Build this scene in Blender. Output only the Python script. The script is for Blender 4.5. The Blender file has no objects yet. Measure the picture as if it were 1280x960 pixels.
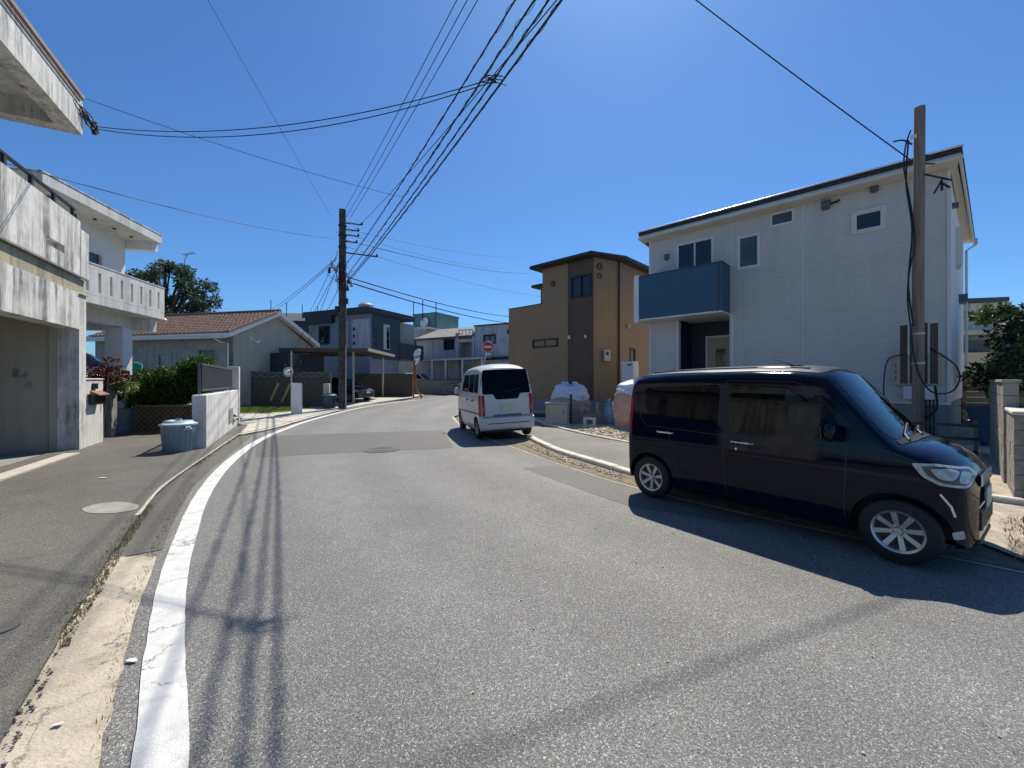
import bpy, bmesh, math, random
import numpy as np
from mathutils import Vector, Matrix
random.seed(11)
RNG = np.random.default_rng(5)
SC = bpy.context.scene
COL = SC.collection
R = math.radians

# ------------------------------------------------------------------ camera
cam_data = bpy.data.cameras.new('camera')
cam_data.sensor_width = 36.0
cam_data.lens = 36.0 * 510 / 1280
cam_data.shift_y = -4 / 1280
cam_data.clip_start = 0.05
cam_data.clip_end = 2000
cam = bpy.data.objects.new('camera', cam_data)
cam.location = (0, 0, 1.6)
cam.rotation_euler = (R(90), 0, 0)
COL.objects.link(cam)
SC.camera = cam

# ------------------------------------------------------------------ light
SUN_AZ, SUN_EL = 17.0, 56.0          # degrees to the right of +Y, above horizon
world = bpy.data.worlds.new('World')
SC.world = world
world.use_nodes = True
wn = world.node_tree
wn.nodes.clear()
sky = wn.nodes.new('ShaderNodeTexSky')
sky.sky_type = 'NISHITA'
sky.sun_disc = False
sky.sun_elevation = R(SUN_EL)
sky.sun_rotation = R(SUN_AZ)
sky.altitude = 0
sky.air_density = 1.0
sky.dust_density = 0.42
sky.ozone_density = 4.0
bg = wn.nodes.new('ShaderNodeBackground')
bg.inputs['Strength'].default_value = 0.102
wo = wn.nodes.new('ShaderNodeOutputWorld')
tint = wn.nodes.new('ShaderNodeMix'); tint.data_type = 'RGBA'; tint.blend_type = 'MULTIPLY'
tint.inputs[0].default_value = 1.0; tint.inputs[7].default_value = (.47, .76, 1.04, 1)
wn.links.new(sky.outputs[0], tint.inputs[6])
wn.links.new(tint.outputs[2], bg.inputs[0])
wn.links.new(bg.outputs[0], wo.inputs[0])
sd = bpy.data.lights.new('sun', 'SUN')
sd.energy = 5.0
sd.angle = R(0.53)
sd.color = (1.0, 0.93, 0.81)
sun = bpy.data.objects.new('sun', sd)
_d = Vector((math.cos(R(SUN_EL)) * math.sin(R(SUN_AZ)), math.cos(R(SUN_EL)) * math.cos(R(SUN_AZ)), math.sin(R(SUN_EL))))
sun.rotation_euler = _d.to_track_quat('Z', 'Y').to_euler()
sun.location = (0, 0, 30)
COL.objects.link(sun)
SC.view_settings.view_transform = 'Standard'
SC.view_settings.look = 'None'
SC.view_settings.exposure = 0.25
SC.view_settings.gamma = 1.0
SC.view_settings.use_curve_mapping = False
SC.cycles.max_bounces = 6
SC.cycles.transparent_max_bounces = 8

# ------------------------------------------------------------------ terrain profile and survey helpers
def gz(y):
    return 0.025 * (min(max(y, 14.0), 45.0) - 14.0)

FPX, HZ, EYE = 510.0, 476.0, 1.6
def G(px, py):
    """ground point surveyed from the photograph"""
    Y = 5.0
    for _ in range(60):
        Y = 0.5 * Y + 0.5 * (EYE - gz(Y)) * FPX / (py - HZ)
    return ((px - 640) * Y / FPX, Y)

def W(px, py, Y):
    return Vector(((px - 640) * Y / FPX, Y, EYE - (py - HZ) * Y / FPX))

# ------------------------------------------------------------------ mesh builder
class MB:
    def __init__(s):
        s.v = []; s.f = []; s.m = []
    def add(s, vs, fs, mi=0):
        b = len(s.v)
        s.v.extend([tuple(p) for p in vs])
        for f in fs:
            s.f.append(tuple(i + b for i in f)); s.m.append(mi)
        return s
    def quad(s, a, b, c, d, mi=0):
        return s.add([a, b, c, d], [(0, 1, 2, 3)], mi)
    def box(s, x0, y0, z0, x1, y1, z1, mi=0, M=None):
        if x0 > x1: x0, x1 = x1, x0
        if y0 > y1: y0, y1 = y1, y0
        if z0 > z1: z0, z1 = z1, z0
        vs = [(x0,y0,z0),(x1,y0,z0),(x1,y1,z0),(x0,y1,z0),(x0,y0,z1),(x1,y0,z1),(x1,y1,z1),(x0,y1,z1)]
        if M is not None: vs = [M @ Vector(p) for p in vs]
        return s.add(vs, [(3,2,1,0),(4,5,6,7),(0,1,5,4),(1,2,6,5),(2,3,7,6),(3,0,4,7)], mi)
    def prism(s, poly, z0, z1, mi=0):
        n = len(poly)
        vs = [(p[0], p[1], z0) for p in poly] + [(p[0], p[1], z1) for p in poly]
        fs = [tuple(range(n - 1, -1, -1)), tuple(range(n, 2 * n))]
        fs += [(i, (i + 1) % n, n + (i + 1) % n, n + i) for i in range(n)]
        return s.add(vs, fs, mi)
    def extrude(s, poly, vec, mi=0):
        """closed solid from a 3-D polygon moved along vec"""
        n = len(poly); vec = Vector(vec)
        vs = [Vector(p) for p in poly] + [Vector(p) + vec for p in poly]
        fs = [tuple(range(n - 1, -1, -1)), tuple(range(n, 2 * n))]
        fs += [(i, (i + 1) % n, n + (i + 1) % n, n + i) for i in range(n)]
        return s.add(vs, fs, mi)
    def tube(s, pts, r, n=8, mi=0, cap=True):
        pts = [Vector(p) for p in pts]; k = len(pts)
        rs = r if isinstance(r, (list, tuple)) else [r] * k
        ref = None; rings = []
        for i, p in enumerate(pts):
            t = (pts[min(i + 1, k - 1)] - pts[max(i - 1, 0)])
            if t.length < 1e-9: t = Vector((0, 0, 1))
            t.normalize()
            if ref is None:
                ref = Vector((0, 0, 1)) if abs(t.z) < .9 else Vector((1, 0, 0))
            a = (ref - t * ref.dot(t)).normalized(); ref = a
            b = t.cross(a)
            rings.append([p + (a * math.cos(2*math.pi*j/n) + b * math.sin(2*math.pi*j/n)) * rs[i] for j in range(n)])
        vs = [q for rg in rings for q in rg]; fs = []
        for i in range(k - 1):
            for j in range(n):
                fs.append((i*n+j, i*n+(j+1) % n, (i+1)*n+(j+1) % n, (i+1)*n+j))
        if cap:
            fs.append(tuple(range(n - 1, -1, -1))); fs.append(tuple((k-1)*n + j for j in range(n)))
        return s.add(vs, fs, mi)
    def lathe(s, prof, n=24, mi=0, M=None, cap=True):
        vs = []; fs = []; k = len(prof)
        for (r, z) in prof:
            for j in range(n):
                a = 2 * math.pi * j / n
                vs.append(Vector((r * math.cos(a), r * math.sin(a), z)))
        if M is not None: vs = [M @ p for p in vs]
        for i in range(k - 1):
            for j in range(n):
                fs.append((i*n+j, i*n+(j+1) % n, (i+1)*n+(j+1) % n, (i+1)*n+j))
        if cap:
            fs.append(tuple(range(n - 1, -1, -1))); fs.append(tuple((k-1)*n + j for j in range(n)))
        return s.add(vs, fs, mi)
    def wall(s, x0, x1, z0, z1, y0, y1, holes=(), mi=0):
        """slab in the x-z plane between y0 (front) and y1 with rectangular openings"""
        xs = sorted(set([x0, x1] + [min(max(h[i], x0), x1) for h in holes for i in (0, 1)]))
        zs = sorted(set([z0, z1] + [min(max(h[i], z0), z1) for h in holes for i in (2, 3)]))
        def solid(i, j):
            if i < 0 or j < 0 or i >= len(xs) - 1 or j >= len(zs) - 1: return False
            cx = .5 * (xs[i] + xs[i+1]); cz = .5 * (zs[j] + zs[j+1])
            return not any(h[0] < cx < h[1] and h[2] < cz < h[3] for h in holes)
        for i in range(len(xs) - 1):
            for j in range(len(zs) - 1):
                if not solid(i, j): continue
                a, b, c, d = xs[i], xs[i+1], zs[j], zs[j+1]
                s.quad((a,y0,c),(b,y0,c),(b,y0,d),(a,y0,d), mi)
                s.quad((b,y1,c),(a,y1,c),(a,y1,d),(b,y1,d), mi)
                if not solid(i-1, j): s.quad((a,y1,c),(a,y0,c),(a,y0,d),(a,y1,d), mi)
                if not solid(i+1, j): s.quad((b,y0,c),(b,y1,c),(b,y1,d),(b,y0,d), mi)
                if not solid(i, j-1): s.quad((a,y1,c),(b,y1,c),(b,y0,c),(a,y0,c), mi)
                if not solid(i, j+1): s.quad((a,y0,d),(b,y0,d),(b,y1,d),(a,y1,d), mi)
        return s
    def build(s, name, mat, parent=None, smooth=False, bev=0, loc=None, rz=None, kind=None, seg=1, weld=False):
        me = bpy.data.meshes.new(name)
        me.from_pydata(s.v, [], s.f)
        if smooth or weld:
            bm = bmesh.new(); bm.from_mesh(me)
            bmesh.ops.remove_doubles(bm, verts=bm.verts, dist=1e-5)
            bm.to_mesh(me); bm.free()
        mats = mat if isinstance(mat, (list, tuple)) else [mat]
        for m in mats: me.materials.append(m)
        if len(mats) > 1 and len(me.polygons) == len(s.m):
            me.polygons.foreach_set('material_index', s.m)
        return link(name, me, parent, smooth, bev, loc, rz, kind, seg)

def link(name, me, parent=None, smooth=False, bev=0, loc=None, rz=None, kind=None, seg=1):
    if smooth:
        me.polygons.foreach_set('use_smooth', [True] * len(me.polygons))
        try: me.set_sharp_from_angle(angle=R(smooth if smooth > 1 else 40))
        except Exception: pass
    me.update()
    o = bpy.data.objects.new(name, me)
    COL.objects.link(o)
    if parent is not None: o.parent = parent
    if loc is not None: o.location = loc
    if rz is not None: o.rotation_euler = (0, 0, rz)
    if bev:
        b = o.modifiers.new('bevel', 'BEVEL'); b.width = bev; b.segments = seg; b.limit_method = 'ANGLE'; b.angle_limit = R(50)
    if kind: o['kind'] = kind
    return o

def tag(o, label, cat, group=None):
    o['label'] = label; o['category'] = cat
    if group: o['group'] = group
    return o

def thing(name, label, cat, loc=(0, 0, 0), rz=0.0, group=None, rot=None):
    o = bpy.data.objects.new(name, None)
    o.empty_display_size = .2
    COL.objects.link(o)
    o.location = loc
    o.rotation_euler = rot if rot is not None else (0, 0, rz)
    return tag(o, label, cat, group)

def struct(o):
    o['kind'] = 'structure'
    return o

def copy_tree(o, parent=None):
    c = o.copy(); COL.objects.link(c)
    if parent is not None: c.parent = parent
    for ch in list(o.children): copy_tree(ch, c)
    return c

def crv(pts, n=8):
    P = [Vector(p) for p in pts]; out = []
    for i in range(len(P) - 1):
        p0 = P[max(i-1, 0)]; p1 = P[i]; p2 = P[i+1]; p3 = P[min(i+2, len(P)-1)]
        for k in range(n):
            t = k / n
            out.append(.5 * ((2*p1) + (p2-p0)*t + (2*p0-5*p1+4*p2-p3)*t*t + (3*p1-p0-3*p2+p3)*t**3))
    out.append(P[-1]); return out

def offset(pts, d):
    """polyline moved sideways (positive = to the right of its direction)"""
    out = []
    for i, p in enumerate(pts):
        t = pts[min(i+1, len(pts)-1)] - pts[max(i-1, 0)]
        t = Vector((t.x, t.y)).normalized()
        out.append(Vector((p.x + t.y * d, p.y - t.x * d)))
    return out

# ------------------------------------------------------------------ materials
def _nt(name):
    m = bpy.data.materials.new(name); m.use_nodes = True
    nt = m.node_tree
    b = nt.nodes['Principled BSDF']
    return m, nt, b

def _n(nt, typ, **kw):
    n = nt.nodes.new(typ)
    for k, v in kw.items(): setattr(n, k, v)
    return n

def _tex(nt, typ, vec, **inp):
    n = nt.nodes.new(typ)
    nt.links.new(vec, n.inputs['Vector'])
    for k, v in inp.items(): n.inputs[k].default_value = v
    return n

def _map(nt, vec, scale=(1, 1, 1), loc=(0, 0, 0)):
    n = nt.nodes.new('ShaderNodeMapping')
    n.inputs['Scale'].default_value = scale
    n.inputs['Location'].default_value = loc
    nt.links.new(vec, n.inputs['Vector'])
    return n.outputs[0]

def _ramp(nt, val, a, b, c0=(0, 0, 0), c1=(1, 1, 1)):
    n = nt.nodes.new('ShaderNodeValToRGB')
    n.color_ramp.elements[0].position = a; n.color_ramp.elements[1].position = b
    n.color_ramp.elements[0].color = (*c0, 1); n.color_ramp.elements[1].color = (*c1, 1)
    nt.links.new(val, n.inputs[0])
    return n.outputs[0]

def _mix(nt, fac, a, b, mode='MIX'):
    n = nt.nodes.new('ShaderNodeMix'); n.data_type = 'RGBA'; n.blend_type = mode
    for sock, v in ((n.inputs[0], fac), (n.inputs[6], a), (n.inputs[7], b)):
        if isinstance(v, bpy.types.NodeSocket): nt.links.new(v, sock)
        elif isinstance(v, (tuple, list)): sock.default_value = (*v[:3], 1)
        else: sock.default_value = v
    return n.outputs[2]

def _math(nt, op, a, b=0.0):
    n = nt.nodes.new('ShaderNodeMath'); n.operation = op
    for sock, v in ((n.inputs[0], a), (n.inputs[1], b)):
        if isinstance(v, bpy.types.NodeSocket): nt.links.new(v, sock)
        else: sock.default_value = v
    return n.outputs[0]

def _bump(nt, b, h, strength=.3, dist=.01, prev=None):
    n = nt.nodes.new('ShaderNodeBump')
    n.inputs['Strength'].default_value = strength; n.inputs['Distance'].default_value = dist
    nt.links.new(h, n.inputs['Height'])
    if prev is not None: nt.links.new(prev, n.inputs['Normal'])
    nt.links.new(n.outputs[0], b.inputs['Normal'])
    return n.outputs[0]

def M(name, col, rough=.7, metal=0.0, var=.12, vs=2.0, bump=.0, bs=60.0, coat=0.0, spec=.5, streak=0.0, scol=(.05, .05, .045), grime=0.0, crack=0.0):
    m, nt, b = _nt(name)
    tc = _n(nt, 'ShaderNodeTexCoord').outputs['Object']
    c = tuple(col)
    out = None
    if var > 0:
        n1 = _tex(nt, 'ShaderNodeTexNoise', tc, Scale=vs, Detail=6.0, Roughness=.65)
        lo = tuple(max(0, x * (1 - var)) for x in c); hi = tuple(min(1, x * (1 + var)) for x in c)
        out = _ramp(nt, n1.outputs[0], .3, .7, lo, hi)
    if streak > 0:
        nw = _tex(nt, 'ShaderNodeTexNoise', tc, Scale=1.6, Detail=4.0)
        sw_ = _n(nt, 'ShaderNodeVectorMath', operation='SCALE'); sw_.inputs['Scale'].default_value = .16
        av_ = _n(nt, 'ShaderNodeVectorMath', operation='ADD')
        nt.links.new(nw.outputs[1], sw_.inputs[0]); nt.links.new(tc, av_.inputs[0]); nt.links.new(sw_.outputs[0], av_.inputs[1])
        ms = _map(nt, av_.outputs[0], (3.6, 3.6, .20))
        n2 = _tex(nt, 'ShaderNodeTexNoise', ms, Scale=1.3, Detail=8.0, Roughness=.7)
        n3 = _tex(nt, 'ShaderNodeTexNoise', tc, Scale=1.1, Detail=3.0)
        f = _math(nt, 'MULTIPLY', _ramp(nt, n2.outputs[0], .44, .60), _ramp(nt, n3.outputs[0], .30, .55))
        m4 = _map(nt, tc, (13.0, 13.0, .55))
        n5 = _tex(nt, 'ShaderNodeTexNoise', m4, Scale=1.3, Detail=6.0, Roughness=.7)
        f2 = _math(nt, 'MULTIPLY', _ramp(nt, n5.outputs[0], .50, .62), _ramp(nt, nw.outputs[0], .45, .62))
        f = _math(nt, 'MAXIMUM', f, _math(nt, 'MULTIPLY', f2, .8))
        f = _math(nt, 'MULTIPLY', f, streak)
        out = _mix(nt, f, out if out is not None else c, scol)
    if grime > 0:
        n4 = _tex(nt, 'ShaderNodeTexNoise', tc, Scale=7.0, Detail=9.0, Roughness=.75)
        f = _math(nt, 'MULTIPLY', _ramp(nt, n4.outputs[0], .5, .72), grime)
        out = _mix(nt, f, out if out is not None else c, scol)
    if crack > 0:
        wn_ = _tex(nt, 'ShaderNodeTexNoise', tc, Scale=4.0, Detail=7.0, Roughness=.7)
        s2 = _n(nt, 'ShaderNodeVectorMath', operation='SCALE'); s2.inputs['Scale'].default_value = .30
        a2 = _n(nt, 'ShaderNodeVectorMath', operation='ADD')
        nt.links.new(wn_.outputs[1], s2.inputs[0]); nt.links.new(tc, a2.inputs[0]); nt.links.new(s2.outputs[0], a2.inputs[1])
        ve = _n(nt, 'ShaderNodeTexVoronoi', feature='DISTANCE_TO_EDGE'); ve.inputs['Scale'].default_value = 1.5
        nt.links.new(a2.outputs[0], ve.inputs['Vector'])
        ln_ = _ramp(nt, ve.outputs['Distance'], .003, .012, (1, 1, 1), (0, 0, 0))
        mk_ = _ramp(nt, wn_.outputs[0], .46, .54)
        out = _mix(nt, _math(nt, 'MULTIPLY', _math(nt, 'MULTIPLY', ln_, mk_), crack), out if out is not None else c, (.06, .055, .05))
    if out is None: b.inputs['Base Color'].default_value = (*c, 1)
    else: nt.links.new(out, b.inputs['Base Color'])
    b.inputs['Roughness'].default_value = rough
    b.inputs['Metallic'].default_value = metal
    b.inputs['Specular IOR Level'].default_value = spec
    b.inputs['Coat Weight'].default_value = coat
    b.inputs['Coat Roughness'].default_value = .03
    if bump > 0:
        nb = _tex(nt, 'ShaderNodeTexNoise', tc, Scale=bs, Detail=5.0, Roughness=.6)
        _bump(nt, b, nb.outputs[0], bump, .02)
    return m

def M_siding(name, col, pitch, rough=.65, var=.06, depth=.5):
    m, nt, b = _nt(name)
    tc = _n(nt, 'ShaderNodeTexCoord').outputs['Object']
    sx = _n(nt, 'ShaderNodeSeparateXYZ'); nt.links.new(tc, sx.inputs[0])
    fr = _math(nt, 'FRACT', _math(nt, 'MULTIPLY', sx.outputs[2], 1.0 / pitch))
    groove = _ramp(nt, fr, 0.0, .22)
    n1 = _tex(nt, 'ShaderNodeTexNoise', tc, Scale=.9, Detail=5.0)
    lo = tuple(x * (1 - var) for x in col); hi = tuple(x * (1 + var) for x in col)
    base = _ramp(nt, n1.outputs[0], .3, .7, lo, hi)
    nf = _tex(nt, 'ShaderNodeTexNoise', _map(nt, tc, (8, 8, 60)), Scale=1.0, Detail=4.0)
    base = _mix(nt, .12, base, nf.outputs[0], 'MULTIPLY')
    st = _tex(nt, 'ShaderNodeTexNoise', _map(nt, tc, (5, 5, .22)), Scale=1.2, Detail=7.0, Roughness=.7)
    base = _mix(nt, .16, base, _ramp(nt, st.outputs[0], .35, .62, (.55, .54, .52), (1, 1, 1)), 'MULTIPLY')
    base = _mix(nt, _math(nt, 'MULTIPLY', _math(nt, 'SUBTRACT', 1.0, groove), .45), base, tuple(x * .35 for x in col))
    nt.links.new(base, b.inputs['Base Color'])
    b.inputs['Roughness'].default_value = rough
    _bump(nt, b, _math(nt, 'ADD', groove, _math(nt, 'MULTIPLY', nf.outputs[0], .25)), depth, .012)
    return m

def M_asphalt(name, dark, light, stone, thr=.60, sc=90.0, patch=.35, brown=(.16, .13, .09), bamt=.25, crack=.5, track=None):
    m, nt, b = _nt(name)
    tc = _n(nt, 'ShaderNodeTexCoord').outputs['Object']
    n1 = _tex(nt, 'ShaderNodeTexNoise', tc, Scale=.45, Detail=8.0, Roughness=.62)
    n2 = _tex(nt, 'ShaderNodeTexNoise', tc, Scale=70.0, Detail=4.0, Roughness=.8)
    n3 = _tex(nt, 'ShaderNodeTexNoise', tc, Scale=3.2, Detail=6.0, Roughness=.65)
    base = _ramp(nt, n2.outputs[0], .36, .64, dark, light)
    wob = _tex(nt, 'ShaderNodeTexNoise', tc, Scale=sc * .8, Detail=2.0)
    vv = _n(nt, 'ShaderNodeVectorMath', operation='ADD')
    sc_ = _n(nt, 'ShaderNodeVectorMath', operation='SCALE'); sc_.inputs['Scale'].default_value = .010
    nt.links.new(wob.outputs[1], sc_.inputs[0]); nt.links.new(tc, vv.inputs[0]); nt.links.new(sc_.outputs[0], vv.inputs[1])
    hs = []; col = base
    for k, (s, t, amt) in enumerate(((sc, thr, .75), (sc * 1.9, thr - .08, .6), (sc * .62, .94, .8))):
        v = _tex(nt, 'ShaderNodeTexVoronoi', vv.outputs[0], Scale=s, Randomness=1.0)
        sep = _n(nt, 'ShaderNodeSeparateColor'); nt.links.new(v.outputs['Color'], sep.inputs[0])
        on = _ramp(nt, sep.outputs[0], t, min(.99, t + .12))
        core = _ramp(nt, v.outputs['Distance'], .22, .52, (1, 1, 1), (0, 0, 0))
        shade = _mix(nt, sep.outputs[1], tuple(x * .5 for x in stone), stone)
        col = _mix(nt, _math(nt, 'MULTIPLY', _math(nt, 'MULTIPLY', on, core), amt), col, shade)
        hs.append(v.outputs['Distance'])
    # slow changes of tone, wear and stains
    col = _mix(nt, patch, col, _ramp(nt, n1.outputs[0], .32, .68, (.55, .55, .55), (1.25, 1.25, 1.22)), 'MULTIPLY')
    col = _mix(nt, patch * .6, col, _ramp(nt, n3.outputs[0], .3, .7, (.72, .72, .72), (1.15, 1.15, 1.14)), 'MULTIPLY')
    if track:
        cx_, cy_, r0_ = track
        sx = _n(nt, 'ShaderNodeSeparateXYZ'); nt.links.new(tc, sx.inputs[0])
        dx_ = _math(nt, 'SUBTRACT', sx.outputs[0], cx_); dy_ = _math(nt, 'SUBTRACT', sx.outputs[1], cy_)
        rr_ = _math(nt, 'SQRT', _math(nt, 'ADD', _math(nt, 'MULTIPLY', dx_, dx_), _math(nt, 'MULTIPLY', dy_, dy_)))
        wv = _math(nt, 'SINE', _math(nt, 'ADD', _math(nt, 'MULTIPLY', _math(nt, 'SUBTRACT', rr_, r0_), 4.0), _math(nt, 'MULTIPLY', n1.outputs[0], 3.0)))
        col = _mix(nt, .55, col, _ramp(nt, _math(nt, 'ADD', _math(nt, 'MULTIPLY', wv, .35), _math(nt, 'MULTIPLY', n3.outputs[0], .8)), .05, .85, (.78, .78, .78), (1.12, 1.12, 1.12)), 'MULTIPLY')
    nb_ = _tex(nt, 'ShaderNodeTexNoise', tc, Scale=1.7, Detail=8.0, Roughness=.7)
    col = _mix(nt, _math(nt, 'MULTIPLY', _ramp(nt, nb_.outputs[0], .52, .75), bamt), col, brown)
    sp = _tex(nt, 'ShaderNodeTexVoronoi', tc, Scale=.55, Randomness=1.0)
    spn = _math(nt, 'ADD', sp.outputs['Distance'], _math(nt, 'MULTIPLY', n3.outputs[0], .12))
    spk = _ramp(nt, spn, .09, .16, (1, 1, 1), (0, 0, 0))
    col = _mix(nt, _math(nt, 'MULTIPLY', spk, .38), col, tuple(x * .45 for x in dark))
    if crack > 0:
        wn_ = _tex(nt, 'ShaderNodeTexNoise', tc, Scale=2.6, Detail=7.0, Roughness=.7)
        s2 = _n(nt, 'ShaderNodeVectorMath', operation='SCALE'); s2.inputs['Scale'].default_value = .55
        a2 = _n(nt, 'ShaderNodeVectorMath', operation='ADD')
        nt.links.new(wn_.outputs[1], s2.inputs[0]); nt.links.new(tc, a2.inputs[0]); nt.links.new(s2.outputs[0], a2.inputs[1])
        ve = _n(nt, 'ShaderNodeTexVoronoi', feature='DISTANCE_TO_EDGE'); ve.inputs['Scale'].default_value = .42
        nt.links.new(a2.outputs[0], ve.inputs['Vector'])
        line_ = _ramp(nt, ve.outputs['Distance'], .0012, .0045, (1, 1, 1), (0, 0, 0))
        msk = _ramp(nt, n1.outputs[0], .50, .58)
        ck = _math(nt, 'MULTIPLY', _math(nt, 'MULTIPLY', line_, msk), crack)
        col = _mix(nt, ck, col, (.025, .024, .022))
    nt.links.new(col, b.inputs['Base Color'])
    b.inputs['Roughness'].default_value = .66
    b.inputs['Specular IOR Level'].default_value = .55
    h = _math(nt, 'ADD', _math(nt, 'MULTIPLY', hs[0], -.7), n2.outputs[0])
    _bump(nt, b, h, .6, .009)
    return m

def M_leaf(name, dark, light, trans=.3, hue=None):
    m, nt, b = _nt(name)
    gm = _n(nt, 'ShaderNodeNewGeometry')
    rnd = gm.outputs['Random Per Island']
    c = _ramp(nt, rnd, .05, .95, dark, light)
    if hue is not None:
        c = _mix(nt, _ramp(nt, rnd, .80, .84), c, hue)
    nt.links.new(c, b.inputs['Base Color'])
    b.inputs['Roughness'].default_value = .5
    b.inputs['Specular IOR Level'].default_value = .4
    tr = _n(nt, 'ShaderNodeBsdfTranslucent'); nt.links.new(c, tr.inputs[0])
    mx = _n(nt, 'ShaderNodeMixShader'); mx.inputs[0].default_value = trans
    nt.links.new(b.outputs[0], mx.inputs[1]); nt.links.new(tr.outputs[0], mx.inputs[2])
    nt.links.new(mx.outputs[0], nt.nodes['Material Output'].inputs[0])
    return m

def M_glass(name, col=(.012, .018, .028), rough=.04, spec=.6, bumpy=True):
    m, nt, b = _nt(name)
    tc = _n(nt, 'ShaderNodeTexCoord').outputs['Object']
    n1 = _tex(nt, 'ShaderNodeTexNoise', tc, Scale=.8, Detail=2.0)
    nt.links.new(_ramp(nt, n1.outputs[0], .35, .65, tuple(x * .7 for x in col), tuple(x * 1.3 for x in col)), b.inputs['Base Color'])
    b.inputs['Roughness'].default_value = rough
    b.inputs['Specular IOR Level'].default_value = spec
    if bumpy: _bump(nt, b, n1.outputs[0], .02, .02)
    return m

def M_wood(name, a, bcol, sc=6.0):
    m, nt, b = _nt(name)
    tc = _n(nt, 'ShaderNodeTexCoord').outputs['Object']
    mp = _map(nt, tc, (sc * 3, sc * 3, sc * .12))
    n1 = _tex(nt, 'ShaderNodeTexNoise', mp, Scale=1.5, Detail=9.0, Roughness=.7)
    nt.links.new(_ramp(nt, n1.outputs[0], .3, .7, a, bcol), b.inputs['Base Color'])
    b.inputs['Roughness'].default_value = .8
    _bump(nt, b, n1.outputs[0], .4, .01)
    return m

mt = {}
TRACK = (20.77, 20.68, 29.23)
mt['asphalt'] = M_asphalt('road_asphalt', (.045, .044, .041), (.214, .212, .203), (.75, .73, .69), .60, 112, bamt=.08, track=TRACK)
mt['asphalt_patch'] = M_asphalt('patched_asphalt', (.065, .063, .058), (.145, .14, .13), (.30, .29, .26), .70, 110, bamt=.12, crack=.3)
mt['asphalt_old'] = M_asphalt('worn_asphalt', (.055, .052, .045), (.155, .148, .13), (.34, .32, .27), .70, 95, patch=.75, bamt=.28, crack=.8)
mt['asphalt_walk'] = M_asphalt('sidewalk_asphalt', (.075, .072, .066), (.19, .183, .166), (.40, .38, .33), .72, 100, patch=1.0, bamt=.4, brown=(.24, .205, .15))
mt['dirt'] = M('dirt', (.21, .17, .115), .95, var=.45, vs=9, bump=.8, bs=45)
mt['lot'] = M('lot_soil', (.42, .36, .27), .95, var=.35, vs=5, bump=.8, bs=50)
mt['field'] = M('field_ground', (.16, .15, .12), .95, var=.3, vs=.6, bump=.4, bs=20)
mt['line'] = M('road_paint', (.64, .64, .62), .75, var=.12, vs=5, bump=.45, bs=130, grime=.5, scol=(.26, .25, .24), crack=.75)
mt['cream'] = M('gutter_concrete', (.475, .425, .325), .9, var=.30, vs=2.2, bump=.6, bs=70, grime=.75, scol=(.25, .2, .12), crack=.7)
mt['kerb'] = M('kerb_concrete', (.62, .58, .49), .88, var=.14, vs=6, bump=.3, bs=70, grime=.35, scol=(.3, .26, .2))
mt['pave'] = M('pavement_concrete', (.48, .45, .38), .9, var=.18, vs=2, bump=.35, bs=60, grime=.35, scol=(.22, .2, .16))
mt['stain'] = M('stained_white_wall', (.72, .705, .65), .85, var=.12, vs=3, bump=.25, bs=40, streak=.85, scol=(.085, .085, .08), grime=.25)
mt['stain2'] = M('weathered_white_wall', (.68, .67, .635), .85, var=.10, vs=3, bump=.2, bs=40, streak=.4, scol=(.2, .2, .19), grime=.15)
mt['white'] = M('white_paint', (.72, .72, .70), .7, var=.06, vs=3, bump=.1, bs=50)
mt['beige'] = M('beige_wall', (.46, .43, .35), .85, var=.08, vs=1.2, bump=.2, bs=60, streak=.2, scol=(.2, .18, .14))
mt['ygrey'] = M('ochre_band', (.42, .38, .26), .85, var=.12, vs=3, bump=.2, bs=60, streak=.6, scol=(.12, .11, .08))
mt['greyconc'] = M('grey_concrete', (.28, .28, .27), .9, var=.2, vs=4, bump=.35, bs=50, streak=.4, scol=(.1, .1, .09))
mt['block'] = M('block_concrete', (.25, .235, .205), .92, var=.3, vs=5, bump=.5, bs=60, grime=.4, scol=(.09, .085, .07))
mt['blockpale'] = M('pale_block_concrete', (.29, .275, .24), .92, var=.3, vs=5, bump=.5, bs=60, grime=.55, scol=(.12, .11, .09))
mt['blockdark'] = M('dark_block_concrete', (.085, .08, .07), .92, var=.3, vs=4, bump=.5, bs=60, grime=.3, scol=(.03, .03, .03))
mt['found'] = M('foundation_mortar', (.24, .24, .235), .9, var=.08, vs=2, bump=.2, bs=60)
mt['sid_white'] = M_siding('white_siding', (.60, .595, .575), .062, depth=.8)
mt['sid_tan'] = M_siding('tan_siding', (.33, .225, .13), .085)
mt['sid_brown'] = M_siding('brown_siding', (.115, .072, .048), .085, depth=.2)
mt['blue'] = M('navy_panel', (.030, .098, .165), .6, var=.05, vs=3)
mt['navy'] = M('dark_navy_wall', (.012, .018, .04), .6, var=.05)
mt['trim'] = M('cream_trim', (.61, .585, .53), .5, var=.05)
mt['frame_w'] = M('white_sash', (.62, .62, .60), .4, var=.03)
mt['frame_b'] = M('black_sash', (.012, .012, .013), .4, var=.05)
mt['frame_g'] = M('grey_sash', (.2, .2, .2), .4, var=.05)
mt['glass'] = M_glass('window_glass')
mt['glass_g'] = M_glass('frosted_glass', (.055, .085, .10), .18, .5)
mt['glass_pale'] = M_glass('pale_glass', (.16, .19, .19), .15, .5)
mt['carglass'] = M_glass('tinted_glass', (.0015, .002, .004), .03, .12, False)
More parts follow.
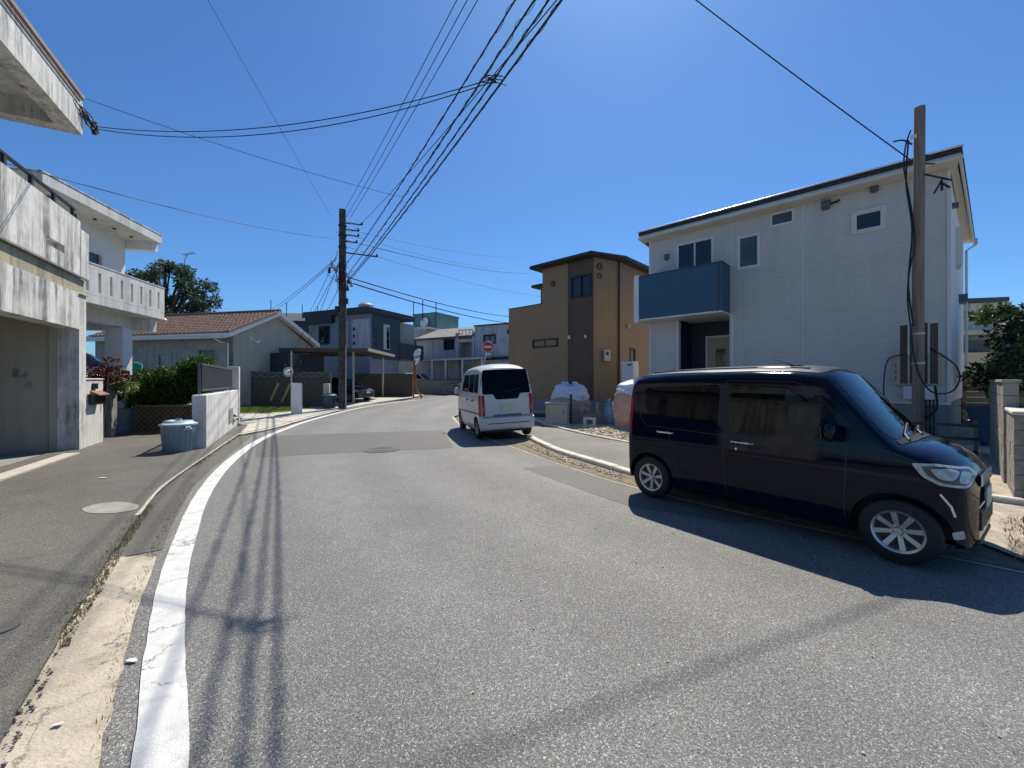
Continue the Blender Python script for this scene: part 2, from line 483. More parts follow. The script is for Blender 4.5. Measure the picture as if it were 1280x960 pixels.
def M_clear(name, tint, ior=1.45):
    m, nt, b = _nt(name)
    tr = _n(nt, 'ShaderNodeBsdfTransparent'); tr.inputs[0].default_value = (*tint, 1)
    gl = _n(nt, 'ShaderNodeBsdfGlossy'); gl.inputs['Roughness'].default_value = .02; gl.inputs['Color'].default_value = (.9, .95, 1, 1)
    fr = _n(nt, 'ShaderNodeFresnel'); fr.inputs[0].default_value = ior
    mx = _n(nt, 'ShaderNodeMixShader')
    nt.links.new(fr.outputs[0], mx.inputs[0]); nt.links.new(tr.outputs[0], mx.inputs[1]); nt.links.new(gl.outputs[0], mx.inputs[2])
    nt.links.new(mx.outputs[0], nt.nodes['Material Output'].inputs[0])
    return m
mt['shield_clear'] = M_clear('clear_windshield', (.58, .70, .66))
mt['side_clear'] = M_clear('tinted_clear_glass', (.30, .34, .34), 1.35)
mt['seat'] = M('seat_fabric', (.05, .05, .052), .9, var=.1)
mt['dash'] = M('dashboard_plastic', (.09, .092, .09), .7, var=.1)
mt['crumb'] = M('asphalt_crumb', (.17, .16, .14), .9, var=.4, vs=9)
mt['shield'] = M_glass('windshield_glass', (.035, .06, .068), .03, .5, False)
mt['roof_d'] = M('dark_roof', (.025, .024, .024), .6, var=.2, vs=4)
mt['roof_m'] = M('roof_flashing', (.8, .8, .8), .22, metal=1.0, var=.0)
mt['door'] = M('beige_door', (.36, .30, .21), .5, var=.08, vs=6)
mt['tile'] = M('clay_tile', (.145, .082, .064), .85, var=.55, vs=7, bump=.4, bs=40, grime=.8, scol=(.20, .165, .145))
mt['h4_dark'] = M('slate_paint', (.062, .080, .10), .8, var=.12, vs=2)
mt['h4_mid'] = M('bluegrey_paint', (.23, .265, .305), .8, var=.08, vs=2)
mt['h4_roof'] = M('slate_roof', (.028, .036, .05), .6, var=.15)
mt['h5'] = M('pale_blue_wall', (.49, .52, .56), .85, var=.12, vs=1, streak=.5, scol=(.16, .16, .17))
mt['h5w'] = M('old_white_wall', (.60, .60, .58), .85, var=.1, vs=1, streak=.6, scol=(.17, .16, .15))
mt['h5roof'] = M('old_slate', (.20, .195, .19), .85, var=.35, vs=4, bump=.3, bs=30)
mt['teal'] = M('teal_tank_wall', (.13, .25, .25), .7, var=.1, vs=1, streak=.3)
mt['metal'] = M('galvanised_metal', (.42, .42, .41), .45, metal=.6, var=.12)
mt['metal_d'] = M('dark_metal', (.03, .03, .032), .5, metal=.3, var=.15)
mt['metal_grey'] = M('grey_fence_metal', (.11, .115, .125), .5, metal=.2, var=.1)
mt['brownmetal'] = M('bronze_aluminium', (.10, .075, .055), .5, metal=.3, var=.1)
mt['palemetal'] = M('pale_carport_edge', (.45, .38, .32), .5, var=.08)
mt['polecon'] = M('weathered_pole', (.060, .052, .044), .9, var=.5, vs=5, bump=.6, bs=35, grime=.6, scol=(.2, .19, .17))
mt['wood'] = M_wood('grey_brown_timber', (.13, .098, .074), (.31, .24, .185))
mt['wood_d'] = M_wood('dark_timber', (.045, .036, .028), (.13, .10, .075))
mt['wood_l'] = M_wood('lattice_timber', (.12, .08, .045), (.26, .18, .10))
mt['rubber'] = M('black_rubber', (.012, .012, .012), .7, var=.2)
mt['cable'] = M('black_cable', (.010, .010, .011), .6, var=0)
mt['plastic_b'] = M('blue_plastic', (.20, .29, .37), .45, var=.05, vs=4)
mt['plastic_l'] = M('pale_blue_plastic', (.42, .54, .59), .45, var=.05, vs=4)
mt['plastic_n'] = M('navy_plastic', (.035, .075, .11), .5, var=.08)
mt['bag_w'] = M('white_sheet', (.66, .68, .74), .55, var=.08, bump=.5, bs=14)
mt['bag_p'] = M('pink_sack', (.50, .335, .26), .8, var=.14, vs=4, bump=.6, bs=12)
mt['bag_b'] = M('blue_sheet', (.20, .33, .48), .5, var=.15, bump=.5, bs=14)
mt['cabinet'] = M('utility_grey_beige', (.42, .40, .33), .6, var=.07, vs=4)
mt['boxbeige'] = M('beige_meter_box', (.45, .385, .27), .6, var=.06)
mt['boxwhite'] = M('white_box', (.6, .62, .63), .5, var=.05)
mt['orange'] = M('faded_orange_paint', (.36, .13, .05), .6, var=.25, vs=8)
mt['red'] = M('red_sign_paint', (.52, .04, .045), .5, var=.12, vs=10)
mt['signw'] = M('sign_white', (.72, .70, .70), .5, var=.06)
mt['yellow'] = M('yellow_guard', (.30, .25, .09), .55, var=.15, vs=8)
mt['gravel'] = M('gravel_stone', (.50, .44, .34), .9, var=.35, vs=2.5, bump=.4, bs=60)
mt['grass'] = M_leaf('lawn_blade', (.05, .10, .015), (.16, .24, .04), .35)
mt['weed'] = M_leaf('dry_weed', (.13, .10, .03), (.26, .20, .08), .3, hue=(.10, .15, .03))
mt['leaf_tree'] = M_leaf('tree_leaf', (.024, .05, .03), (.095, .145, .08), .35)
mt['leaf_bush'] = M_leaf('bush_leaf', (.025, .055, .010), (.11, .19, .03), .35)
mt['leaf_dark'] = M_leaf('dark_hedge_leaf', (.014, .028, .010), (.06, .095, .03), .3, hue=(.16, .22, .06))
mt['leaf_red'] = M_leaf('croton_leaf', (.035, .004, .006), (.17, .014, .02), .25, hue=(.03, .06, .012))
mt['leaf_yel'] = M_leaf('variegated_leaf', (.10, .17, .03), (.42, .44, .16), .3)
mt['leaf_papaya'] = M_leaf('papaya_leaf', (.04, .075, .02), (.11, .17, .06), .35)
mt['bark'] = M_wood('bark', (.05, .04, .03), (.15, .12, .09))
mt['net'] = M('green_net', (.01, .24, .17), .8, var=.25, vs=12)
mt['paint_k'] = M('black_blue_paint', (.002, .0045, .015), .07, var=0, coat=0.0, spec=.28)
mt['paint_roof'] = M('dusty_glare_roof', (.035, .038, .042), .33, var=.3, vs=5, spec=.8)  # roof dust, with the grey raised so the colour also carries sun glare
mt['seam'] = M('seam_highlight', (.022, .024, .028), .4, var=0)  # gap colour lightened to stand in for highlights along the door seams
mt['lens_dark'] = M('headlight_inner', (.10, .10, .10), .2, metal=.6, var=.3, vs=20)
mt['paint_w'] = M('white_car_paint', (.56, .56, .55), .35, var=.03, coat=.3)
mt['paint_g'] = M('dark_car_paint', (.012, .014, .017), .3, var=0, coat=.9)
mt['paint_s'] = M('silver_car_paint', (.45, .47, .5), .35, metal=.4, var=0, coat=.8)
mt['trimblack'] = M('black_trim', (.012, .012, .012), .55, var=0)
mt['chrome'] = M('chrome', (.75, .75, .76), .16, metal=1.0, var=0)
mt['alloy'] = M('alloy_rim', (.52, .51, .50), .32, metal=.75, var=.05)
mt['lens'] = M('headlight_lens', (.50, .50, .45), .15, var=.35, vs=16, coat=.5, bump=.5, bs=30)
mt['taillight'] = M('red_lens', (.36, .012, .012), .2, var=.2, vs=10, spec=.35)
mt['plate'] = M('plate_blank', (.55, .51, .42), .5, var=.03)
mt['mirror'] = M('mirror_glass', (.7, .7, .7), .05, metal=1.0, var=0)
mt['rust'] = M('rusty_copper', (.24, .12, .075), .7, var=.3, vs=12)
mt['patchgrey'] = M('grey_mortar_patch', (.30, .29, .255), .9, var=.2, vs=6, bump=.4, bs=80)
mt['paper'] = M('paper_scrap', (.66, .68, .68), .8, var=.08)
mt['iron'] = M('cast_iron', (.11, .105, .10), .6, metal=.3, var=.25, vs=20, bump=.6, bs=90)
# ------------------------------------------------------------------ ground
def sheet(name, pts, off, mat, parent=None, cuts=True, thick=0.0, zfun=None):
    bm = bmesh.new()
    vs = [bm.verts.new((p[0], p[1], 0)) for p in pts]
    bm.faces.new(vs)
    bmesh.ops.triangulate(bm, faces=bm.faces[:])
    if cuts:
        for yc in (14.0, 45.0):
            bmesh.ops.bisect_plane(bm, geom=bm.verts[:] + bm.edges[:] + bm.faces[:], plane_co=(0, yc, 0), plane_no=(0, 1, 0))
    zf = zfun or (lambda x, y: gz(y) + off)
    for v in bm.verts: v.co.z = zf(v.co.x, v.co.y)
    bm.normal_update()
    for f in bm.faces:
        if f.normal.z < 0: f.normal_flip()
    if thick > 0:
        ret = bmesh.ops.extrude_face_region(bm, geom=bm.faces[:])
        for v in [g for g in ret['geom'] if isinstance(g, bmesh.types.BMVert)]: v.co.z -= thick
        bmesh.ops.recalc_face_normals(bm, faces=bm.faces[:])
    me = bpy.data.meshes.new(name); bm.to_mesh(me); bm.free()
    me.materials.append(mat)
    return link(name, me, parent)

def band(name, line, d0, d1, off, mat, parent=None, jag=0.0):
    """strip beside a polyline, between sideways offsets d0 and d1"""
    a = offset(line, d0); b = offset(line, d1)
    if jag:
        for p in a + b:
            p.x += random.uniform(-jag, jag); p.y += random.uniform(-jag, jag) * .5
    mb = MB(); n = len(line)
    vs = [(p.x, p.y, gz(p.y) + off) for p in a] + [(p.x, p.y, gz(p.y) + off) for p in b]
    mb.add(vs, [(i, n + i, n + i + 1, i + 1) for i in range(n - 1)])
    return mb.build(name, mat, parent)

ground = struct(sheet('ground', [(-300, -120), (300, -120), (300, 420), (-300, 420)], -.06, mt['field']))

# centre of the white edge line on the left, surveyed
LL = [(6.5, -6.5), (2.2, -2.6), (.55, -.85), (-.45, .35)] + [G(*p) for p in ((200, 960), (207, 800), (223, 700), (253, 620), (284.5, 580), (317, 555), (345, 541), (380, 528), (430, 514.5), (470, 506.5), (520, 500))]
L_LINE = crv([Vector((p[0], p[1])) for p in LL], 8)
RL = [G(566, 521), G(575, 531), (-.95, 12.0), (.19, 9.49), (.92, 7.85), (1.88, 6.1), (2.95, 4.75), (4.28, 3.41), (6.0, 1.9), (8.4, 0.0), (12, -3)]
R_LINE = crv([Vector((p[0], p[1])) for p in RL], 8)

road_poly = [(p.x, p.y) for p in offset(L_LINE, -.66)] + [(-4.5, 33.0), (-9.5, 33.4), (-30, 34), (-30, 37), (-8, 36.5), (-2, 33.5), (6, 31), (30, 29), (30, 25), (6, 26), (0.5, 25.5), (-1.6, 21.5)] + [(p.x, p.y) for p in R_LINE] + [(12, -9)]
road = struct(sheet('road', road_poly, 0.0, mt['asphalt']))
line = band('edge_line', L_LINE, -.092, .092, .008, mt['line'], road, jag=.004)
line['label'] = 'broad white edge line, chipped and cracked'
def jagged(P, a, n=7):
    out = []
    for i, p in enumerate(P):
        q = P[(i + 1) % len(P)]
        for k in range(n):
            t = k / n; out.append((p[0] + (q[0]-p[0])*t + random.uniform(-a, a), p[1] + (q[1]-p[1])*t + random.uniform(-a, a)))
    return out
patch = sheet('asphalt_patch', jagged([G(318, 545.5), G(430, 541.5), G(553, 538), G(567, 560), G(440, 565.5), G(319, 572)], .022), .003, mt['asphalt_patch'], road)
patch2 = sheet('asphalt_patch', jagged([G(654, 585), G(696, 582.5), (1.92, 6.02), (2.95, 4.72), (2.55, 4.55), G(790, 634), G(735, 615)], .014), .003, mt['asphalt_patch'], road)
rl = band('edge_strip', R_LINE, -.045, .055, .006, mt['cream'], road, jag=.006)

# left forecourt, gutter, concrete patch
EDGE = [(1.2, -3.2), (-.35, -.9), (-1.45, .60)] + [G(*p) for p in ((0, 935), (22, 892), (87, 777), (107, 750), (130, 712), (150, 680), (180, 640), (212, 605), (270, 564), (300, 543.5))]
EDGE_C = crv([Vector((p[0], p[1])) for p in EDGE], 5)
def wob(p, a): return (p.x + random.uniform(-a, a), p.y + random.uniform(-a, a))
fore = [wob(p, .012) for p in EDGE_C] + [(-9.2, 14.2), (-13.5, 13.8), (-13.5, 9.0), (-10.3, 9.3), (-5.3, -.3), (-3.5, -3.5), (-1.5, -4)]
forecourt = struct(sheet('forecourt', fore, .035, mt['asphalt_old'], thick=.05))
gut = [G(52, 840), G(87, 777), G(107, 750), G(132, 706), G(140, 698.5), G(170, 696), G(196.5, 697), G(182, 735), G(165, 780), G(156, 820), G(150, 850), G(136, 905), G(124, 960), (-1.22, 1.0), (-.4, .1), (-.75, -.2), (-1.42, .62), G(0, 935)]
gl = []
for i, p in enumerate(gut):
    q = gut[(i + 1) % len(gut)]
    for k in range(4):
        t = k / 4
        gl.append((p[0] + (q[0]-p[0])*t + random.uniform(-.012, .012), p[1] + (q[1]-p[1])*t + random.uniform(-.012, .012)))
gutter = struct(sheet('gutter_concrete', gl, .011, mt['cream']))
gtop = band('gutter_channel', [p for p in EDGE_C if p.y > 3.6], .0, .36, .006, mt['asphalt_old']); struct(gtop)
kerb_lip = band('driveway_lip', [p for p in EDGE_C if p.y > 4.6], -.035, .005, .040, mt['pave'], None, jag=.006); struct(kerb_lip)
cp = [G(102, 640), G(118, 634.5), G(150, 631), G(172, 635), G(168, 641), G(140, 645.5), G(110, 645)]
sheet('concrete_patch', [(p.x, p.y) for p in crv([Vector(q) for q in cp + cp[:1]], 4)][:-1], .040, mt['patchgrey'], forecourt)
_f = Vector((-9.97, 9.49)); _u = Vector((-.473, .881)).normalized(); _n1 = Vector((-_u.y, _u.x))
apron = struct(sheet('garage_apron', [tuple(_f + _u * a_ + _n1 * b_) for a_, b_ in ((-9.4, -.30), (-.95, -.26), (-.95, -.005), (-9.4, -.005))], .06, mt['pave'], thick=.06))
lp = [G(300, 543.5), G(345, 534), G(384, 522.5), G(425, 512), G(470, 504), G(512, 498), (-7.0, 32.5), (-13, 32.5), (-13.0, 21.3), (-15.5, 21.3), (-10.35, 15.1), (-9.2, 14.2)]
pavement = struct(sheet('pavement', lp, .045, mt['pave'], thick=.06))
band('pavement_edge', crv([Vector(G(*p)) for p in ((301, 545), (340, 537), (380, 525.5), (425, 513.5))], 5), -.1, .02, .052, mt['kerb'], pavement)
lawn = struct(sheet('lawn', [G(299, 517.5), G(330, 517), G(347, 515), (-10.3, 21.3), (-16, 21.3), (-16, 17)], .09, mt['dirt'], thick=.08))

# right: gutter soil, kerb, sidewalk, back kerb, lot
KF = crv([Vector(p) for p in ((.40, 11.25), (.62, 10.2), (.99, 8.87), (1.45, 7.85), (1.96, 6.80), (2.95, 5.45), (4.62, 3.80), (6.4, 2.2), (8.9, .1), (12, -2.6))], 8)
def kh(y): return .105 if y > 7.0 else max(.03, .105 - (7.0 - y) * .06)
def kfrac(k, line_=KF): return line_[k]
soil = MB()
n = len(KF)
rr = [min(R_LINE, key=lambda q, p=p: (q - p).length) for p in KF]
soil.add([(q.x, q.y, .012) for q in rr] + [(p.x, p.y, .03) for p in KF], [(i, i+1, n+i+1, n+i) for i in range(n - 1)])
struct(soil.build('gutter_soil', mt['dirt'], None))
kerb = struct(thing('kerb', '', '', (0, 0, 0)))
for k in ('label', 'category'):
    if k in kerb: del kerb[k]
def kerb_run(line_, name, length, width, hf, root, mat, gap=.012):
    d = 0; seg = []; cur = [line_[0]]
    acc = 0
    for i in range(len(line_) - 1):
        a, b = line_[i], line_[i+1]; L = (b - a).length; t = 0
        while acc + (L - t) >= length:
            t += length - acc; p = a + (b - a) * (t / L)
            seg.append((cur[0], p)); cur = [p]; acc = 0
        acc += L - t
    for (a, b) in seg:
        u = (b - a).normalized(); nrm = Vector((-u.y, u.x))
        a2 = a + u * gap / 2; b2 = b - u * gap / 2
        h0 = hf(a.y); h1 = hf(b.y); dz = random.uniform(-.006, .006)
        mb = MB()
        P = [a2, b2, b2 + nrm * width, a2 + nrm * width]
        hh = [h0, h1, h1, h0]
        vs = [(p.x, p.y, gz(p.y) - .04) for p in P] + [(p.x, p.y, gz(p.y) + hh[i] + dz) for i, p in enumerate(P)]
        mb.add(vs, [(3,2,1,0),(4,5,6,7),(0,1,5,4),(1,2,6,5),(2,3,7,6),(3,0,4,7)])
        mb.build(name, mat, root, bev=.015)
kerb_run(KF, 'kerb_stone', .62, .17, kh, kerb, mt['kerb'])
BK = crv([Vector(p) for p in ((.35, 17.6), (.86, 15.2), (1.36, 13.4), (1.97, 11.66), (2.85, 9.83), (4.1, 7.9), (5.35, 6.25), (6.2, 5.2), (8.2, 3.3), (11, .8))], 8)
bkerb = struct(thing('boundary_kerb', '', '', (0, 0, 0)))
for k in ('label', 'category'):
    if k in bkerb: del bkerb[k]
kerb_run(BK, 'edging_stone', .60, .11, lambda y: .13, bkerb, mt['kerb'])
def swz(x, y):
    return gz(y) + (.085 if y < 10.3 else max(.014, .085 - (y - 10.3) * .06)) - (0 if y > 7 else min(.06, (7 - y) * .06))
KI = offset(KF, -.16)
swp = [(p.x, p.y) for p in KI] + [(p.x, p.y) for p in reversed(BK)] + [(-1.0, 17.6), (-1.75, 15.0), (-.90, 12.05), (.05, 11.25)]
sidewalk = MB()
n = min(len(KI), len(BK))
ext = [Vector((-1.9, 17.6)), Vector((-1.7, 15.3)), Vector((-.9, 12.2)), Vector((-.2, 11.35))] + KI
res = []
for p in ext:
    q = min(BK, key=lambda b: (b - p).length)
    res.append((p, q))
vs = []
for i_, (p, q) in enumerate(res): vs += [(p.x, p.y, gz(p.y) + .012 if i_ < 4 else swz(p.x, p.y)), (q.x + .03, q.y + .02, max(swz(q.x, q.y), gz(q.y) + (.075 if q.y > 8 else 0)) + .01)]
sidewalk.add(vs, [(2*i, 2*i+2, 2*i+3, 2*i+1) for i in range(len(res) - 1)])
sw = struct(sidewalk.build('sidewalk', mt['asphalt_walk'], None))
for p_ in sw.data.polygons:
    pass
lotp = [(p.x + .06, p.y + .05) for p in BK] + [(20, 2), (30, 12), (22, 26), (4, 27), (.2, 24.5), (-1.2, 20.5)]
lot = struct(sheet('lot', lotp, .085, mt['lot'], thick=.12))

def stones(name, area, n, smin, smax, z, mat, parent=None, seed=1):
    rng = random.Random(seed); mb = MB()
    base = [(-1,-1,-1),(1,-1,-1),(1,1,-1),(-1,1,-1),(-1,-1,1),(1,-1,1),(1,1,1),(-1,1,1)]
    fs = [(3,2,1,0),(4,5,6,7),(0,1,5,4),(1,2,6,5),(2,3,7,6),(3,0,4,7)]
    xs = [p[0] for p in area]; ys = [p[1] for p in area]
    def inside(x, y):
        c = False; j = len(area) - 1
        for i in range(len(area)):
            if (area[i][1] > y) != (area[j][1] > y) and x < (area[j][0]-area[i][0])*(y-area[i][1])/(area[j][1]-area[i][1]) + area[i][0]: c = not c
            j = i
        return c
    k = 0
    while k < n:
        x = rng.uniform(min(xs), max(xs)); y = rng.uniform(min(ys), max(ys))
        if not inside(x, y): continue
        k += 1
        s = smin + (smax - smin) * rng.random() ** 2.5
        rot = Matrix.Rotation(rng.uniform(0, 6.3), 3, 'Z') @ Matrix.Rotation(rng.uniform(-.6, .6), 3, 'X')
        zz = (z(x, y) if callable(z) else z + gz(y))
        pts = []
        for b in base:
            v = Vector((b[0]*rng.uniform(.5, 1), b[1]*rng.uniform(.4, .9), b[2]*rng.uniform(.3, .65))) * s
            v = rot @ v
            pts.append((x + v.x, y + v.y, zz + v.z + s * .2))
        mb.add(pts, fs)
    return mb.build(name, mat, parent, kind='stuff')
g1 = stones('gravel', [(1.5, 13.2), (2.3, 11.5), (3.1, 9.9), (4.4, 9.6), (4.6, 12.5), (3.0, 13.4)], 2600, .010, .050, .088, mt['gravel'], seed=2)
tag(g1, 'pale rubble and gravel spread in front of the tan house', 'gravel')
g2 = stones('gravel', [(5.0, 6.6), (6.2, 5.35), (7.0, 6.0), (9.6, 8.3), (8.4, 9.0), (6.4, 7.6)], 2200, .012, .06, .088, mt['gravel'], seed=3)
tag(g2, 'pale crushed stone between the black car and the block boundary wall', 'gravel')
g3 = stones('gravel', [(.2, 10.2), (.95, 8.1), (1.75, 6.6), (1.9, 6.75), (1.3, 7.95), (.55, 10.1)], 700, .008, .028, .022, mt['gravel'], seed=4)
tag(g3, 'small stones lying in the earth gutter beside the kerb', 'gravel')
g4 = stones('grit', [(-.9, 1.6), (-2.6, 3.2), (-4.2, 6.4), (4, 6), (3.2, 2), (1.0, 1.4)], 260, .003, .009, .002, mt['gravel'], seed=6)
tag(g4, 'loose grit scattered over the road asphalt', 'grit')
pts_edge = [p for p in EDGE_C if 1.2 < p.y < 4.6]
ee = [(p.x - .08, p.y) for p in pts_edge] + [(p.x + .08, p.y) for p in reversed(pts_edge)]
g5 = stones('rubble', ee, 520, .003, .012, .02, mt['crumb'], seed=8)
tag(g5, 'broken asphalt crumbs along the crumbling forecourt edge', 'rubble')
# ------------------------------------------------------------------ houses
class Frame:
    def __init__(s, O, u):
        u = Vector(u).normalized(); s.O = Vector(O); s.u = u; s.n = Vector((-u.y, u.x)); s.rz = math.atan2(u.y, u.x)
    def w(s, x, y): return s.O + s.u * x + s.n * y
    def at(s, px, py, off=0.0):
        """survey: photograph point on the wall plane -> (along, height)"""
        d = Vector(((px - 640) / FPX, 1.0)); O = s.O + s.n * off
        t = s.n.dot(O) / s.n.dot(d); p = d * t
        return ((p - O).dot(s.u), EYE - (py - HZ) * t / FPX)

def window(par, x0, x1, z0, z1, y, fm, gm, cols=1, rows=1, fw=.05, depth=.09, proud=.025, sill=False, name='window'):
    mb = MB()
    ya, yb = y - proud, y + depth
    mb.box(x0 - fw*.4, ya, z0 - fw*.4, x0 + fw, yb, z1 + fw*.4); mb.box(x1 - fw, ya, z0 - fw*.4, x1 + fw*.4, yb, z1 + fw*.4)
    mb.box(x0 + fw, ya, z0 - fw*.4, x1 - fw, yb, z0 + fw); mb.box(x0 + fw, ya, z1 - fw, x1 - fw, yb, z1 + fw*.4)
    for c in range(1, cols):
        xc = x0 + (x1 - x0) * c / cols; mb.box(xc - fw*.45, ya + .012, z0 + fw, xc + fw*.45, yb, z1 - fw)
    f = mb.build(name, fm, par, bev=.004)
    for c in range(cols):
        for r in range(rows):
            a = x0 + fw + (x1 - x0 - 2*fw) * c / cols; b = x0 + fw + (x1 - x0 - 2*fw) * (c+1) / cols
            e = z0 + fw + (z1 - z0 - 2*fw) * r / rows; g = z0 + fw + (z1 - z0 - 2*fw) * (r+1) / rows
            pb = MB(); yy = y + .035 + .018 * (c % 2)
            pb.box(a, yy, e, b, yy + .012, g); pb.build('pane', gm, f)
    if sill:
        sb = MB(); sb.box(x0 - .06, y - .07, z0 - .06, x1 + .06, y + .02, z0 - fw*.4); sb.build('sill', fm, f)
    return f

# ---- white house with shed roof
FW = Frame((5.26, 15.6), (.722, -.692))
wh = thing('white_house', 'white two storey house with navy balcony box and sloping shed roof', 'house', (*FW.O, 0), FW.rz)
hw = [(1.05, 2.29, 3.95, 6.55), (3.06, 3.68, 5.28, 6.33), (3.98, 4.60, 6.43, 6.84), (5.98, 6.64, 5.72, 6.30), (1.12, 2.80, 1.02, 3.80)]
m = MB(); m.wall(0, 7.84, 1.05, 6.95, 0, .16, hw); m.build('front_wall', mt['sid_white'], wh)
m = MB(); m.add([(7.68,.162,1.05),(7.84,.162,1.05),(8.50,6,1.05),(8.34,6,1.05),(7.68,.162,6.94),(7.84,.162,6.94),(8.50,6,6.50),(8.34,6,6.50)], [(3,2,1,0),(4,5,6,7),(0,1,5,4),(1,2,6,5),(2,3,7,6),(3,0,4,7)]); m.build('side_wall', mt['white'], wh)
m = MB(); m.box(0, .162, 1.05, .16, 6.0, 6.7); m.box(.16, 5.84, 1.05, 8.30, 6.0, 6.48); m.build('rear_wall', mt['white'], wh)
m = MB(); m.prism([(.03, .03), (7.81, .03), (8.47, 5.97), (.03, 5.97)], -.1, 1.03); m.build('foundation', mt['found'], wh)
m = MB()
for x in (-.015, 7.79): m.box(x, -.018, 1.0, x + .07, .06, 6.96)
for x in (2.87, 4.82): m.box(x - .012, -.006, 1.06, x + .012, .02, 6.9)
m.box(-.02, -.022, 1.0, 7.86, .03, 1.05)
m.build('corner_trim', mt['frame_w'], wh)
# roof: slopes gently to the back
def rz_(y): return 7.10 - .085 * (y + .4)
m = MB(); x0, x1, ya, yb = -.24, 8.02, -.42, 6.4; xb = x1 + .78
for (za, zb_) in ((-.02, .07),):
    m.add([(x0,ya,rz_(ya)+za),(x1,ya,rz_(ya)+za),(xb,yb,rz_(yb)+za),(x0,yb,rz_(yb)+za),(x0,ya,rz_(ya)+zb_+.04),(x1,ya,rz_(ya)+zb_+.04),(xb,yb,rz_(yb)+zb_),(x0,yb,rz_(yb)+zb_)],
          [(3,2,1,0),(4,5,6,7),(0,1,5,4),(1,2,6,5),(2,3,7,6),(3,0,4,7)])
m.build('roof', mt['roof_d'], wh)
m = MB()
m.box(x0 + .02, ya + .03, 6.90, x1 - .02, ya + .07, rz_(ya) - .022)
m.add([(x1-.05,ya+.072,rz_(ya)-.22),(x1-.01,ya+.072,rz_(ya)-.22),(xb-.01,yb,rz_(yb)-.22),(xb-.05,yb,rz_(yb)-.22),(x1-.05,ya+.072,rz_(ya)-.024),(x1-.01,ya+.072,rz_(ya)-.024),(xb-.01,yb,rz_(yb)-.024),(xb-.05,yb,rz_(yb)-.024)],
      [(3,2,1,0),(4,5,6,7),(0,1,5,4),(1,2,6,5),(2,3,7,6),(3,0,4,7)])
m.add([(x0+.02,ya+.072,rz_(ya)-.2),(x0+.06,ya+.072,rz_(ya)-.2),(x0+.06,yb,rz_(yb)-.2),(x0+.02,yb,rz_(yb)-.2),(x0+.02,ya+.072,rz_(ya)-.024),(x0+.06,ya+.072,rz_(ya)-.024),(x0+.06,yb,rz_(yb)-.024),(x0+.02,yb,rz_(yb)-.024)], [(3,2,1,0),(4,5,6,7),(0,1,5,4),(1,2,6,5),(2,3,7,6),(3,0,4,7)])
m.build('fascia', mt['trim'], wh)
m = MB(); m.box(x0 + .06, ya + .072, 6.90, x1 - .05, -.002, 6.945); m.add([(7.845,-.01,6.92),(x1-.05,-.01,6.92),(xb-.05,yb,6.40),(8.53,yb,6.40)], [(0,1,2,3)]); m.build('soffit', mt['trim'], wh)
m = MB(); m.tube([(x0 - .02, ya - .03, rz_(ya) + .115), (x1 + .02, ya - .03, rz_(ya) + .115)], .026, 12); m.build('edge_flashing', mt['roof_m'], wh, smooth=True)
m = MB(); m.box(x0, ya - .07, 6.91, x1 + .02, ya + .028, 7.01); m.build('gutter', mt['trim'], wh, bev=.02)
m = MB(); m.tube([(xb + .02, yb - .1, 6.5), (xb + .02, yb - .1, 6.3), (8.56, yb - .5, 6.05), (8.56, yb - .5, .2)], .035, 8); m.build('downpipe', mt['frame_w'], wh)
# navy balcony box
m = MB()
m.box(.0, -.86, 3.86, 2.82, -.78, 5.40); m.box(2.74, -.778, 3.86, 2.82, -.002, 5.40); m.box(0, -.778, 3.86, .08, -.002, 5.40)
b = m.build('balcony', mt['blue'], wh, bev=.008)
m = MB(); m.box(-.01, -.87, 5.402, 2.83, -.77, 5.44); m.box(2.73, -.768, 5.402, 2.83, -.004, 5.44); m.build('coping', mt['h4_dark'], b)
m = MB(); m.box(.0, -.855, 3.80, 2.815, -.004, 3.858); m.build('soffit', mt['frame_w'], b)
m = MB(); m.box(-.19, -.90, 3.74, -.004, -.004, 5.46); m.build('wing_panel', mt['white'], wh, bev=.01)
m = MB(); m.box(2.69, -.888, 3.84, 2.73, -.862, 5.38); m.build('joint_cover', mt['h4_dark'], b)
window(wh, 1.05, 2.29, 3.97, 6.55, 0, mt['frame_w'], mt['glass'], cols=2, fw=.06)
window(wh, 3.06, 3.68, 5.28, 6.33, 0, mt['frame_w'], mt['glass_g'], fw=.06)
window(wh, 3.98, 4.60, 6.43, 6.84, 0, mt['frame_w'], mt['glass_g'], fw=.05)
window(wh, 5.98, 6.64, 5.72, 6.30, 0, mt['trim'], mt['glass'], fw=.085, proud=.04)
window(wh, 0, .01, 0, .01, 3, mt['frame_w'], mt['glass']) if False else None
# entrance recess
m = MB(); m.box(1.06, .164, 1.0, 1.12, 1.3, 3.86); m.box(2.84, .164, 1.0, 2.90, 1.3, 3.86); m.box(1.12, 1.24, 1.0, 2.84, 1.30, 3.86)
e = m.build('porch_recess', mt['navy'], wh)
m = MB(); m.box(1.12, .164, 3.80, 2.84, 1.24, 3.86); m.build('porch_ceiling', mt['frame_w'], wh)
m = MB(); m.box(1.12, .03, .98, 2.84, 1.24, 1.04); m.build('porch_floor', mt['pave'], wh)
m = MB(); m.wall(1.72, 2.62, 1.06, 3.20, 1.17, 1.22, [(2.02, 2.34, 2.15, 2.78)]); d = m.build('door', mt['door'], wh, bev=.006)
m = MB(); m.box(2.03, 1.19, 2.16, 2.33, 1.205, 2.77); m.build('door_light', mt['glass'], d)
m = MB(); m.box(2.50, 1.10, 1.95, 2.53, 1.15, 2.35); m.build('handle', mt['metal'], d, bev=.008)
m = MB(); m.wall(1.66, 2.68, 1.06, 3.26, 1.15, 1.235, [(1.72, 2.62, 1.0, 3.20)]); m.build('door_frame', mt['trim'], d)
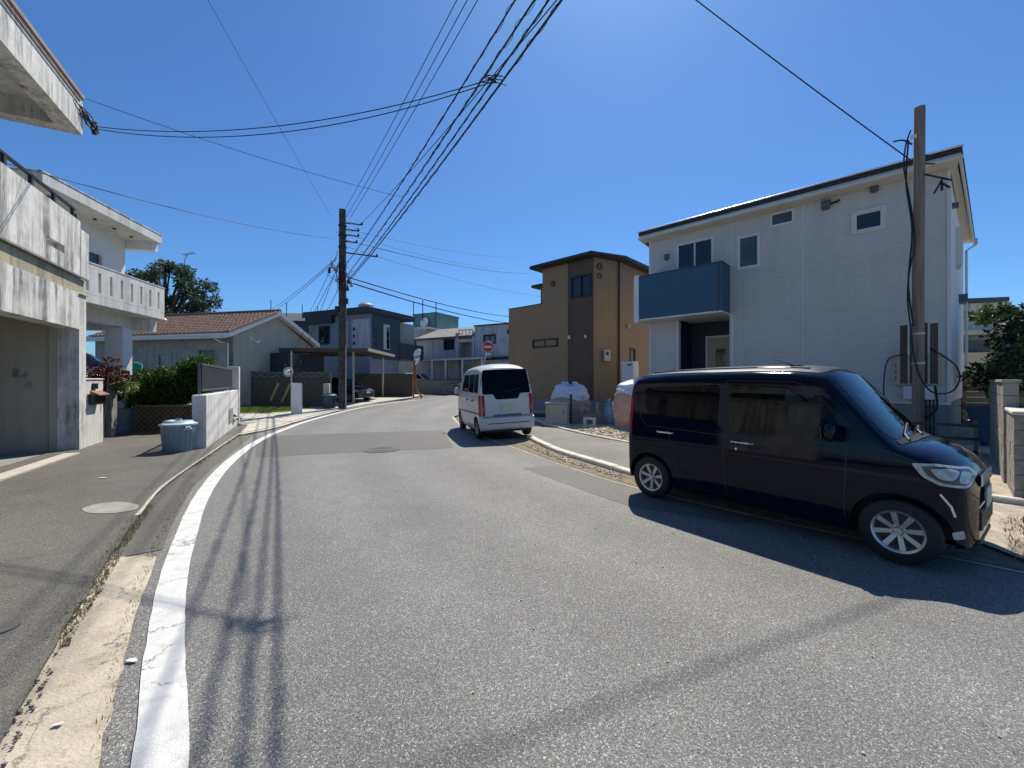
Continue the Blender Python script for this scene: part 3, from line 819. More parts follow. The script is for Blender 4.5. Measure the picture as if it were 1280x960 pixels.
m = MB(); m.box(1.03, -.02, 1.06, 1.10, .05, 3.79); m.build('porch_trim', mt['frame_w'], wh)
m = MB(); m.box(2.86, -.02, 1.06, 2.93, .05, 3.79); m.build('porch_trim', mt['frame_w'], wh)
def hood(par, x, z, s=.16, y=0.0, mat='metal_grey'):
    mb = MB(); mb.box(x - s/2, y - .10, z - s/2, x + s/2, y - .004, z + s/2); mb.box(x - s/2 - .015, y - .12, z + s/2, x + s/2 + .015, y - .004, z + s/2 + .02)
    mb.box(x - s/2 + .02, y - .085, z - s/2 - .03, x + s/2 - .02, y - .01, z - s/2); return mb.build('vent_hood', mt[mat], par, bev=.01)
hood(wh, .68, 6.17); hood(wh, 5.38, 6.70, .2); hood(wh, 6.43, 6.86, .18)
m = MB(); m.tube([(5.50, -.06, 6.7), (5.70, -.14, 6.72)], .035, 8); m.build('floodlight', mt['metal_d'], wh)
m = MB(); m.box(6.82, -.15, 1.49, 7.72, -.004, 2.20); m.box(6.79, -.17, 2.20, 7.75, -.004, 2.235); mbx = m.build('meter_box', mt['boxbeige'], wh, bev=.012)
m = MB()
for k in range(3):
    m = MB(); m.box(6.85, -.158, 1.62 + k*.17, 6.87, -.152, 1.72 + k*.17); m.build('cover_slot', mt['metal_d'], mbx)
m = MB(); m.box(7.0, -.13, 1.12, 7.55, -.004, 1.47); m.build('junction_box', mt['boxwhite'], wh, bev=.012)
m = MB(); m.box(7.02, -.11, 2.25, 7.12, -.004, 2.5); m.build('junction_box', mt['boxwhite'], wh, bev=.01)
m = MB()
for k in range(3): m.tube([(7.42 + k*.07, -.03, 1.12), (7.42 + k*.07, -.03, .2)], .018, 6)
m.build('conduit', mt['metal_d'], wh)
window(wh, 0, 0.5, 4.6, 5.2, 6.2, mt['frame_w'], mt['glass']) if False else None
m = MB(); m.box(8.02, 2.3, 4.9, 8.21, 3.0, 6.0); wf = m.build('window', mt['frame_w'], wh)
m = MB(); m.box(8.212, 2.36, 4.96, 8.216, 2.94, 5.94); m.build('pane', mt['glass'], wf)
m = MB(); m.box(8.10, 3.6, 4.0, 8.42, 4.1, 4.25); m.build('vent_hood', mt['metal_grey'], wh)
m = MB(); m.box(7.90, 1.0, 6.2, 8.06, 1.15, 6.32); m.build('vent_hood', mt['metal_grey'], wh)

# ---- tan house
FB = Frame((3.5, 17.5), (.727, -.687))
bz = gz(17.5)
bh = thing('tan_house', 'tan lap sided two storey house with dark brown centre band and hipped roof', 'house', (*FB.O, 0), FB.rz)
pl = [(-2.82, 0), (0, 0), (.465, 1.363), (.465, 7), (-2.82, 7)]
m = MB(); m.wall(-2.82, -1.30, .80, 6.9, 0, .15, []); m.build('front_wall', mt['sid_tan'], bh)
m = MB(); m.wall(-1.30, 0.0, .80, 6.9, -.02, .15, [(-1.16, -.10, 5.27, 6.22)]); bandw = m.build('centre_band', mt['sid_brown'], bh)
m = MB()
m.extrude([(.0, -.02, .8), (.465, 1.363, .8), (.465, 1.363, 6.9), (0, -.02, 6.9)], (-.15, .05, 0))
m.build('angled_wall', mt['sid_tan'], bh)
m = MB(); m.wall(0, 5.6, .8, 6.9, -.465, -.315, [(1.0, 1.5, 2.2, 3.1)])
sidew = m.build('side_wall', mt['sid_tan'], bh, loc=(0, 1.363, 0), rz=R(90))
m = MB(); m.box(-2.80, .16, .8, -2.66, 7, 6.85); m.box(-2.66, 6.85, .8, .3, 7.0, 6.85); m.build('rear_wall', mt['sid_tan'], bh)
m = MB(); m.prism([(-5.0, .04), (-.02, .04), (.44, 1.37), (.44, 6.9), (-5.0, 6.9)], -.1, .795); m.build('foundation', mt['found'], bh)
# mid block and parapet block
m = MB(); m.box(-3.75, 1.0, .8, -2.822, 6.5, 6.35); m.build('stair_block', mt['sid_tan'], bh)
m = MB(); m.box(-5.04, .0, .8, -2.822, .15, 5.26); m.box(-5.04, .152, .8, -4.9, 6.5, 5.26); m.build('balcony_block', mt['sid_tan'], bh)
m = MB(); m.box(-5.06, -.02, 5.262, -2.824, .17, 5.30); m.box(-5.06, .172, 5.262, -4.88, 6.5, 5.30); m.build('coping', mt['frame_b'], bh)
m = MB(); m.prism([(-4.15, .72), (-2.84, .72), (-2.84, 6.7), (-4.15, 6.7)], 6.352, 6.48); m.build('lower_roof', mt['roof_d'], bh, bev=.01)
eo = [(-3.25, -.40), (.14, -.42), (.86, 1.25), (.86, 7.4), (-3.25, 7.4)]
m = MB(); m.prism(eo, 6.90, 7.06)
cx = sum(p[0] for p in eo) / 5; 
top = [(-1.4, 2.6, 7.75), (-1.2, 4.6, 7.75)]
vs = [(p[0], p[1], 7.062) for p in eo] + top
m.add(vs, [(0, 1, 5), (1, 2, 5), (2, 3, 6, 5), (3, 4, 6), (4, 0, 5, 6)])
rf = m.build('roof', mt['roof_d'], bh)
m = MB()
for a, b_ in zip(eo, eo[1:] + eo[:1]):
    m.tube([(a[0], a[1], 6.97), (b_[0], b_[1], 6.97)], .06, 8)
m.build('gutter', mt['frame_b'], rf)
m = MB(); m.box(-1.32, -.035, .8, -1.285, -.002, 6.89); m.box(-.03, -.06, .8, .02, -.022, 6.89); m.build('corner_trim', mt['sid_brown'], bh)
m = MB(); m.tube([(.50, 1.30, 6.9), (.50, 1.30, .3)], .04, 8); m.build('downpipe', mt['frame_b'], bh); m = MB(); m.tube([(-5.09, .1, 5.1), (-5.09, .1, .4)], .035, 8); m.build('downpipe', mt['frame_b'], bh)
m = MB(); m.box(-5.14, -.02, 4.0, -5.045, .12, 4.25); m.build('rain_hopper', mt['frame_b'], bh)
window(bh, -1.16, -.10, 5.27, 6.22, -.02, mt['frame_b'], mt['glass'], cols=2, fw=.055)
window(bh, -3.40, -1.92, 3.20, 3.56, -.002, mt['frame_b'], mt['glass_pale'], cols=2, fw=.05, proud=.05, depth=.06)
window(sidew, 1.0, 1.5, 2.2, 3.1, -.465, mt['frame_b'], mt['glass_pale'], fw=.06)
def rvent(par, x, y, z, r=.09, mat='cabinet', name='vent_hood'):
    mb = MB(); Mx = Matrix.Translation((x, y, z)) @ Matrix.Rotation(R(90), 4, 'X')
    mb.lathe([(r, 0), (r, .05), (r*.8, .09), (r*.3, .11)], 14, 0, Mx); return mb.build(name, mt[mat], par, smooth=True)
hood(bh, -2.15, 6.10, .18, 0, 'sid_brown'); hood(bh, -.36, 3.52, .10, -.02, 'boxwhite'); hood(bh, -1.22, 3.55, .12, -.02, 'boxwhite')
hood(bh, -3.05, 5.6, .12, 1.0, 'metal_grey')
ua = math.atan2(1.383, .465)
for (t, z, r, nm) in ((.30, 6.52, .12, 'cable_ring'), (.30, 6.12, .10, 'cable_ring')):
    mb = MB(); px_, py_ = .465 * t / 1.38 + .06, 1.383 * t / 1.38 - .05 - .02
    a = [(px_ + math.cos(k) * r * .32, py_ + math.cos(k) * r * .94, z + math.sin(k) * r) for k in np.linspace(0, 6.283, 19)]
    mb.tube(a, .022, 6); mb.build(nm, mt['cable'], bh)
m = MB(); Mt = Matrix.Translation((.20, .42, 2.45)) @ Matrix.Rotation(ua, 4, 'Z')
m.box(0, -.12, 0, .34, .02, .5, 0, Mt); pm = m.build('power_meter', mt['metal'], bh, bev=.015)
m = MB(); m.box(.08, -.128, .25, .22, -.121, .42, 0, Mt); m.build('meter_window', mt['glass'], pm)
m = MB(); m.box(.475, 2.0, 4.0, .60, 2.16, 4.2); m.build('vent_hood', mt['cabinet'], bh)

wt = thing('water_heater', 'tall white water heater tank standing at the corner of the tan house', 'water heater', (4.93, 17.05, .085), R(-43))
m = MB(); m.box(-.28, -.25, .1, .28, .25, 2.32); m.build('tank', mt['boxwhite'], wt, bev=.03, seg=2)
m = MB(); m.box(.02, -.262, 2.14, .2, -.252, 2.2); m.build('vent_slot', mt['metal_d'], wt)
m = MB(); m.box(-.26, -.22, 0, -.18, .22, .1); m.box(.18, -.22, 0, .26, .22, .1); m.build('stand', mt['metal'], wt)
m = MB(); m.box(-.12, -.262, .5, .16, -.252, 1.5); m.build('access_panel', mt['frame_w'], wt, bev=.006)

# ---- concrete house with garage on the left
F1 = Frame((-9.97, 9.49), (-.473, .881))
h1 = thing('concrete_house', 'weather stained white concrete house with open beige garage bay and balcony over it', 'house', (*F1.O, 0), F1.rz)
m = MB(); m.wall(-9.5, .14, -.05, 3.60, 0, .36, [(-7.0, -.21, -.2, 2.78)]); m.build('garage_wall', mt['stain'], h1, bev=.008)
m = MB(); m.box(-.15, .364, -.05, -.022, 6.0, 2.998); gd = m.build('garage_end_wall', mt['beige'], h1)
m = MB(); m.box(-7.2, 6.002, -.05, -.022, 6.2, 3.59); m.box(-7.2, .364, -.05, -7.0, 6.0, 2.998); m.build('garage_rear_wall', mt['beige'], h1)
m = MB(); m.box(-.20, .364, -.05, -.152, .50, 2.99); m.build('pilaster', mt['beige'], gd, bev=.006)
m = MB(); m.box(-7.0, .02, -.05, -.20, 5.99, .02); m.build('garage_floor', mt['greyconc'], h1)
FE = Frame(F1.w(-.15, 6.0), (.881, .473))
def onend(px, py): q = FE.at(px, py); return 6.0 - q[0], q[1]
(ya_, za_), (yb_, zb2) = onend(16, 471), onend(24, 461)
m = MB(); m.box(-.165, ya_, za_, -.152, yb_, zb2); m.build('louvre_plate', mt['greyconc'], gd, bev=.003)
ya_, za_ = onend(32, 470); m = MB(); m.box(-.19, ya_ - .03, za_ - .04, -.152, ya_ + .03, za_ + .04); m.build('hook', mt['metal'], gd)
ya_, za_ = onend(37, 481); m = MB(); m.box(-.20, ya_ - .04, za_ - .05, -.152, ya_ + .04, za_ + .03); m.build('tap', mt['metal'], gd)
m = MB(); m.box(-9.5, .03, 3.602, .14, .36, 3.95); m.build('ochre_band', mt['ygrey'], h1)
m = MB(); m.box(-9.5, -.05, 3.952, .15, -.0, 3.99); m.build('drip_ledge', mt['greyconc'], h1)
m = MB(); m.wall(-9.5, -.27, 3.992, 5.22, -.04, .12, [(-1.70, -1.01, 4.29, 4.45)]); m.build('parapet', mt['stain'], h1, bev=.01)
m = MB(); m.box(-.25, -.04, 3.60 - .02, .17, .0, 3.6 - .01); m.box(-.25, -.042, 3.992, .17, .12, 5.06); m.build('parapet_end', mt['stain'], h1, bev=.01)
m = MB(); m.box(-.02, .362, -.05, .14, 6.0, 3.6); m.build('end_wall', mt['stain2'], h1)
m = MB(); m.box(-9.5, .362, 3.0, -.03, 6.0, 3.595); m.build('balcony_floor', mt['greyconc'], h1)
m = MB(); m.box(-9.5, -.0, 5.42, -.42, .06, 5.48)
m2 = m.build('handrail', mt['metal_d'], h1, bev=.01)
for k in range(11):
    x = -.46 - .82 * k
    mb = MB(); mb.box(x - .035, .0, 5.222, x + .035, .05, 5.418); mb.build('rail_post', mt['metal_d'], h1)
m = MB(); m.box(-.36, .0, 5.14, -.30, .05, 5.36); m.box(-.24, .0, 5.07, -.18, .05, 5.24); m.build('rail_bracket', mt['metal_d'], h1)
m = MB(); m.wall(-9.5, -2.6, 3.6, 6.6, 1.9, 2.1, [(-7.4, -5.8, 3.7, 5.7), (-4.9, -3.5, 4.5, 5.7)]); m.box(-2.8, 2.102, 3.6, -2.6, 8.5, 6.6); m.build('upper_wall', mt['stain2'], h1)
window(h1, -7.4, -5.8, 3.7, 5.7, 1.9, mt['frame_g'], mt['glass'], cols=2)
window(h1, -4.9, -3.5, 4.5, 5.7, 1.9, mt['frame_g'], mt['glass'], cols=2)
# roof slab with down-turned edge beams, tip at local (-1.6, -.51)
m = MB(); x1, y0 = -1.60, -.515
m.box(-10.5, y0, 6.60, x1, y0 + .30, 7.34); m.box(x1 - .30, y0 + .302, 6.60, x1, 8.8, 7.34); m.box(-10.5, y0 + .302, 6.95, x1 - .302, 8.8, 7.33)
r1 = m.build('roof', mt['stain'], h1)
m = MB(); m.box(-10.5, y0 - .03, 7.342, x1 + .03, y0 + .36, 7.40); m.box(x1 - .36, y0 + .362, 7.342, x1 + .03, 8.8, 7.40); m.build('roof_capping', mt['greyconc'], r1)
m = MB(); m.tube([(-10.5, y0 - .035, 7.30), (x1 - .1, y0 - .035, 7.30)], .018, 6); m.tube([(-10.5, y0 - .03, 7.22), (x1 - .2, y0 - .03, 7.20)], .012, 6); m.build('roof_conduit', mt['rust'], r1)
sb = thing('service_bracket', 'tangle of insulators and drop wires bracketed to the stained roof corner', 'wire bracket', (*F1.w(-1.6, -.55), 7.0), F1.rz)
m = MB(); m.box(.0, -.02, -.05, .10, .03, .12); m.tube([(.02, 0, .05), (.30, -.06, .02)], .018, 6); m.tube([(.02, 0, -.12), (.25, -.05, -.16)], .016, 6); m.build('arm', mt['metal'], sb)
for k, (x, z) in enumerate(((.30, .02), (.26, -.16), (.18, -.05), (.36, -.08))):
    mb = MB(); mb.lathe([(.012, -.05), (.04, -.045), (.045, 0), (.025, .03), (.035, .05), (.012, .06)], 10, 0, Matrix.Translation((x, -.06, z))); mb.build('insulator', mt['polecon'], sb, smooth=True)
mb = MB()
for k in range(7):
    rng = random.Random(k + 3)
    a = [(-.5 * rng.random(), .02, .2 * rng.random() - .05), (.05, -.03, rng.uniform(-.2, .2)), (.2, -.05, rng.uniform(-.25, .1)), (.34, -.06, rng.uniform(-.15, .05))]
    mb.tube(crv(a, 4), .009, 5)
mb.build('drop_wire', mt['cable'], sb)

# gate wall with mailbox
gw = thing('gate_wall', 'low white gate wall carrying a copper mailbox beside the garage', 'wall', (*F1.O, 0), F1.rz)
m = MB(); m.box(.16, .02, -.05, 1.20, .20, 1.62); m.build('wall_body', mt['stain2'], gw, bev=.012)
m = MB(); m.box(.15, .0, 1.622, 1.22, .22, 1.66); m.build('coping', mt['stain2'], gw, bev=.008)
mx = thing('mailbox', 'weathered copper coloured mailbox fixed on the white gate wall', 'mailbox', (*F1.w(.56, -.0), 0), F1.rz)
m = MB(); m.box(-.24, -.10, 1.02, .26, .018, 1.28); m.build('box', mt['metal_d'], mx, bev=.01)
m = MB(); m.extrude([(-.28, -.02, 1.36), (-.28, -.19, 1.27), (-.28, -.19, 1.245), (-.28, -.02, 1.285)], (.62, 0, 0)); m.build('flap', mt['rust'], mx)
ic = thing('intercom', 'small dark intercom panel above the copper mailbox', 'intercom', (*F1.w(.62, .0), 0), F1.rz)
m = MB(); m.box(-.12, -.03, 1.40, .12, .018, 1.54); m.build('casing', mt['metal_d'], ic, bev=.006)
m = MB(); m.box(-.08, -.034, 1.44, -.01, -.031, 1.51); m.build('lens_window', mt['glass'], ic)
# gate
gt = thing('entrance_gate', 'dark vertical board double gate with two pale handles', 'gate', (*F1.O, 0), F1.rz)
for k in range(11):
    x = 1.24 + k * .085
    mb = MB(); mb.box(x, .26, .08, x + .078, .29, 1.56 - .003 * (k % 2)); mb.build('board', mt['metal_d'], gt)
m = MB(); m.box(1.22, .292, .2, 2.18, .33, .28); m.box(1.22, .292, 1.35, 2.18, .33, 1.43); m.build('gate_frame', mt['metal_d'], gt)
for x in (1.62, 1.78):
    mb = MB(); mb.tube([(x, .25, 1.16), (x, .215, 1.18), (x, .215, 1.36), (x, .25, 1.38)], .012, 8); mb.build('handle', mt['metal'], gt)
gp = MB(); gp.box(2.22, .16, -.05, 2.64, .42, 1.64); tag(gp.build('gate_pillar', mt['greyconc'], None, bev=.012, loc=(*F1.O, 0), rz=F1.rz), 'plain grey concrete gate pillar between dark gate and lattice', 'pillar')

# ---- neighbouring white house with balustered balcony
F2 = Frame((-11.5, 13.5), (-.198, .98))
h2 = thing('balcony_house', 'white concrete house on columns with slotted balcony parapet and flat slab roof', 'house', (*F2.O, 0), F2.rz)
m = MB(); m.box(-4.35, 0, 6.07, -.11, 7, 6.34); m.build('roof_slab', mt['stain2'], h2, bev=.015)
m = MB(); m.box(-4.36, -.012, 6.342, -.10, 7, 6.37); m.build('roof_edge', mt['stain'], h2)
m = MB(); m.box(-.40, .12, 5.80, -.125, 4, 6.068); m.build('roof_beam', mt['white'], h2)
m = MB(); m.box(-4.35, .0, 3.61, .0, 2.2, 3.84); m.build('balcony_slab', mt['stain2'], h2, bev=.01)
slots = [(-.345 - .4*k, -.255 - .4*k, 3.93, 4.46) for k in range(10)]
m = MB(); m.wall(-4.35, 0, 3.842, 4.64, .0, .12, slots); m.build('balcony_parapet', mt['stain2'], h2)
m = MB(); m.box(-.12, .122, 3.842, 0, .8, 4.64); m.build('parapet_return', mt['stain2'], h2)
m = MB(); m.box(-4.36, -.012, 4.642, .012, .13, 4.67); m.build('handrail_cap', mt['stain2'], h2)
m = MB(); m.box(-.36, .20, 3.20, -.04, 3.4, 3.608); m.box(-4.3, .62, 3.25, -.37, .95, 3.607); m.build('beam', mt['stain2'], h2)
m = MB(); m.wall(-4.3, -.42, 3.842, 6.068, .85, 1.0, [(-2.4, -1.34, 4.72, 5.32)]); m.box(-.56, 1.002, 3.842, -.42, 4, 5.798); m.build('upper_wall', mt['white'], h2)
window(h2, -2.4, -1.34, 4.72, 5.32, .85, mt['frame_w'], mt['glass_g'], cols=2)
m = MB(); m.box(-.92, .60, .0, -.50, 1.08, 3.248); m.build('column', mt['white'], h2, bev=.01)
m = MB(); m.box(-7.5, 3.4, 0, .2, 3.6, 3.6); m.box(-3.2, 1.9, 2.75, -1.0, 2.1, 2.95); m.build('rear_wall', mt['greyconc'], h2)
for k in range(5):
    x = -3.6 + .7*k; mb = MB(); mb.lathe([(.03, 0), (.05, -.02), (.03, -.035)], 10, 0, Matrix.Translation((x, .45, 6.066))); mb.build('soffit_light', mt['metal_d'], h2)
m = MB(); m.lathe([(.05, 0), (.07, .1), (.02, .16)], 10, 0, Matrix.Translation((-.1, -.06, 3.5))); m.build('wall_lamp', mt['frame_w'], h2, smooth=True)
terrace = MB(); terrace.prism([(-9.6, 12.9), (-10.6, 15.0), (-18, 17), (-18, 9.5), (-11.9, 10.4), (-11.6, 12.6)], -.05, .75); struct(terrace.build('terrace', mt['greyconc'], None))

# ---- tiled roof house
F3 = Frame((-14.1, 20.0), (.976, -.22))
h3 = thing('tile_roof_house', 'single storey grey house under a red clay pantile gable roof', 'house', (*F3.O, 0), F3.rz)
EZ, RZ_, DEP = 3.95, 5.46, 6.0
m = MB(); m.wall(-9, 0, .1, 3.80, .35, .5, [(-2.0, -.9, 2.2, 3.2), (-4.6, -3.7, 2.3, 3.0)]); m.build('front_wall', mt['greyconc'], h3)
m = MB(); m.extrude([(0, .35, .1), (0, DEP, .1), (0, DEP, 3.8), (0, DEP/2 + .17, 5.28), (0, .35, 3.8)], (-.15, 0, 0)); m.build('gable_wall', mt['beige'], h3)
window(h3, -2.0, -.9, 2.2, 3.2, .35, mt['frame_g'], mt['glass'])
window(h3, -4.6, -3.7, 2.3, 3.0, .35, mt['frame_g'], mt['glass_pale'])
m = MB()
m.extrude([(.30, -.05, EZ - .16), (.30, DEP/2 + .17, RZ_ - .16), (.30, DEP + .42, EZ - .16), (.30, DEP + .42, EZ), (.30, DEP/2 + .17, RZ_), (.30, -.05, EZ)], (-9.5, 0, 0))
rf = m.build('roof', mt['tile'], h3)
m = MB()
for (ya, za, yb, zb_) in ((-.06, EZ - .22, DEP/2 + .17, RZ_ - .18), (DEP + .43, EZ - .22, DEP/2 + .17, RZ_ - .18)):
    m.extrude([(.302, ya, za), (.302, yb, zb_), (.302, yb, zb_ + .24), (.302, ya, za + .24)], (.06, 0, 0))
m.box(-9.2, -.10, EZ - .22, .36, -.052, EZ - .02)
m.build('bargeboard', mt['frame_w'], h3)
m = MB()
for y_e in (-.05, DEP + .42): m.extrude([(.297, y_e, EZ - .165), (.297, DEP/2 + .17, RZ_ - .165), (.297, DEP/2 + .17, RZ_ - .19), (.297, y_e, EZ - .19)], (-.29, 0, 0))
m.build('verge_soffit', mt['frame_w'], h3)
# pantiles: rows of half-round covers with stepped courses
m = MB(); slope = Vector((0, DEP/2 + .22, RZ_ - EZ)); L = slope.length; sl = slope.normalized(); nr = Vector((0, -sl.z, sl.y))
ncol, nrow = 36, 11
for c in range(ncol):
    x = .22 - c * .255
    for r in range(nrow):
        a = Vector((x + random.uniform(-.008, .008), -.05, EZ)) + sl * (L * r / nrow); bq = Vector((a.x, -.05, EZ)) + sl * (L * (r + 1) / nrow + .03)
        rad = .085
        vs = []
        for (p, lift) in ((a, .045), (bq, .012)):
            for k in range(5):
                th = math.pi * k / 4
                vs.append(p + Vector((math.cos(th) * rad, 0, 0)) + nr * (math.sin(th) * rad * .8 + lift))
        m.add(vs, [(k, k+1, 5+k+1, 5+k) for k in range(4)] + [(4, 3, 2, 1, 0)])
pt = m.build('pantiles', mt['tile'], rf, kind='stuff')
m = MB(); m.tube([(-9.2, DEP/2 + .17, RZ_ + .06), (.32, DEP/2 + .17, RZ_ + .06)], .13, 10); m.build('ridge_tile', mt['tile'], rf)
m = MB()
for k in range(10): m.lathe([(.10, 0), (.10, .35)], 8, 0, Matrix.Translation((.27, -.05 + .33*k*.92, EZ + .03 + .155*k*.92)) @ Matrix.Rotation(R(-63), 4, 'X'))
m.build('verge_tile', mt['tile'], rf)
m = MB(); m.tube([(-9, -.14, EZ - .2), (.3, -.14, EZ - .22)], .055, 8); m.tube([(-.55, -.14, EZ - .22), (-.45, .2, EZ - .42), (-.08, .28, EZ - .48), (-.08, .28, .3)], .04, 8); m.build('gutter', mt['frame_w'], h3)
m = MB(); m.tube([(.05, 1.4, 3.6), (.35, 1.2, 3.85)], .03, 6); m.tube([(.35, 1.2, 3.85), (.42, 1.5, 3.6), (.45, 1.7, 3.75)], .02, 6); m.build('light_arm', mt['frame_w'], h3)
m = MB(); m.box(.002, 2.8, .2, 1.3, 5.6, 3.15); m.build('shed', mt['h4_roof'], h3)

# ---- slate blue flat roofed house
F4 = Frame((-16.2, 33.4), (.916, -.40)); g4z = gz(31)
h4 = thing('slate_house', 'slate blue two storey flat roofed house behind the carport', 'house', (*F4.O, 0), F4.rz)
m = MB(); m.wall(-.6, 5.9, 3.3, 6.75, 0, .15, [(.55, 1.75, 4.55, 6.0)]); m.build('upper_wall', mt['h4_mid'], h4)
m = MB(); m.box(5.75, .152, 3.3, 5.9, 3.4, 6.75); m.box(5.0, 3.402, 3.3, 5.9, 3.5, 6.75); m.build('side_wall', mt['h4_dark'], h4)
m = MB(); m.box(-.6, .0, .2, 5.85, 3.4, 3.298); m.build('lower_wall', mt['h4_mid'], h4)
m = MB(); m.box(-.9, -.35, 6.752, 6.1, 5.2, 7.22); m.build('roof_slab', mt['h4_roof'], h4, bev=.02)
m = MB(); m.extrude([(-.6, -.36, 6.75), (-.6, -.36, 6.2), (-.6, .0, 6.2), (-.6, 0, 6.75)], (2.9, 0, 0)); m.build('awning', mt['h4_roof'], h4)
m = MB(); m.box(3.05, -.10, 3.3, 3.55, -.002, 6.74); m.build('pilaster', mt['h4_dark'], h4)
m = MB(); m.box(3.56, -.06, 3.6, 3.70, -.002, 6.3); m.box(4.15, -.08, 3.5, 5.86, -.002, 6.35); m.build('wall_panel', mt['h5'], h4)
window(h4, .55, 1.75, 4.55, 6.0, 0, mt['frame_b'], mt['glass'], cols=2, fw=.08)
for k in range(3):
    mb = MB(); mb.box(4.25, -.10, 4.4 + .55*k, 4.5, -.082, 4.62 + .55*k); mb.build('square_recess', mt['metal_d'], h4)
    mb = MB(); mb.box(5.902, .5, 4.3 + .55*k, 5.92, .75, 4.52 + .55*k); mb.build('square_recess', mt['metal_d'], h4)
m = MB(); m.box(5.902, 1.45, 4.1, 5.97, 2.15, 6.1); wf = m.build('window', mt['frame_w'], h4)
m = MB(); m.box(5.972, 1.75, 4.15, 5.98, 2.1, 5.9); m.build('pane', mt['glass'], wf)
m = MB(); m.box(4.9, 3.3, 3.3, 6.0, 3.4, 4.75); m.box(5.9, 3.402, 3.4, 6.05, 6.6, 4.75); m.build('balcony', mt['h4_dark'], h4)
m = MB(); m.box(3.0, 3.502, 3.4, 5.0, 6.6, 6.7); m.build('rear_block', mt['beige'], h4)
m = MB(); m.lathe([(.55, 7.222), (.6, 7.3), (.6, 7.85), (.45, 8.0)], 16, 0, Matrix.Translation((3.6, 2.0, 0))); m.build('water_tank', mt['cabinet'], h4, smooth=True)

# ---- blue-roofed block far left
FD = Frame((-23.5, 39), (.97, .1))
h6 = thing('dark_roof_block', 'low block with dark blue roof and row of thin antennas beyond the tiled roof', 'building', (*FD.O, 0), FD.rz)
m = MB(); m.box(0, 0, .5, 7, 5, 7.2); m.build('wall', mt['h4_dark'], h6)
m = MB(); m.extrude([(-.3, -.3, 7.2), (-.3, -.3, 7.35), (-.3, 2.5, 8.5), (-.3, 5.3, 7.35), (-.3, 5.3, 7.2)], (7.6, 0, 0)); m.build('roof', mt['h4_dark'], h6)
for k in range(5):
    mb = MB(); mb.tube([(.2 + 1.45*k, .5, 7.4), (.2 + 1.45*k, .5, 9.4 - .18*k)], .035, 5); mb.build('antenna', mt['metal_d'], h6)

# ---- pale blue apartment row across the junction
L5 = Vector((-9.4, 39.2)); F5 = Frame(L5, (.88, -.475))
h5 = thing('pale_blue_house', 'old pale blue two storey house with sloping slate eave across the junction', 'house', (*F5.O, 0), F5.rz)
a = lambda px, py, off=0: F5.at(px, py, off)
x_l = a(527, 420)[0]; x_m = a(571, 420)[0]; x_r = a(596, 420)[0]; x_e = a(640, 420)[0]
zt_ = a(550, 419)[1]
w1 = (*[a(555, 430)[0], a(567.5, 430)[0]], a(561, 437)[1], a(561, 424.5)[1])
m = MB(); m.wall(x_l, x_m, .5, zt_ - .1, 0, .2, [w1]); m.build('wall', mt['h5'], h5)
window(h5, *w1, 0, mt['frame_b'], mt['glass'], cols=2, fw=.09)
w2 = (*[a(607, 424)[0], a(621.5, 424)[0]], a(614, 430)[1], a(614, 419)[1])
m = MB(); m.wall(x_r, x_e + 1.2, .5, a(618, 407)[1], -.3, -.1, [w2]); m.box(x_r, -.098, .5, x_r + .2, 6, a(618, 407)[1]); m.build('wing_wall', mt['h5'], h5)
window(h5, *w2, -.3, mt['frame_b'], mt['glass_pale'], cols=2, fw=.09)
m = MB(); m.box(x_r - .1, -.4, a(618, 407)[1], x_e + 1.3, 6, a(618, 405.5)[1]); m.build('wing_roof', mt['roof_d'], h5)
m = MB(); m.extrude([(x_l - .5, -.5, zt_ - .25), (x_l - .5, 3.2, zt_ + 1.05), (x_l - .5, 6, zt_ - .2), (x_l - .5, 6, zt_ - .4), (x_l - .5, 0, zt_ - .4)], (x_r - x_l + .4, 0, 0)); m.build('roof', mt['h5roof'], h5)
m = MB(); m.box(x_m + .05, -.25, .5, x_m + .3, .4, zt_ + .1); m.box(x_r - .35, -.25, .5, x_r - .1, .4, zt_ + .1); m.box(x_m + .3, -.2, a(580, 428)[1], x_r - .35, -.1, a(580, 424)[1])
zq = a(580, 424)[1]
for k in range(8): m.box(x_m + .35 + .45*k*.8, -.16, zq, x_m + .40 + .45*k*.8, -.12, zq + .75)
m.box(x_m + .3, -.2, zq + .75, x_r - .35, -.1, zq + .82)
m.build('balcony', mt['h5w'], h5)
m = MB(); m.box(x_m - .3, 1.2, .5, x_r + .3, 1.4, zt_); m.build('recess_wall', mt['h5'], h5)
m = MB(); m.box(x_m + .9, 1.1, 2.6, x_m + 2.3, 1.19, zq - .1); m.build('door', mt['frame_b'], h5)
m = MB(); m.box(x_l - .4, -.6, a(600, 449)[1] - .1, x_e + 1.2, -.302, a(600, 449)[1] + .12); m.build('ledge', mt['metal_d'], h5)
h7 = thing('old_white_block', 'old white concrete block with stained parapet under a teal rooftop room', 'building', (*F5.O, 0), F5.rz)
xl, xr = F5.at(497, 430, 2)[0], F5.at(535, 430, 2)[0]; zt7 = F5.at(515, 413, 2)[1]
m = MB(); m.wall(xl, xr, .6, zt7, 1.6, 1.8, [(xl + 2.3, xl + 2.9, zt7 - 2.2, zt7 - 1.0)]); m.box(xl, 1.802, .6, xl + .2, 9, zt7); m.build('wall', mt['h5w'], h7)
window(h7, xl + 2.3, xl + 2.9, zt7 - 2.2, zt7 - 1.0, 1.6, mt['frame_b'], mt['glass'])
m = MB(); m.box(xl - .1, 1.5, zt7, xr + .3, 9, zt7 + .2); m.build('parapet_cap', mt['white'], h7)
m = MB()
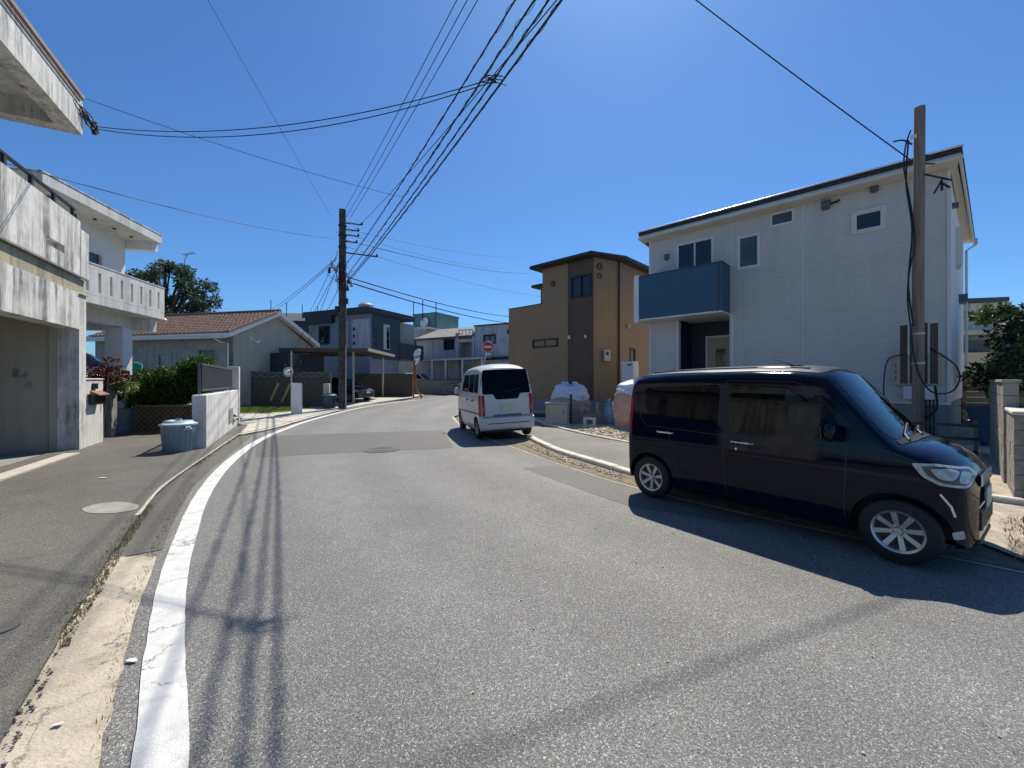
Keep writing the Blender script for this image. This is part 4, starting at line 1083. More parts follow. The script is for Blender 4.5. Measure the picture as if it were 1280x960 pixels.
for px_ in (503, 507, 511): m.box(F5.at(px_, 430, 2)[0], 1.5, zt7 - 2.6, F5.at(px_ + 1.4, 430, 2)[0], 1.598, zt7 - 1.1)
m.build('shutter', mt['frame_b'], h7)
tr0, tr1 = F5.at(517, 400, 4)[0], F5.at(545, 400, 4)[0]; ttz = F5.at(530, 393, 4)[1]
m = MB(); m.box(tr0, 4, zt7 + .2, tr1, 8, ttz); m.box(tr0 - .08, 3.9, ttz, tr1 + .08, 8.1, ttz + .12); rt_ = m.build('rooftop_room', mt['teal'], h7)
m = MB(); m.lathe([(.05, -.05), (.5, .1), (.55, .16), (.4, .12)], 14, 0, Matrix.Translation(((tr0+tr1)/2 + .2, 3.85, zt7 + 1.0)) @ Matrix.Rotation(R(75), 4, 'X')); m.build('satellite_dish', mt['white'], rt_, smooth=True)
for k, px_ in enumerate((517, 528.5, 545)):
    xx = F5.at(px_, 400, 3.8)[0]; mb = MB(); mb.tube([(xx, 3.8, zt7 + .2), (xx, 3.8, F5.at(px_, (377, 375, 378)[k], 3.8)[1])], .05, 5); mb.build('antenna_mast', mt['metal_d'], h7)

# ---- far right neighbours
FR = Frame((21.2, 20.0), (.97, -.24))
h8 = thing('beige_neighbour_house', 'beige house with small balcony seen past the white house corner', 'house', (*FR.O, 0), FR.rz)
m = MB(); m.box(-.6, 0, 0, 2.1, 6, 5.35); m.build('wall', mt['h5w'], h8)
m = MB(); m.box(-.8, -.3, 5.352, 2.3, 6.2, 5.55); m.build('roof', mt['h4_dark'], h8)
m = MB(); m.box(-.8, -1.0, 3.75, 2.5, -.002, 3.95); m.build('balcony', mt['beige'], h8)
m = MB(); m.box(-.6, -.9, 2.2, 2.3, -.6, 3.5); m.build('balcony_screen', mt['h4_dark'], h8)
m = MB(); m.box(-.5, -1.2, .3, .9, -.9, 2.9); m.box(-1.4, -1.1, .3, -.5, -.9, 2.9); m.build('store_room', mt['boxbeige'], h8)
m = MB(); m.box(.9, -1.0, .3, 2.6, -.8, 2.8); m.build('shutter', mt['metal_d'], h8)
FQ = Frame((36, 31), (.95, -.3))
h9 = thing('grey_roof_house', 'distant house with pale grey roof above the dark hedge', 'house', (*FQ.O, 0), FQ.rz)
m = MB(); m.box(-1, 0, 0, 6, 5, 4.6); m.build('wall', mt['h5w'], h9)
m = MB(); m.extrude([(-1.5, -.6, 4.6), (-1.5, 2.5, 6.4), (-1.5, 5.6, 4.6)], (8, 0, 0)); m.build('roof', mt['h5roof'], h9)
# ------------------------------------------------------------------ vehicles
class Body:
    """shell of stations along x; section = side + rounded shoulder + roof"""
    def __init__(s, T, side, lean=None, xr=0, xm=0, pw=.5):
        T = np.array(T, float); s.T = T; s.side = np.array(side, float); s.lean = lean; s.xr = xr; s.xm = xm; s.pw = pw
        s.x0, s.x1 = T[0, 0], T[-1, 0]
    def par(s, x):
        return [np.interp(x, s.T[:, 0], s.T[:, i]) for i in range(1, 5)]   # ztop, drop, k, zbot
    def hw(s, z): return np.interp(z, s.side[:, 0], s.side[:, 1])
    def w(s, x, z):
        zt, dz, k, zb = s.par(x); ze = zt - dz
        if z <= ze: return k * s.hw(z)
        we = k * s.hw(ze); q = min(1.0, (z - ze) / dz)
        return we * max(0.0, 1 - q ** (1 / s.pw)) ** s.pw if False else we * (max(0.0, 1 - q ** 2)) ** s.pw
    def ztop(s, x, y):
        zt, dz, k, zb = s.par(x); ze = zt - dz; we = k * s.hw(ze)
        q = min(1.0, abs(y) / we)
        return ze + dz * math.sqrt(max(0.0, 1 - q ** (1 / s.pw)))
    def D(s, p):
        if s.lean is None: return Vector(p)
        wgt = min(1.0, max(0.0, (s.xm - p[0]) / (s.xm - s.xr)))
        return Vector((p[0] + s.lean(p[2]) * wgt, p[1], p[2]))
    def section(s, x, ns=16, nt=12):
        zt, dz, k, zb = s.par(x); ze = zt - dz
        pts = [(k * s.hw(z), z) for z in np.linspace(zb, ze, ns)]
        we = pts[-1][0]
        for i in range(1, nt + 1):
            th = math.pi / 2 * i / nt
            q = math.sin(th)
            pts.append((we * (max(0.0, 1 - q * q)) ** s.pw, ze + dz * q))
        return pts
    def mesh(s, xs):
        mb = MB(); rings = []
        for x in xs:
            sec = s.section(x)
            ring = [s.D((x, -y, z)) for (y, z) in sec] + [s.D((x, y, z)) for (y, z) in reversed(sec[:-1])]
            rings.append(ring)
        n = len(rings[0]); vs = [p for r_ in rings for p in r_]
        fs = []
        for i in range(len(xs) - 1):
            for j in range(n):
                fs.append((i*n+j, i*n+(j+1) % n, (i+1)*n+(j+1) % n, (i+1)*n+j))
        fs.append(tuple(range(n))); fs.append(tuple((len(xs)-1)*n + j for j in range(n-1, -1, -1)))
        mb.add(vs, fs); return mb

def cutfill(poly, dx=.09, dz=.05):
    bm = bmesh.new()
    vs = [bm.verts.new((p[0], 0, p[1])) for p in poly]
    bm.faces.new(vs)
    xs = [p[0] for p in poly]; zs = [p[1] for p in poly]
    k = math.ceil(min(xs) / dx)
    while k * dx < max(xs):
        bmesh.ops.bisect_plane(bm, geom=bm.verts[:] + bm.edges[:] + bm.faces[:], plane_co=(k*dx, 0, 0), plane_no=(1, 0, 0)); k += 1
    k = math.ceil(min(zs) / dz)
    while k * dz < max(zs):
        bmesh.ops.bisect_plane(bm, geom=bm.verts[:] + bm.edges[:] + bm.faces[:], plane_co=(0, 0, k*dz), plane_no=(0, 0, 1)); k += 1
    return bm

def rounded(poly, r=.04, n=4):
    out = []; P = [Vector(p) for p in poly]; m_ = len(P)
    for i in range(m_):
        a, b, c = P[i-1], P[i], P[(i+1) % m_]
        d1 = (a - b); d2 = (c - b); rr = min(r, d1.length * .45, d2.length * .45)
        p0 = b + d1.normalized() * rr; p2 = b + d2.normalized() * rr
        for k in range(n + 1):
            t = k / n; out.append((1-t)**2 * p0 + 2*t*(1-t) * b + t*t * p2)
    return [(p.x, p.y) for p in out]

def patch_obj(name, bm, fn, mat, par, smooth=True):
    for v in bm.verts:
        q = fn(v.co.x, v.co.z); v.co = q
    bm.normal_update()
    mid = sum((v.co for v in bm.verts), Vector()) / len(bm.verts) - Vector((0, 0, .75)); nsum = sum((f.normal * f.calc_area() for f in bm.faces), Vector())
    if mid.dot(nsum) < 0: bmesh.ops.reverse_faces(bm, faces=bm.faces[:])
    me = bpy.data.meshes.new(name); bm.to_mesh(me); bm.free(); me.materials.append(mat)
    return link(name, me, par, smooth=60)

def side_patch(B, par, name, poly, side, mat, eps=.004, r=.04, dx=.09, dz=.05):
    bm = cutfill(rounded(poly, r) if r else poly, dx, dz)
    return patch_obj(name, bm, lambda x, z: B.D((x, side * (B.w(x, z) + eps), z)), mat, par)

def rear_patch(B, par, name, poly, mat, eps=.004, r=.04, front=False):
    bm = cutfill(rounded(poly, r) if r else poly, .08, .05)
    xx = B.x1 + eps if front else B.x0 - eps
    return patch_obj(name, bm, lambda y, z: B.D((xx, y, z)), mat, par)

def top_patch(B, par, name, poly, mat, eps=.004, r=.05):
    bm = cutfill(rounded(poly, r) if r else poly, .04, .06)
    return patch_obj(name, bm, lambda x, y: B.D((x, y, B.ztop(x, y) + eps)), mat, par)

def side_line(B, par_mb, pts, side, wdt=.008, eps=.003):
    """thin recess line following the body side"""
    P = []
    for i in range(len(pts) - 1):
        a, b = Vector(pts[i]), Vector(pts[i+1]); k = max(2, int((b - a).length / .06))
        for j in range(k): P.append(a + (b - a) * j / k)
    P.append(Vector(pts[-1]))
    vs = []
    for i, p in enumerate(P):
        t = (P[min(i+1, len(P)-1)] - P[max(i-1, 0)]).normalized(); nrm = Vector((-t.y, t.x)) * wdt / 2
        for q in (p + nrm, p - nrm): vs.append(B.D((q.x, side * (B.w(q.x, q.y) + eps), q.y)))
    par_mb.add(vs, [(2*i, 2*i+1, 2*i+3, 2*i+2) for i in range(len(P) - 1)])

def wheel(par, x, y, r, side, rim='alloy', spokes=8, rimr=None, width=.16, twin=False):
    rimr = rimr or r * .66
    Mx = Matrix.Translation((x, y, r)) @ Matrix.Rotation(R(90) * (1 if side < 0 else -1), 4, 'X')
    w = MB(); w.lathe([(.02, -.06), (rimr * .92, -.06), (rimr * .92, .015), (.02, .015)], 24, 0, Mx)
    wo = w.build('wheel', mt['metal_d'], par)
    h = width / 2; prof = [(rimr, -h), (r * .93, -h), (r * .985, -h * .8), (r, -h * .4), (r, h * .4), (r * .985, h * .8), (r * .93, h), (rimr * 1.02, h), (rimr, h * .8)]
    t = MB(); t.lathe(prof, 40, 0, Mx, cap=False); to = t.build('tyre', mt['rubber'], wo, smooth=50)
    ri = MB(); hz_ = h * .78
    ri.lathe([(rimr * .86, hz_ - .05), (rimr * .90, hz_), (rimr * 1.0, hz_ + .008), (rimr * 1.005, hz_ - .01), (rimr, -h)], 40, 0, Mx, cap=False)
    ri.lathe([(.001, hz_ - .004), (rimr * .16, hz_ - .004), (rimr * .20, hz_ - .02), (rimr * .24, hz_ - .05)], 20, 0, Mx, cap=False)
    for k in range(spokes):
        a = 2 * math.pi * k / spokes + .2
        ra, rb = rimr * .14, rimr * .92
        for (o0, o1) in (((-.028, -.017),) if not twin else ((-.030, -.034), (.030, .034))):
            wd = .030 if not twin else .013
            M2 = Mx @ Matrix.Rotation(a, 4, 'Z')
            if not twin:
                vs = [(ra, -.016, hz_ - .03), (ra, .016, hz_ - .03), (rb, .021, hz_ - .010), (rb, -.021, hz_ - .010), (ra, -.022, hz_ - .07), (ra, .022, hz_ - .07), (rb, .030, hz_ - .06), (rb, -.030, hz_ - .06)]
            else:
                vs = [(ra, o0 * .4 - wd/2, hz_ - .02), (ra, o0 * .4 + wd/2, hz_ - .02), (rb, o1 + wd/2, hz_ - .012), (rb, o1 - wd/2, hz_ - .012), (ra, o0 * .4 - wd/2, hz_ - .05), (ra, o0 * .4 + wd/2, hz_ - .05), (rb, o1 + wd/2, hz_ - .045), (rb, o1 - wd/2, hz_ - .045)]
            ri.add([M2 @ Vector(v) for v in vs], [(0,1,2,3),(7,6,5,4),(0,4,5,1),(1,5,6,2),(2,6,7,3),(3,7,4,0)])
    for k in range(4):
        a = 2 * math.pi * k / 4 + .5
        ri.lathe([(.011, hz_ - .03), (.011, hz_ - .008), (.004, hz_ - .006)], 6, 0, Mx @ Matrix.Translation((rimr * .27 * math.cos(a), rimr * .27 * math.sin(a), 0)))
    ri.build('rim', mt[rim], wo, smooth=35)
    return wo

def make_shell(B, xs, par, paint, wheels, rw, cutr, extra=(), cabin=None):
    o = B.mesh(xs).build('body', paint, par, smooth=38)
    cut = []
    for (x, r) in wheels:
        for s in (-1, 1):
            mb = MB(); mb.lathe([(cutr, -.22), (cutr, .30)], 40, 0, Matrix.Translation((x, s * .70, r)) @ Matrix.Rotation(R(90), 4, 'X'))
            c = mb.build('cutter', mt['trimblack'], par); cut.append(c)
            bo = o.modifiers.new('b', 'BOOLEAN'); bo.operation = 'DIFFERENCE'; bo.object = c; bo.solver = 'EXACT'
    for mb in extra:
        c = mb.build('cutter', mt['trimblack'], par); cut.append(c)
        bo = o.modifiers.new('b', 'BOOLEAN'); bo.operation = 'DIFFERENCE'; bo.object = c; bo.solver = 'EXACT'
    bpy.context.view_layer.update()
    dg = bpy.context.evaluated_depsgraph_get()
    me = bpy.data.meshes.new_from_object(o.evaluated_get(dg))
    o.modifiers.clear(); old = o.data; o.data = me; me.name = 'body'
    me.materials.clear(); me.materials.append(paint); me.materials.append(mt['trimblack'])
    for p in me.polygons:
        c = p.center; p.material_index = 0
        if cabin and cabin[0] < c.x < cabin[1] and c.z > .97 and (abs(c.y) < .60 or (abs(p.normal.y) < .35 and abs(c.y) < B.w(c.x, c.z) - .012)) and c.z < B.ztop(c.x, c.y) - .02: p.material_index = 1
        for (x, r) in wheels:
            d = math.hypot(c.x - x, c.z - r)
            if d < cutr + .004 and abs(c.y) < .735 and (d < cutr - .01 or abs((p.normal.x*(c.x-x) + p.normal.z*(c.z-r)) / max(d, .01)) > .8 and p.normal.x*(c.x-x) + p.normal.z*(c.z-r) < 0): p.material_index = 1
    try: me.set_sharp_from_angle(angle=R(38))
    except Exception: pass
    for c in cut: bpy.data.objects.remove(c)
    return o

# ---- black box kei wagon in the foreground
ca = math.atan2(-.809, .588)
kc = thing('parked_car', 'glossy black boxy kei wagon parked half on the right kerb', 'car', (3.205, 4.98, .008), ca)
KT = [  # x, ztop, drop, k, zbot
    (-1.625, 1.58, .24, .92, .34), (-1.612, 1.63, .20, .965, .27), (-1.585, 1.67, .16, .99, .24), (-1.53, 1.70, .14, 1.0, .22), (-1.40, 1.725, .14, 1.0, .20), (-1.1, 1.75, .14, 1.0, .19), (-.6, 1.77, .15, 1.0, .18), (0, 1.775, .15, 1.0, .18), (.40, 1.765, .15, 1.0, .18),
    (.58, 1.745, .15, 1.0, .18), (.68, 1.715, .15, 1.0, .18), (.74, 1.67, .15, 1.0, .18), (.92, 1.445, .14, 1.0, .18), (1.10, 1.215, .13, 1.0, .18), (1.21, 1.085, .11, .998, .19), (1.27, 1.052, .10, .995, .19), (1.40, 1.028, .12, .985, .20), (1.50, .985, .14, .95, .20),
    (1.58, .925, .16, .88, .21), (1.635, .865, .17, .78, .22), (1.665, .81, .18, .67, .24), (1.685, .755, .18, .54, .27)]
KS = [(.15, .64), (.24, .70), (.34, .724), (.50, .734), (.70, .7375), (.86, .735), (.93, .728), (1.0, .722), (1.1, .708), (1.3, .678), (1.5, .646), (1.7, .60), (1.8, .58)]
KB = Body(KT, KS, pw=.46)
kx = sorted(set(list(np.linspace(-1.5, 1.5, 46)) + [t[0] for t in KT] + [1.54, 1.56, 1.61, 1.65]))
rw = .278
def xz_cut(poly, half):
    mb = MB(); mb.extrude([(p[0], -half, p[1]) for p in poly], (0, 2 * half, 0)); return mb
cut_c = xz_cut([(-.20, 1.0), (1.06, 1.0), (1.06, 1.06), (.70, 1.50), (.60, 1.575), (-.20, 1.60)], .585)
cut_f = xz_cut([(-.185, 1.52), (.36, 1.505), (.50, 1.42), (.79, 1.07), (.76, 1.045), (-.165, 1.005)], .9)
cut_q = xz_cut([(.625, 1.425), (.675, 1.43), (1.02, 1.075), (.93, 1.07)], .9)
cut_w = MB(); cut_w.prism([(.77, -.50), (1.13, -.60), (1.185, -.54), (1.205, -.3), (1.205, .3), (1.185, .54), (1.13, .60), (.77, .50)], 1.002, 2.2)
body = make_shell(KB, kx, kc, mt['paint_k'], [(-1.245, rw), (1.245, rw)], rw, .335, (cut_c, cut_f, cut_q, cut_w), (-.22, 1.21))
for sy in (-1, 1):
    st = MB(); y = .345 * sy
    st.extrude([(-.17, y - .22, 1.0), (-.17, y + .22, 1.0), (-.17, y + .19, 1.24), (-.17, y + .10, 1.29), (-.17, y - .10, 1.29), (-.17, y - .19, 1.24)], (.13, 0, 0))
    so = st.build('seat', mt['seat'], kc, bev=.03, seg=2)
    hr = MB(); hr.box(-.17, y - .12, 1.32, -.06, y + .12, 1.49); hr.tube([(-.115, y - .05, 1.26), (-.115, y - .05, 1.34)], .008, 6); hr.tube([(-.115, y + .05, 1.26), (-.115, y + .05, 1.34)], .008, 6); hr.build('headrest', mt['seat'], so, bev=.035, seg=2)
ds = MB(); ds.extrude([(.70, -.57, 1.001), (.70, .57, 1.001), (.78, .57, 1.05), (.78, -.57, 1.05)], (.30, 0, 0)); ds.build('dashboard', mt['dash'], kc, bev=.02)
sw_ = MB(); sw_.tube([(.60 + .07 * math.sin(t), -.345 + .18 * math.cos(t), 1.06 + .16 * math.sin(t)) for t in np.linspace(0, 6.283, 25)], .014, 8); sw_.build('steering_wheel', mt['trimblack'], kc, smooth=True)
mi = MB(); mi.box(.70, -.12, 1.46, .73, .12, 1.53); mi.build('rear_view_mirror', mt['trimblack'], kc, bev=.01)
# underbody keeps daylight from showing under the shell
m = MB(); m.box(-1.5, -.55, .16, 1.5, .55, .24); m.box(.86, -.49, .242, 1.62, .49, .68); m.box(-1.58, -.49, .242, -.86, .49, .68); m.build('underbody', mt['trimblack'], kc)
for sx in (-1, 1):
    for sy in (-1, 1): wheel(kc, 1.245 * sx, .655 * sy, rw, sy, 'alloy', 8 if sx > 0 else 7, rimr=.182, width=.155)
for sd_ in (-1, 1):
    side_patch(KB, kc, 'window', [(-.21, 1.545), (.38, 1.53), (.52, 1.44), (.83, 1.06), (.80, 1.03), (-.19, .985)], sd_, mt['side_clear'], r=.045)
    side_patch(KB, kc, 'window', [(-1.36, 1.50), (-.34, 1.545), (-.34, 1.10), (-1.20, 1.12), (-1.37, 1.22)], sd_, mt['carglass'], r=.07)
    side_patch(KB, kc, 'quarter_window', [(.60, 1.45), (.68, 1.46), (1.06, 1.06), (.93, 1.05)], sd_, mt['side_clear'], r=.02)
    side_patch(KB, kc, 'pillar_trim', [(-.325, 1.545), (-.225, 1.545), (-.205, 1.0), (-.325, 1.07)], sd_, mt['trimblack'], eps=.003, r=.01)
    ln = MB()
    side_line(KB, ln, [(-.265, 1.60), (-.265, .95), (-.24, .5), (-.22, .27)], sd_)
    side_line(KB, ln, [(.90, 1.02), (.885, .80), (.875, .30)], sd_)
    side_line(KB, ln, [(-1.38, 1.60), (-1.42, 1.1), (-1.30, .98), (-.3, .955), (.88, .985)], sd_, .006)
    side_line(KB, ln, [(-.98, .98), (-.90, .62), (-.84, .36), (-.78, .27), (.85, .26)], sd_)
    side_line(KB, ln, [(-.27, 1.60), (.45, 1.58), (.62, 1.50)], sd_, .006)
    side_line(KB, ln, [(1.08, 1.0), (1.30, .93), (1.42, .875)], sd_)
    ln.build('door_gap', mt['seam'], kc)
    for (x0_, x1_, z_) in ((-1.13, -.90, .915), (-.16, .08, .895)):
        mb = MB(); pts = []
        for k in range(9):
            x = x0_ + (x1_ - x0_) * k / 8; b_ = math.sin(math.pi * k / 8)
            pts.append((x, sd_ * (KB.w(x, z_) + .006 + .022 * b_ ** .5), z_))
        mb.tube(pts, .013, 8); mb.build('door_handle', mt['chrome'], kc, smooth=True)
    mb = MB(); mb.lathe([(.013, 0), (.013, .006), (.002, .008)], 10, 0, Matrix.Translation((-.11, sd_ * KB.w(-.11, .82), .82)) @ Matrix.Rotation(R(90) * (1 if sd_ < 0 else -1), 4, 'X')); mb.build('key_lock', mt['chrome'], kc)
    # sill skirt
    side_patch(KB, kc, 'side_skirt', [(-.86, .265), (.86, .255), (.86, .19), (-.86, .20)], sd_, mt['paint_k'], eps=.018, r=.02)
    # mirror
    mm = MB(); Mm = Matrix.Translation((.80, sd_ * .83, 1.10))
    mm.lathe([(.001, -.075), (.06, -.07), (.085, -.03), (.088, .03), (.07, .075), (.001, .085)], 16, 0, Mm @ Matrix.Diagonal((.62, 1.15, 1, 1)))
    mm.box(-.03, -.14 if sd_ > 0 else .0, -.05, .04, 0 if sd_ > 0 else .14, -.01, 0, Mm)
    mo = mm.build('door_mirror', mt['paint_k'], kc, smooth=40)
    mg = MB(); mg.box(-.062, -.07, -.05, -.055, .07, .055, 0, Mm); mg.build('mirror_face', mt['mirror'], mo)
    # headlight wraps round the corner
    hl = side_patch(KB, kc, 'headlight', [(1.33, .895), (1.48, .905), (1.62, .865), (1.665, .80), (1.65, .715), (1.50, .73), (1.40, .79)], sd_, mt['lens'], eps=.014, r=.025, dx=.02, dz=.02)
    side_patch(KB, kc, 'lamp_bezel', [(1.39, .878), (1.50, .885), (1.63, .848), (1.655, .79), (1.645, .735), (1.51, .752), (1.43, .805)], sd_, mt['lens_dark'], eps=.017, r=.025, dx=.02, dz=.02)
    for (x, z, r_) in ():
        y = KB.w(x, z); mb = MB()
        mb.lathe([(r_, .0), (r_ * .9, .012), (.002, .018)], 14, 0, Matrix.Translation((x, sd_ * (y + .002), z)) @ Matrix.Rotation(R(60) * -sd_, 4, 'X') @ Matrix.Rotation(R(25), 4, 'Y')); mb.build('lamp_reflector', mt['chrome'], hl, smooth=True)
    # fender vent crease, fog lamp
    ln = MB(); side_line(KB, ln, [(1.50, .66), (1.56, .56), (1.58, .48)], sd_, .014, .006); ln.build('bumper_garnish', mt['chrome'], kc)
    side_patch(KB, kc, 'fog_lamp', [(1.56, .35), (1.62, .37), (1.63, .30), (1.57, .29)], sd_, mt['lens'], eps=.005, r=.015, dx=.03)
    side_patch(KB, kc, 'tail_light', [(-1.612, 1.35), (-1.55, 1.36), (-1.55, .92), (-1.612, .90)], sd_, mt['taillight'], eps=.006, r=.015, dx=.03)
top_patch(KB, kc, 'windshield', [(.745, -.53), (.745, .53), (1.14, .635), (1.20, .57), (1.228, .3), (1.232, 0), (1.228, -.3), (1.20, -.57), (1.14, -.635)], mt['shield_clear'], r=.05)
top_patch(KB, kc, 'cowl', [(1.205, -.57), (1.232, -.3), (1.236, 0), (1.232, .3), (1.205, .57), (1.25, .60), (1.30, .3), (1.305, 0), (1.30, -.3), (1.25, -.60)], mt['trimblack'], eps=.006, r=.01)
for y0_ in (-.30, .22):
    mb = MB(); pts = [(1.27, y0_ - .12, KB.ztop(1.27, y0_ - .12) + .02)] + [(1.22 - .012*k, y0_ + .085*k, KB.ztop(1.22 - .012*k, y0_ + .085*k) + .022) for k in range(6)]
    mb.tube(pts, .010, 6); mb.build('wiper', mt['trimblack'], kc)
top_patch(KB, kc, 'roof_panel', [(-1.5, -.50), (-1.5, .50), (-.5, .54), (.62, .53), (.66, .4), (.67, 0), (.66, -.4), (.62, -.53), (-.5, -.54)], mt['paint_roof'], eps=.003, r=.03)
for sd_ in (-1, 1):
    side_patch(KB, kc, 'lamp_lens', [(1.44, .862), (1.55, .87), (1.60, .84), (1.58, .775), (1.50, .78)], sd_, mt['lens'], eps=.020, r=.03, dx=.02, dz=.02)
    side_patch(KB, kc, 'lamp_lens', [(1.60, .845), (1.645, .82), (1.645, .745), (1.60, .76)], sd_, mt['lens'], eps=.020, r=.02, dx=.02, dz=.02)
rear_patch(KB, kc, 'rear_window', [(-.50, 1.44), (.50, 1.44), (.54, 1.0), (-.54, 1.0)], mt['carglass'], r=.06)
m = MB(); m.box(1.68, -.32, .70, 1.70, .32, .80); gr = m.build('grille', mt['chrome'], kc, bev=.01)
m = MB(); m.box(1.67, -.38, .34, 1.70, .38, .50); m.build('air_intake', mt['trimblack'], kc, bev=.01)
m = MB(); m.box(1.702, -.165, .50, 1.71, .165, .665); m.build('number_plate', mt['plate'], kc)
m = MB(); m.box(1.62, -.36, .20, 1.69, .36, .27); m.build('front_lip', mt['trimblack'], kc, bev=.02)
m = MB(); m.tube([(.30, -.25, 1.76), (.22, -.25, 1.80), (.10, -.25, 1.84)], [.012, .008, .004], 8); m.box(.26, -.28, 1.74, .38, -.22, 1.765); m.build('roof_aerial', mt['trimblack'], kc)
for y_ in (-.42, .42):
    pts = [(x, y_, KB.ztop(x, y_) + .004) for x in np.linspace(-1.4, .5, 12)]
    mb = MB(); mb.tube(pts, .012, 6); mb.build('roof_moulding', mt['paint_k'], kc)
m = MB(); m.box(1.02, -.30, .93, 1.12, .02, .94) ; 
# ---- white kei van parked with two wheels on the kerb
fx, fy = -.30, .954
va = math.atan2(fy, fx)
roll = -R(2.5)
vn = thing('parked_van', 'white high roof kei van seen from behind with tinted rear glass', 'van', (-.62, 12.72, .034), va)
vn.scale = (1.045, 1.045, 1.045)
vn.rotation_euler = (Matrix.Rotation(va, 3, 'Z') @ Matrix.Rotation(roll, 3, 'X')).to_euler()
VT = [(-1.70, 1.66, .30, .90, .36), (-1.69, 1.76, .26, .95, .28), (-1.66, 1.83, .22, .98, .25), (-1.60, 1.88, .19, 1.0, .23), (-1.45, 1.925, .17, 1.0, .21), (-1.0, 1.965, .17, 1.0, .20), (-.3, 1.97, .17, 1.0, .20), (.3, 1.945, .17, 1.0, .20), (.62, 1.90, .17, 1.0, .20), (.80, 1.82, .17, 1.0, .20),
      (1.05, 1.52, .16, 1.0, .20), (1.32, 1.14, .13, 1.0, .20), (1.40, 1.05, .13, 1.0, .20), (1.58, .96, .15, .97, .21), (1.66, .86, .17, .90, .22), (1.70, .74, .17, .80, .26)]
VS = [(.15, .66), (.26, .715), (.40, .735), (.75, .7375), (1.05, .73), (1.15, .722), (1.4, .69), (1.7, .645), (1.9, .61), (2.0, .59)]
VB = Body(VT, VS, lean=lambda z: .20 * max(0.0, z - .95) ** 1.3, xr=-1.70, xm=-.9, pw=.40)
vx = sorted(set(list(np.linspace(-1.55, 1.55, 44)) + [t[0] for t in VT]))
make_shell(VB, vx, vn, mt['paint_w'], [(-1.22, .27), (1.18, .27)], .27, .325)
m = MB(); m.box(-1.55, -.55, .17, 1.45, .55, .26); m.box(.80, -.49, .262, 1.55, .49, .66); m.box(-1.60, -.49, .262, -.84, .49, .66); m.build('underbody', mt['trimblack'], vn)
for x in (-1.22, 1.18):
    for sy in (-1, 1): wheel(vn, x, .655 * sy, .27, sy, 'metal', 6, rimr=.165, width=.15)
rear_patch(VB, vn, 'rear_window', [(-.585, 1.80), (.585, 1.80), (.625, 1.62), (.645, 1.17), (.36, 1.17), (.30, 1.03), (-.30, 1.03), (-.36, 1.17), (-.645, 1.17), (-.625, 1.62)], mt['carglass'], r=.05, eps=.005)
for sd_ in (-1, 1):
    for (xa, xb) in ((-1.50, -1.00), (-.93, -.30), (-.23, .55)):
        side_patch(VB, vn, 'window', [(xa, 1.70), (xb, 1.70), (xb + (.18 if xb > .5 else 0), 1.22), (xa, 1.20)], sd_, mt['carglass'], r=.05)
    ln = MB(); side_line(VB, ln, [(-.96, 1.78), (-.96, .35)], sd_); side_line(VB, ln, [(-.265, 1.78), (-.265, .30), (.66, .30)], sd_); side_line(VB, ln, [(.74, 1.2), (.72, .55), (.66, .3)], sd_)
    ln.build('door_gap', mt['trimblack'], vn)
    ln = MB(); side_line(VB, ln, [(-1.60, .68), (1.50, .62)], sd_, .035, .008); ln.build('side_moulding', mt['metal_d'], vn)
    mb = MB(); mb.box(-.90, sd_ * .735, .98, -.78, sd_ * .765, 1.01); mb.box(-.20, sd_ * .735, .98, -.08, sd_ * .765, 1.01); mb.build('door_handle', mt['trimblack'], vn)
    tl = side_patch(VB, vn, 'tail_light', [(-1.699, 1.16), (-1.61, 1.14), (-1.585, .95), (-1.61, .62), (-1.699, .62)], sd_, mt['taillight'], eps=.010, r=.02, dx=.03)
    yy = sorted((sd_ * .600, sd_ * .668))
    rear_patch(VB, vn, 'tail_light', [(yy[0], 1.15), (yy[1], 1.15), (yy[1], .62), (yy[0], .62)], mt['taillight'], eps=.012, r=.015)
    rear_patch(VB, vn, 'indicator', [(yy[0], .86), (yy[1], .86), (yy[1], .74), (yy[0], .74)], mt['rust'], eps=.016, r=.01)
    mm = MB(); Mm = Matrix.Translation((.86, sd_ * .86, 1.22)); mm.lathe([(.001, -.10), (.07, -.09), (.085, 0), (.07, .10), (.001, .11)], 14, 0, Mm @ Matrix.Diagonal((.5, 1, 1, 1)))
    mm.box(-.02, -.12 if sd_ > 0 else 0, -.05, .02, 0 if sd_ > 0 else .12, -.02, 0, Mm); mm.build('door_mirror', mt['paint_w'], vn, smooth=40)
m = MB(); vs = []
zz = [.26, .30, .42, .50, .56, .585]; dp = [.03, .075, .09, .09, .075, .02]
ys = np.linspace(-.71, .71, 22)
for z, d in zip(zz, dp):
    for y in ys: vs.append((-1.70 - d + .16 * max(0, abs(y) - .5) ** 1.4 * 2.2, y, z))
k_ = len(ys)
m.add(vs, [(i*k_+j, i*k_+j+1, (i+1)*k_+j+1, (i+1)*k_+j) for i in range(5) for j in range(k_ - 1)] + [tuple(range(k_ - 1, -1, -1)), tuple(5*k_ + j for j in range(k_))])
bp = m.build('rear_bumper', mt['paint_w'], vn, smooth=35)
m = MB(); m.box(-1.795, -.55, .415, -1.782, .55, .435); m.build('bumper_step', mt['trimblack'], bp)
m = MB(); m.box(-1.73, -.36, .60, -1.705, .36, .64); m.build('tailgate_handle', mt['plastic_n'], vn)
m = MB(); m.box(-1.722, -.165, .72, -1.708, .165, .885); m.build('number_plate', mt['plate'], vn)
m = MB(); m.tube([VB.D((-1.715, .05, 1.22)), VB.D((-1.715, -.15, 1.25)), VB.D((-1.715, -.42, 1.30))], .010, 6); m.build('rear_wiper', mt['trimblack'], vn)
ln = MB()
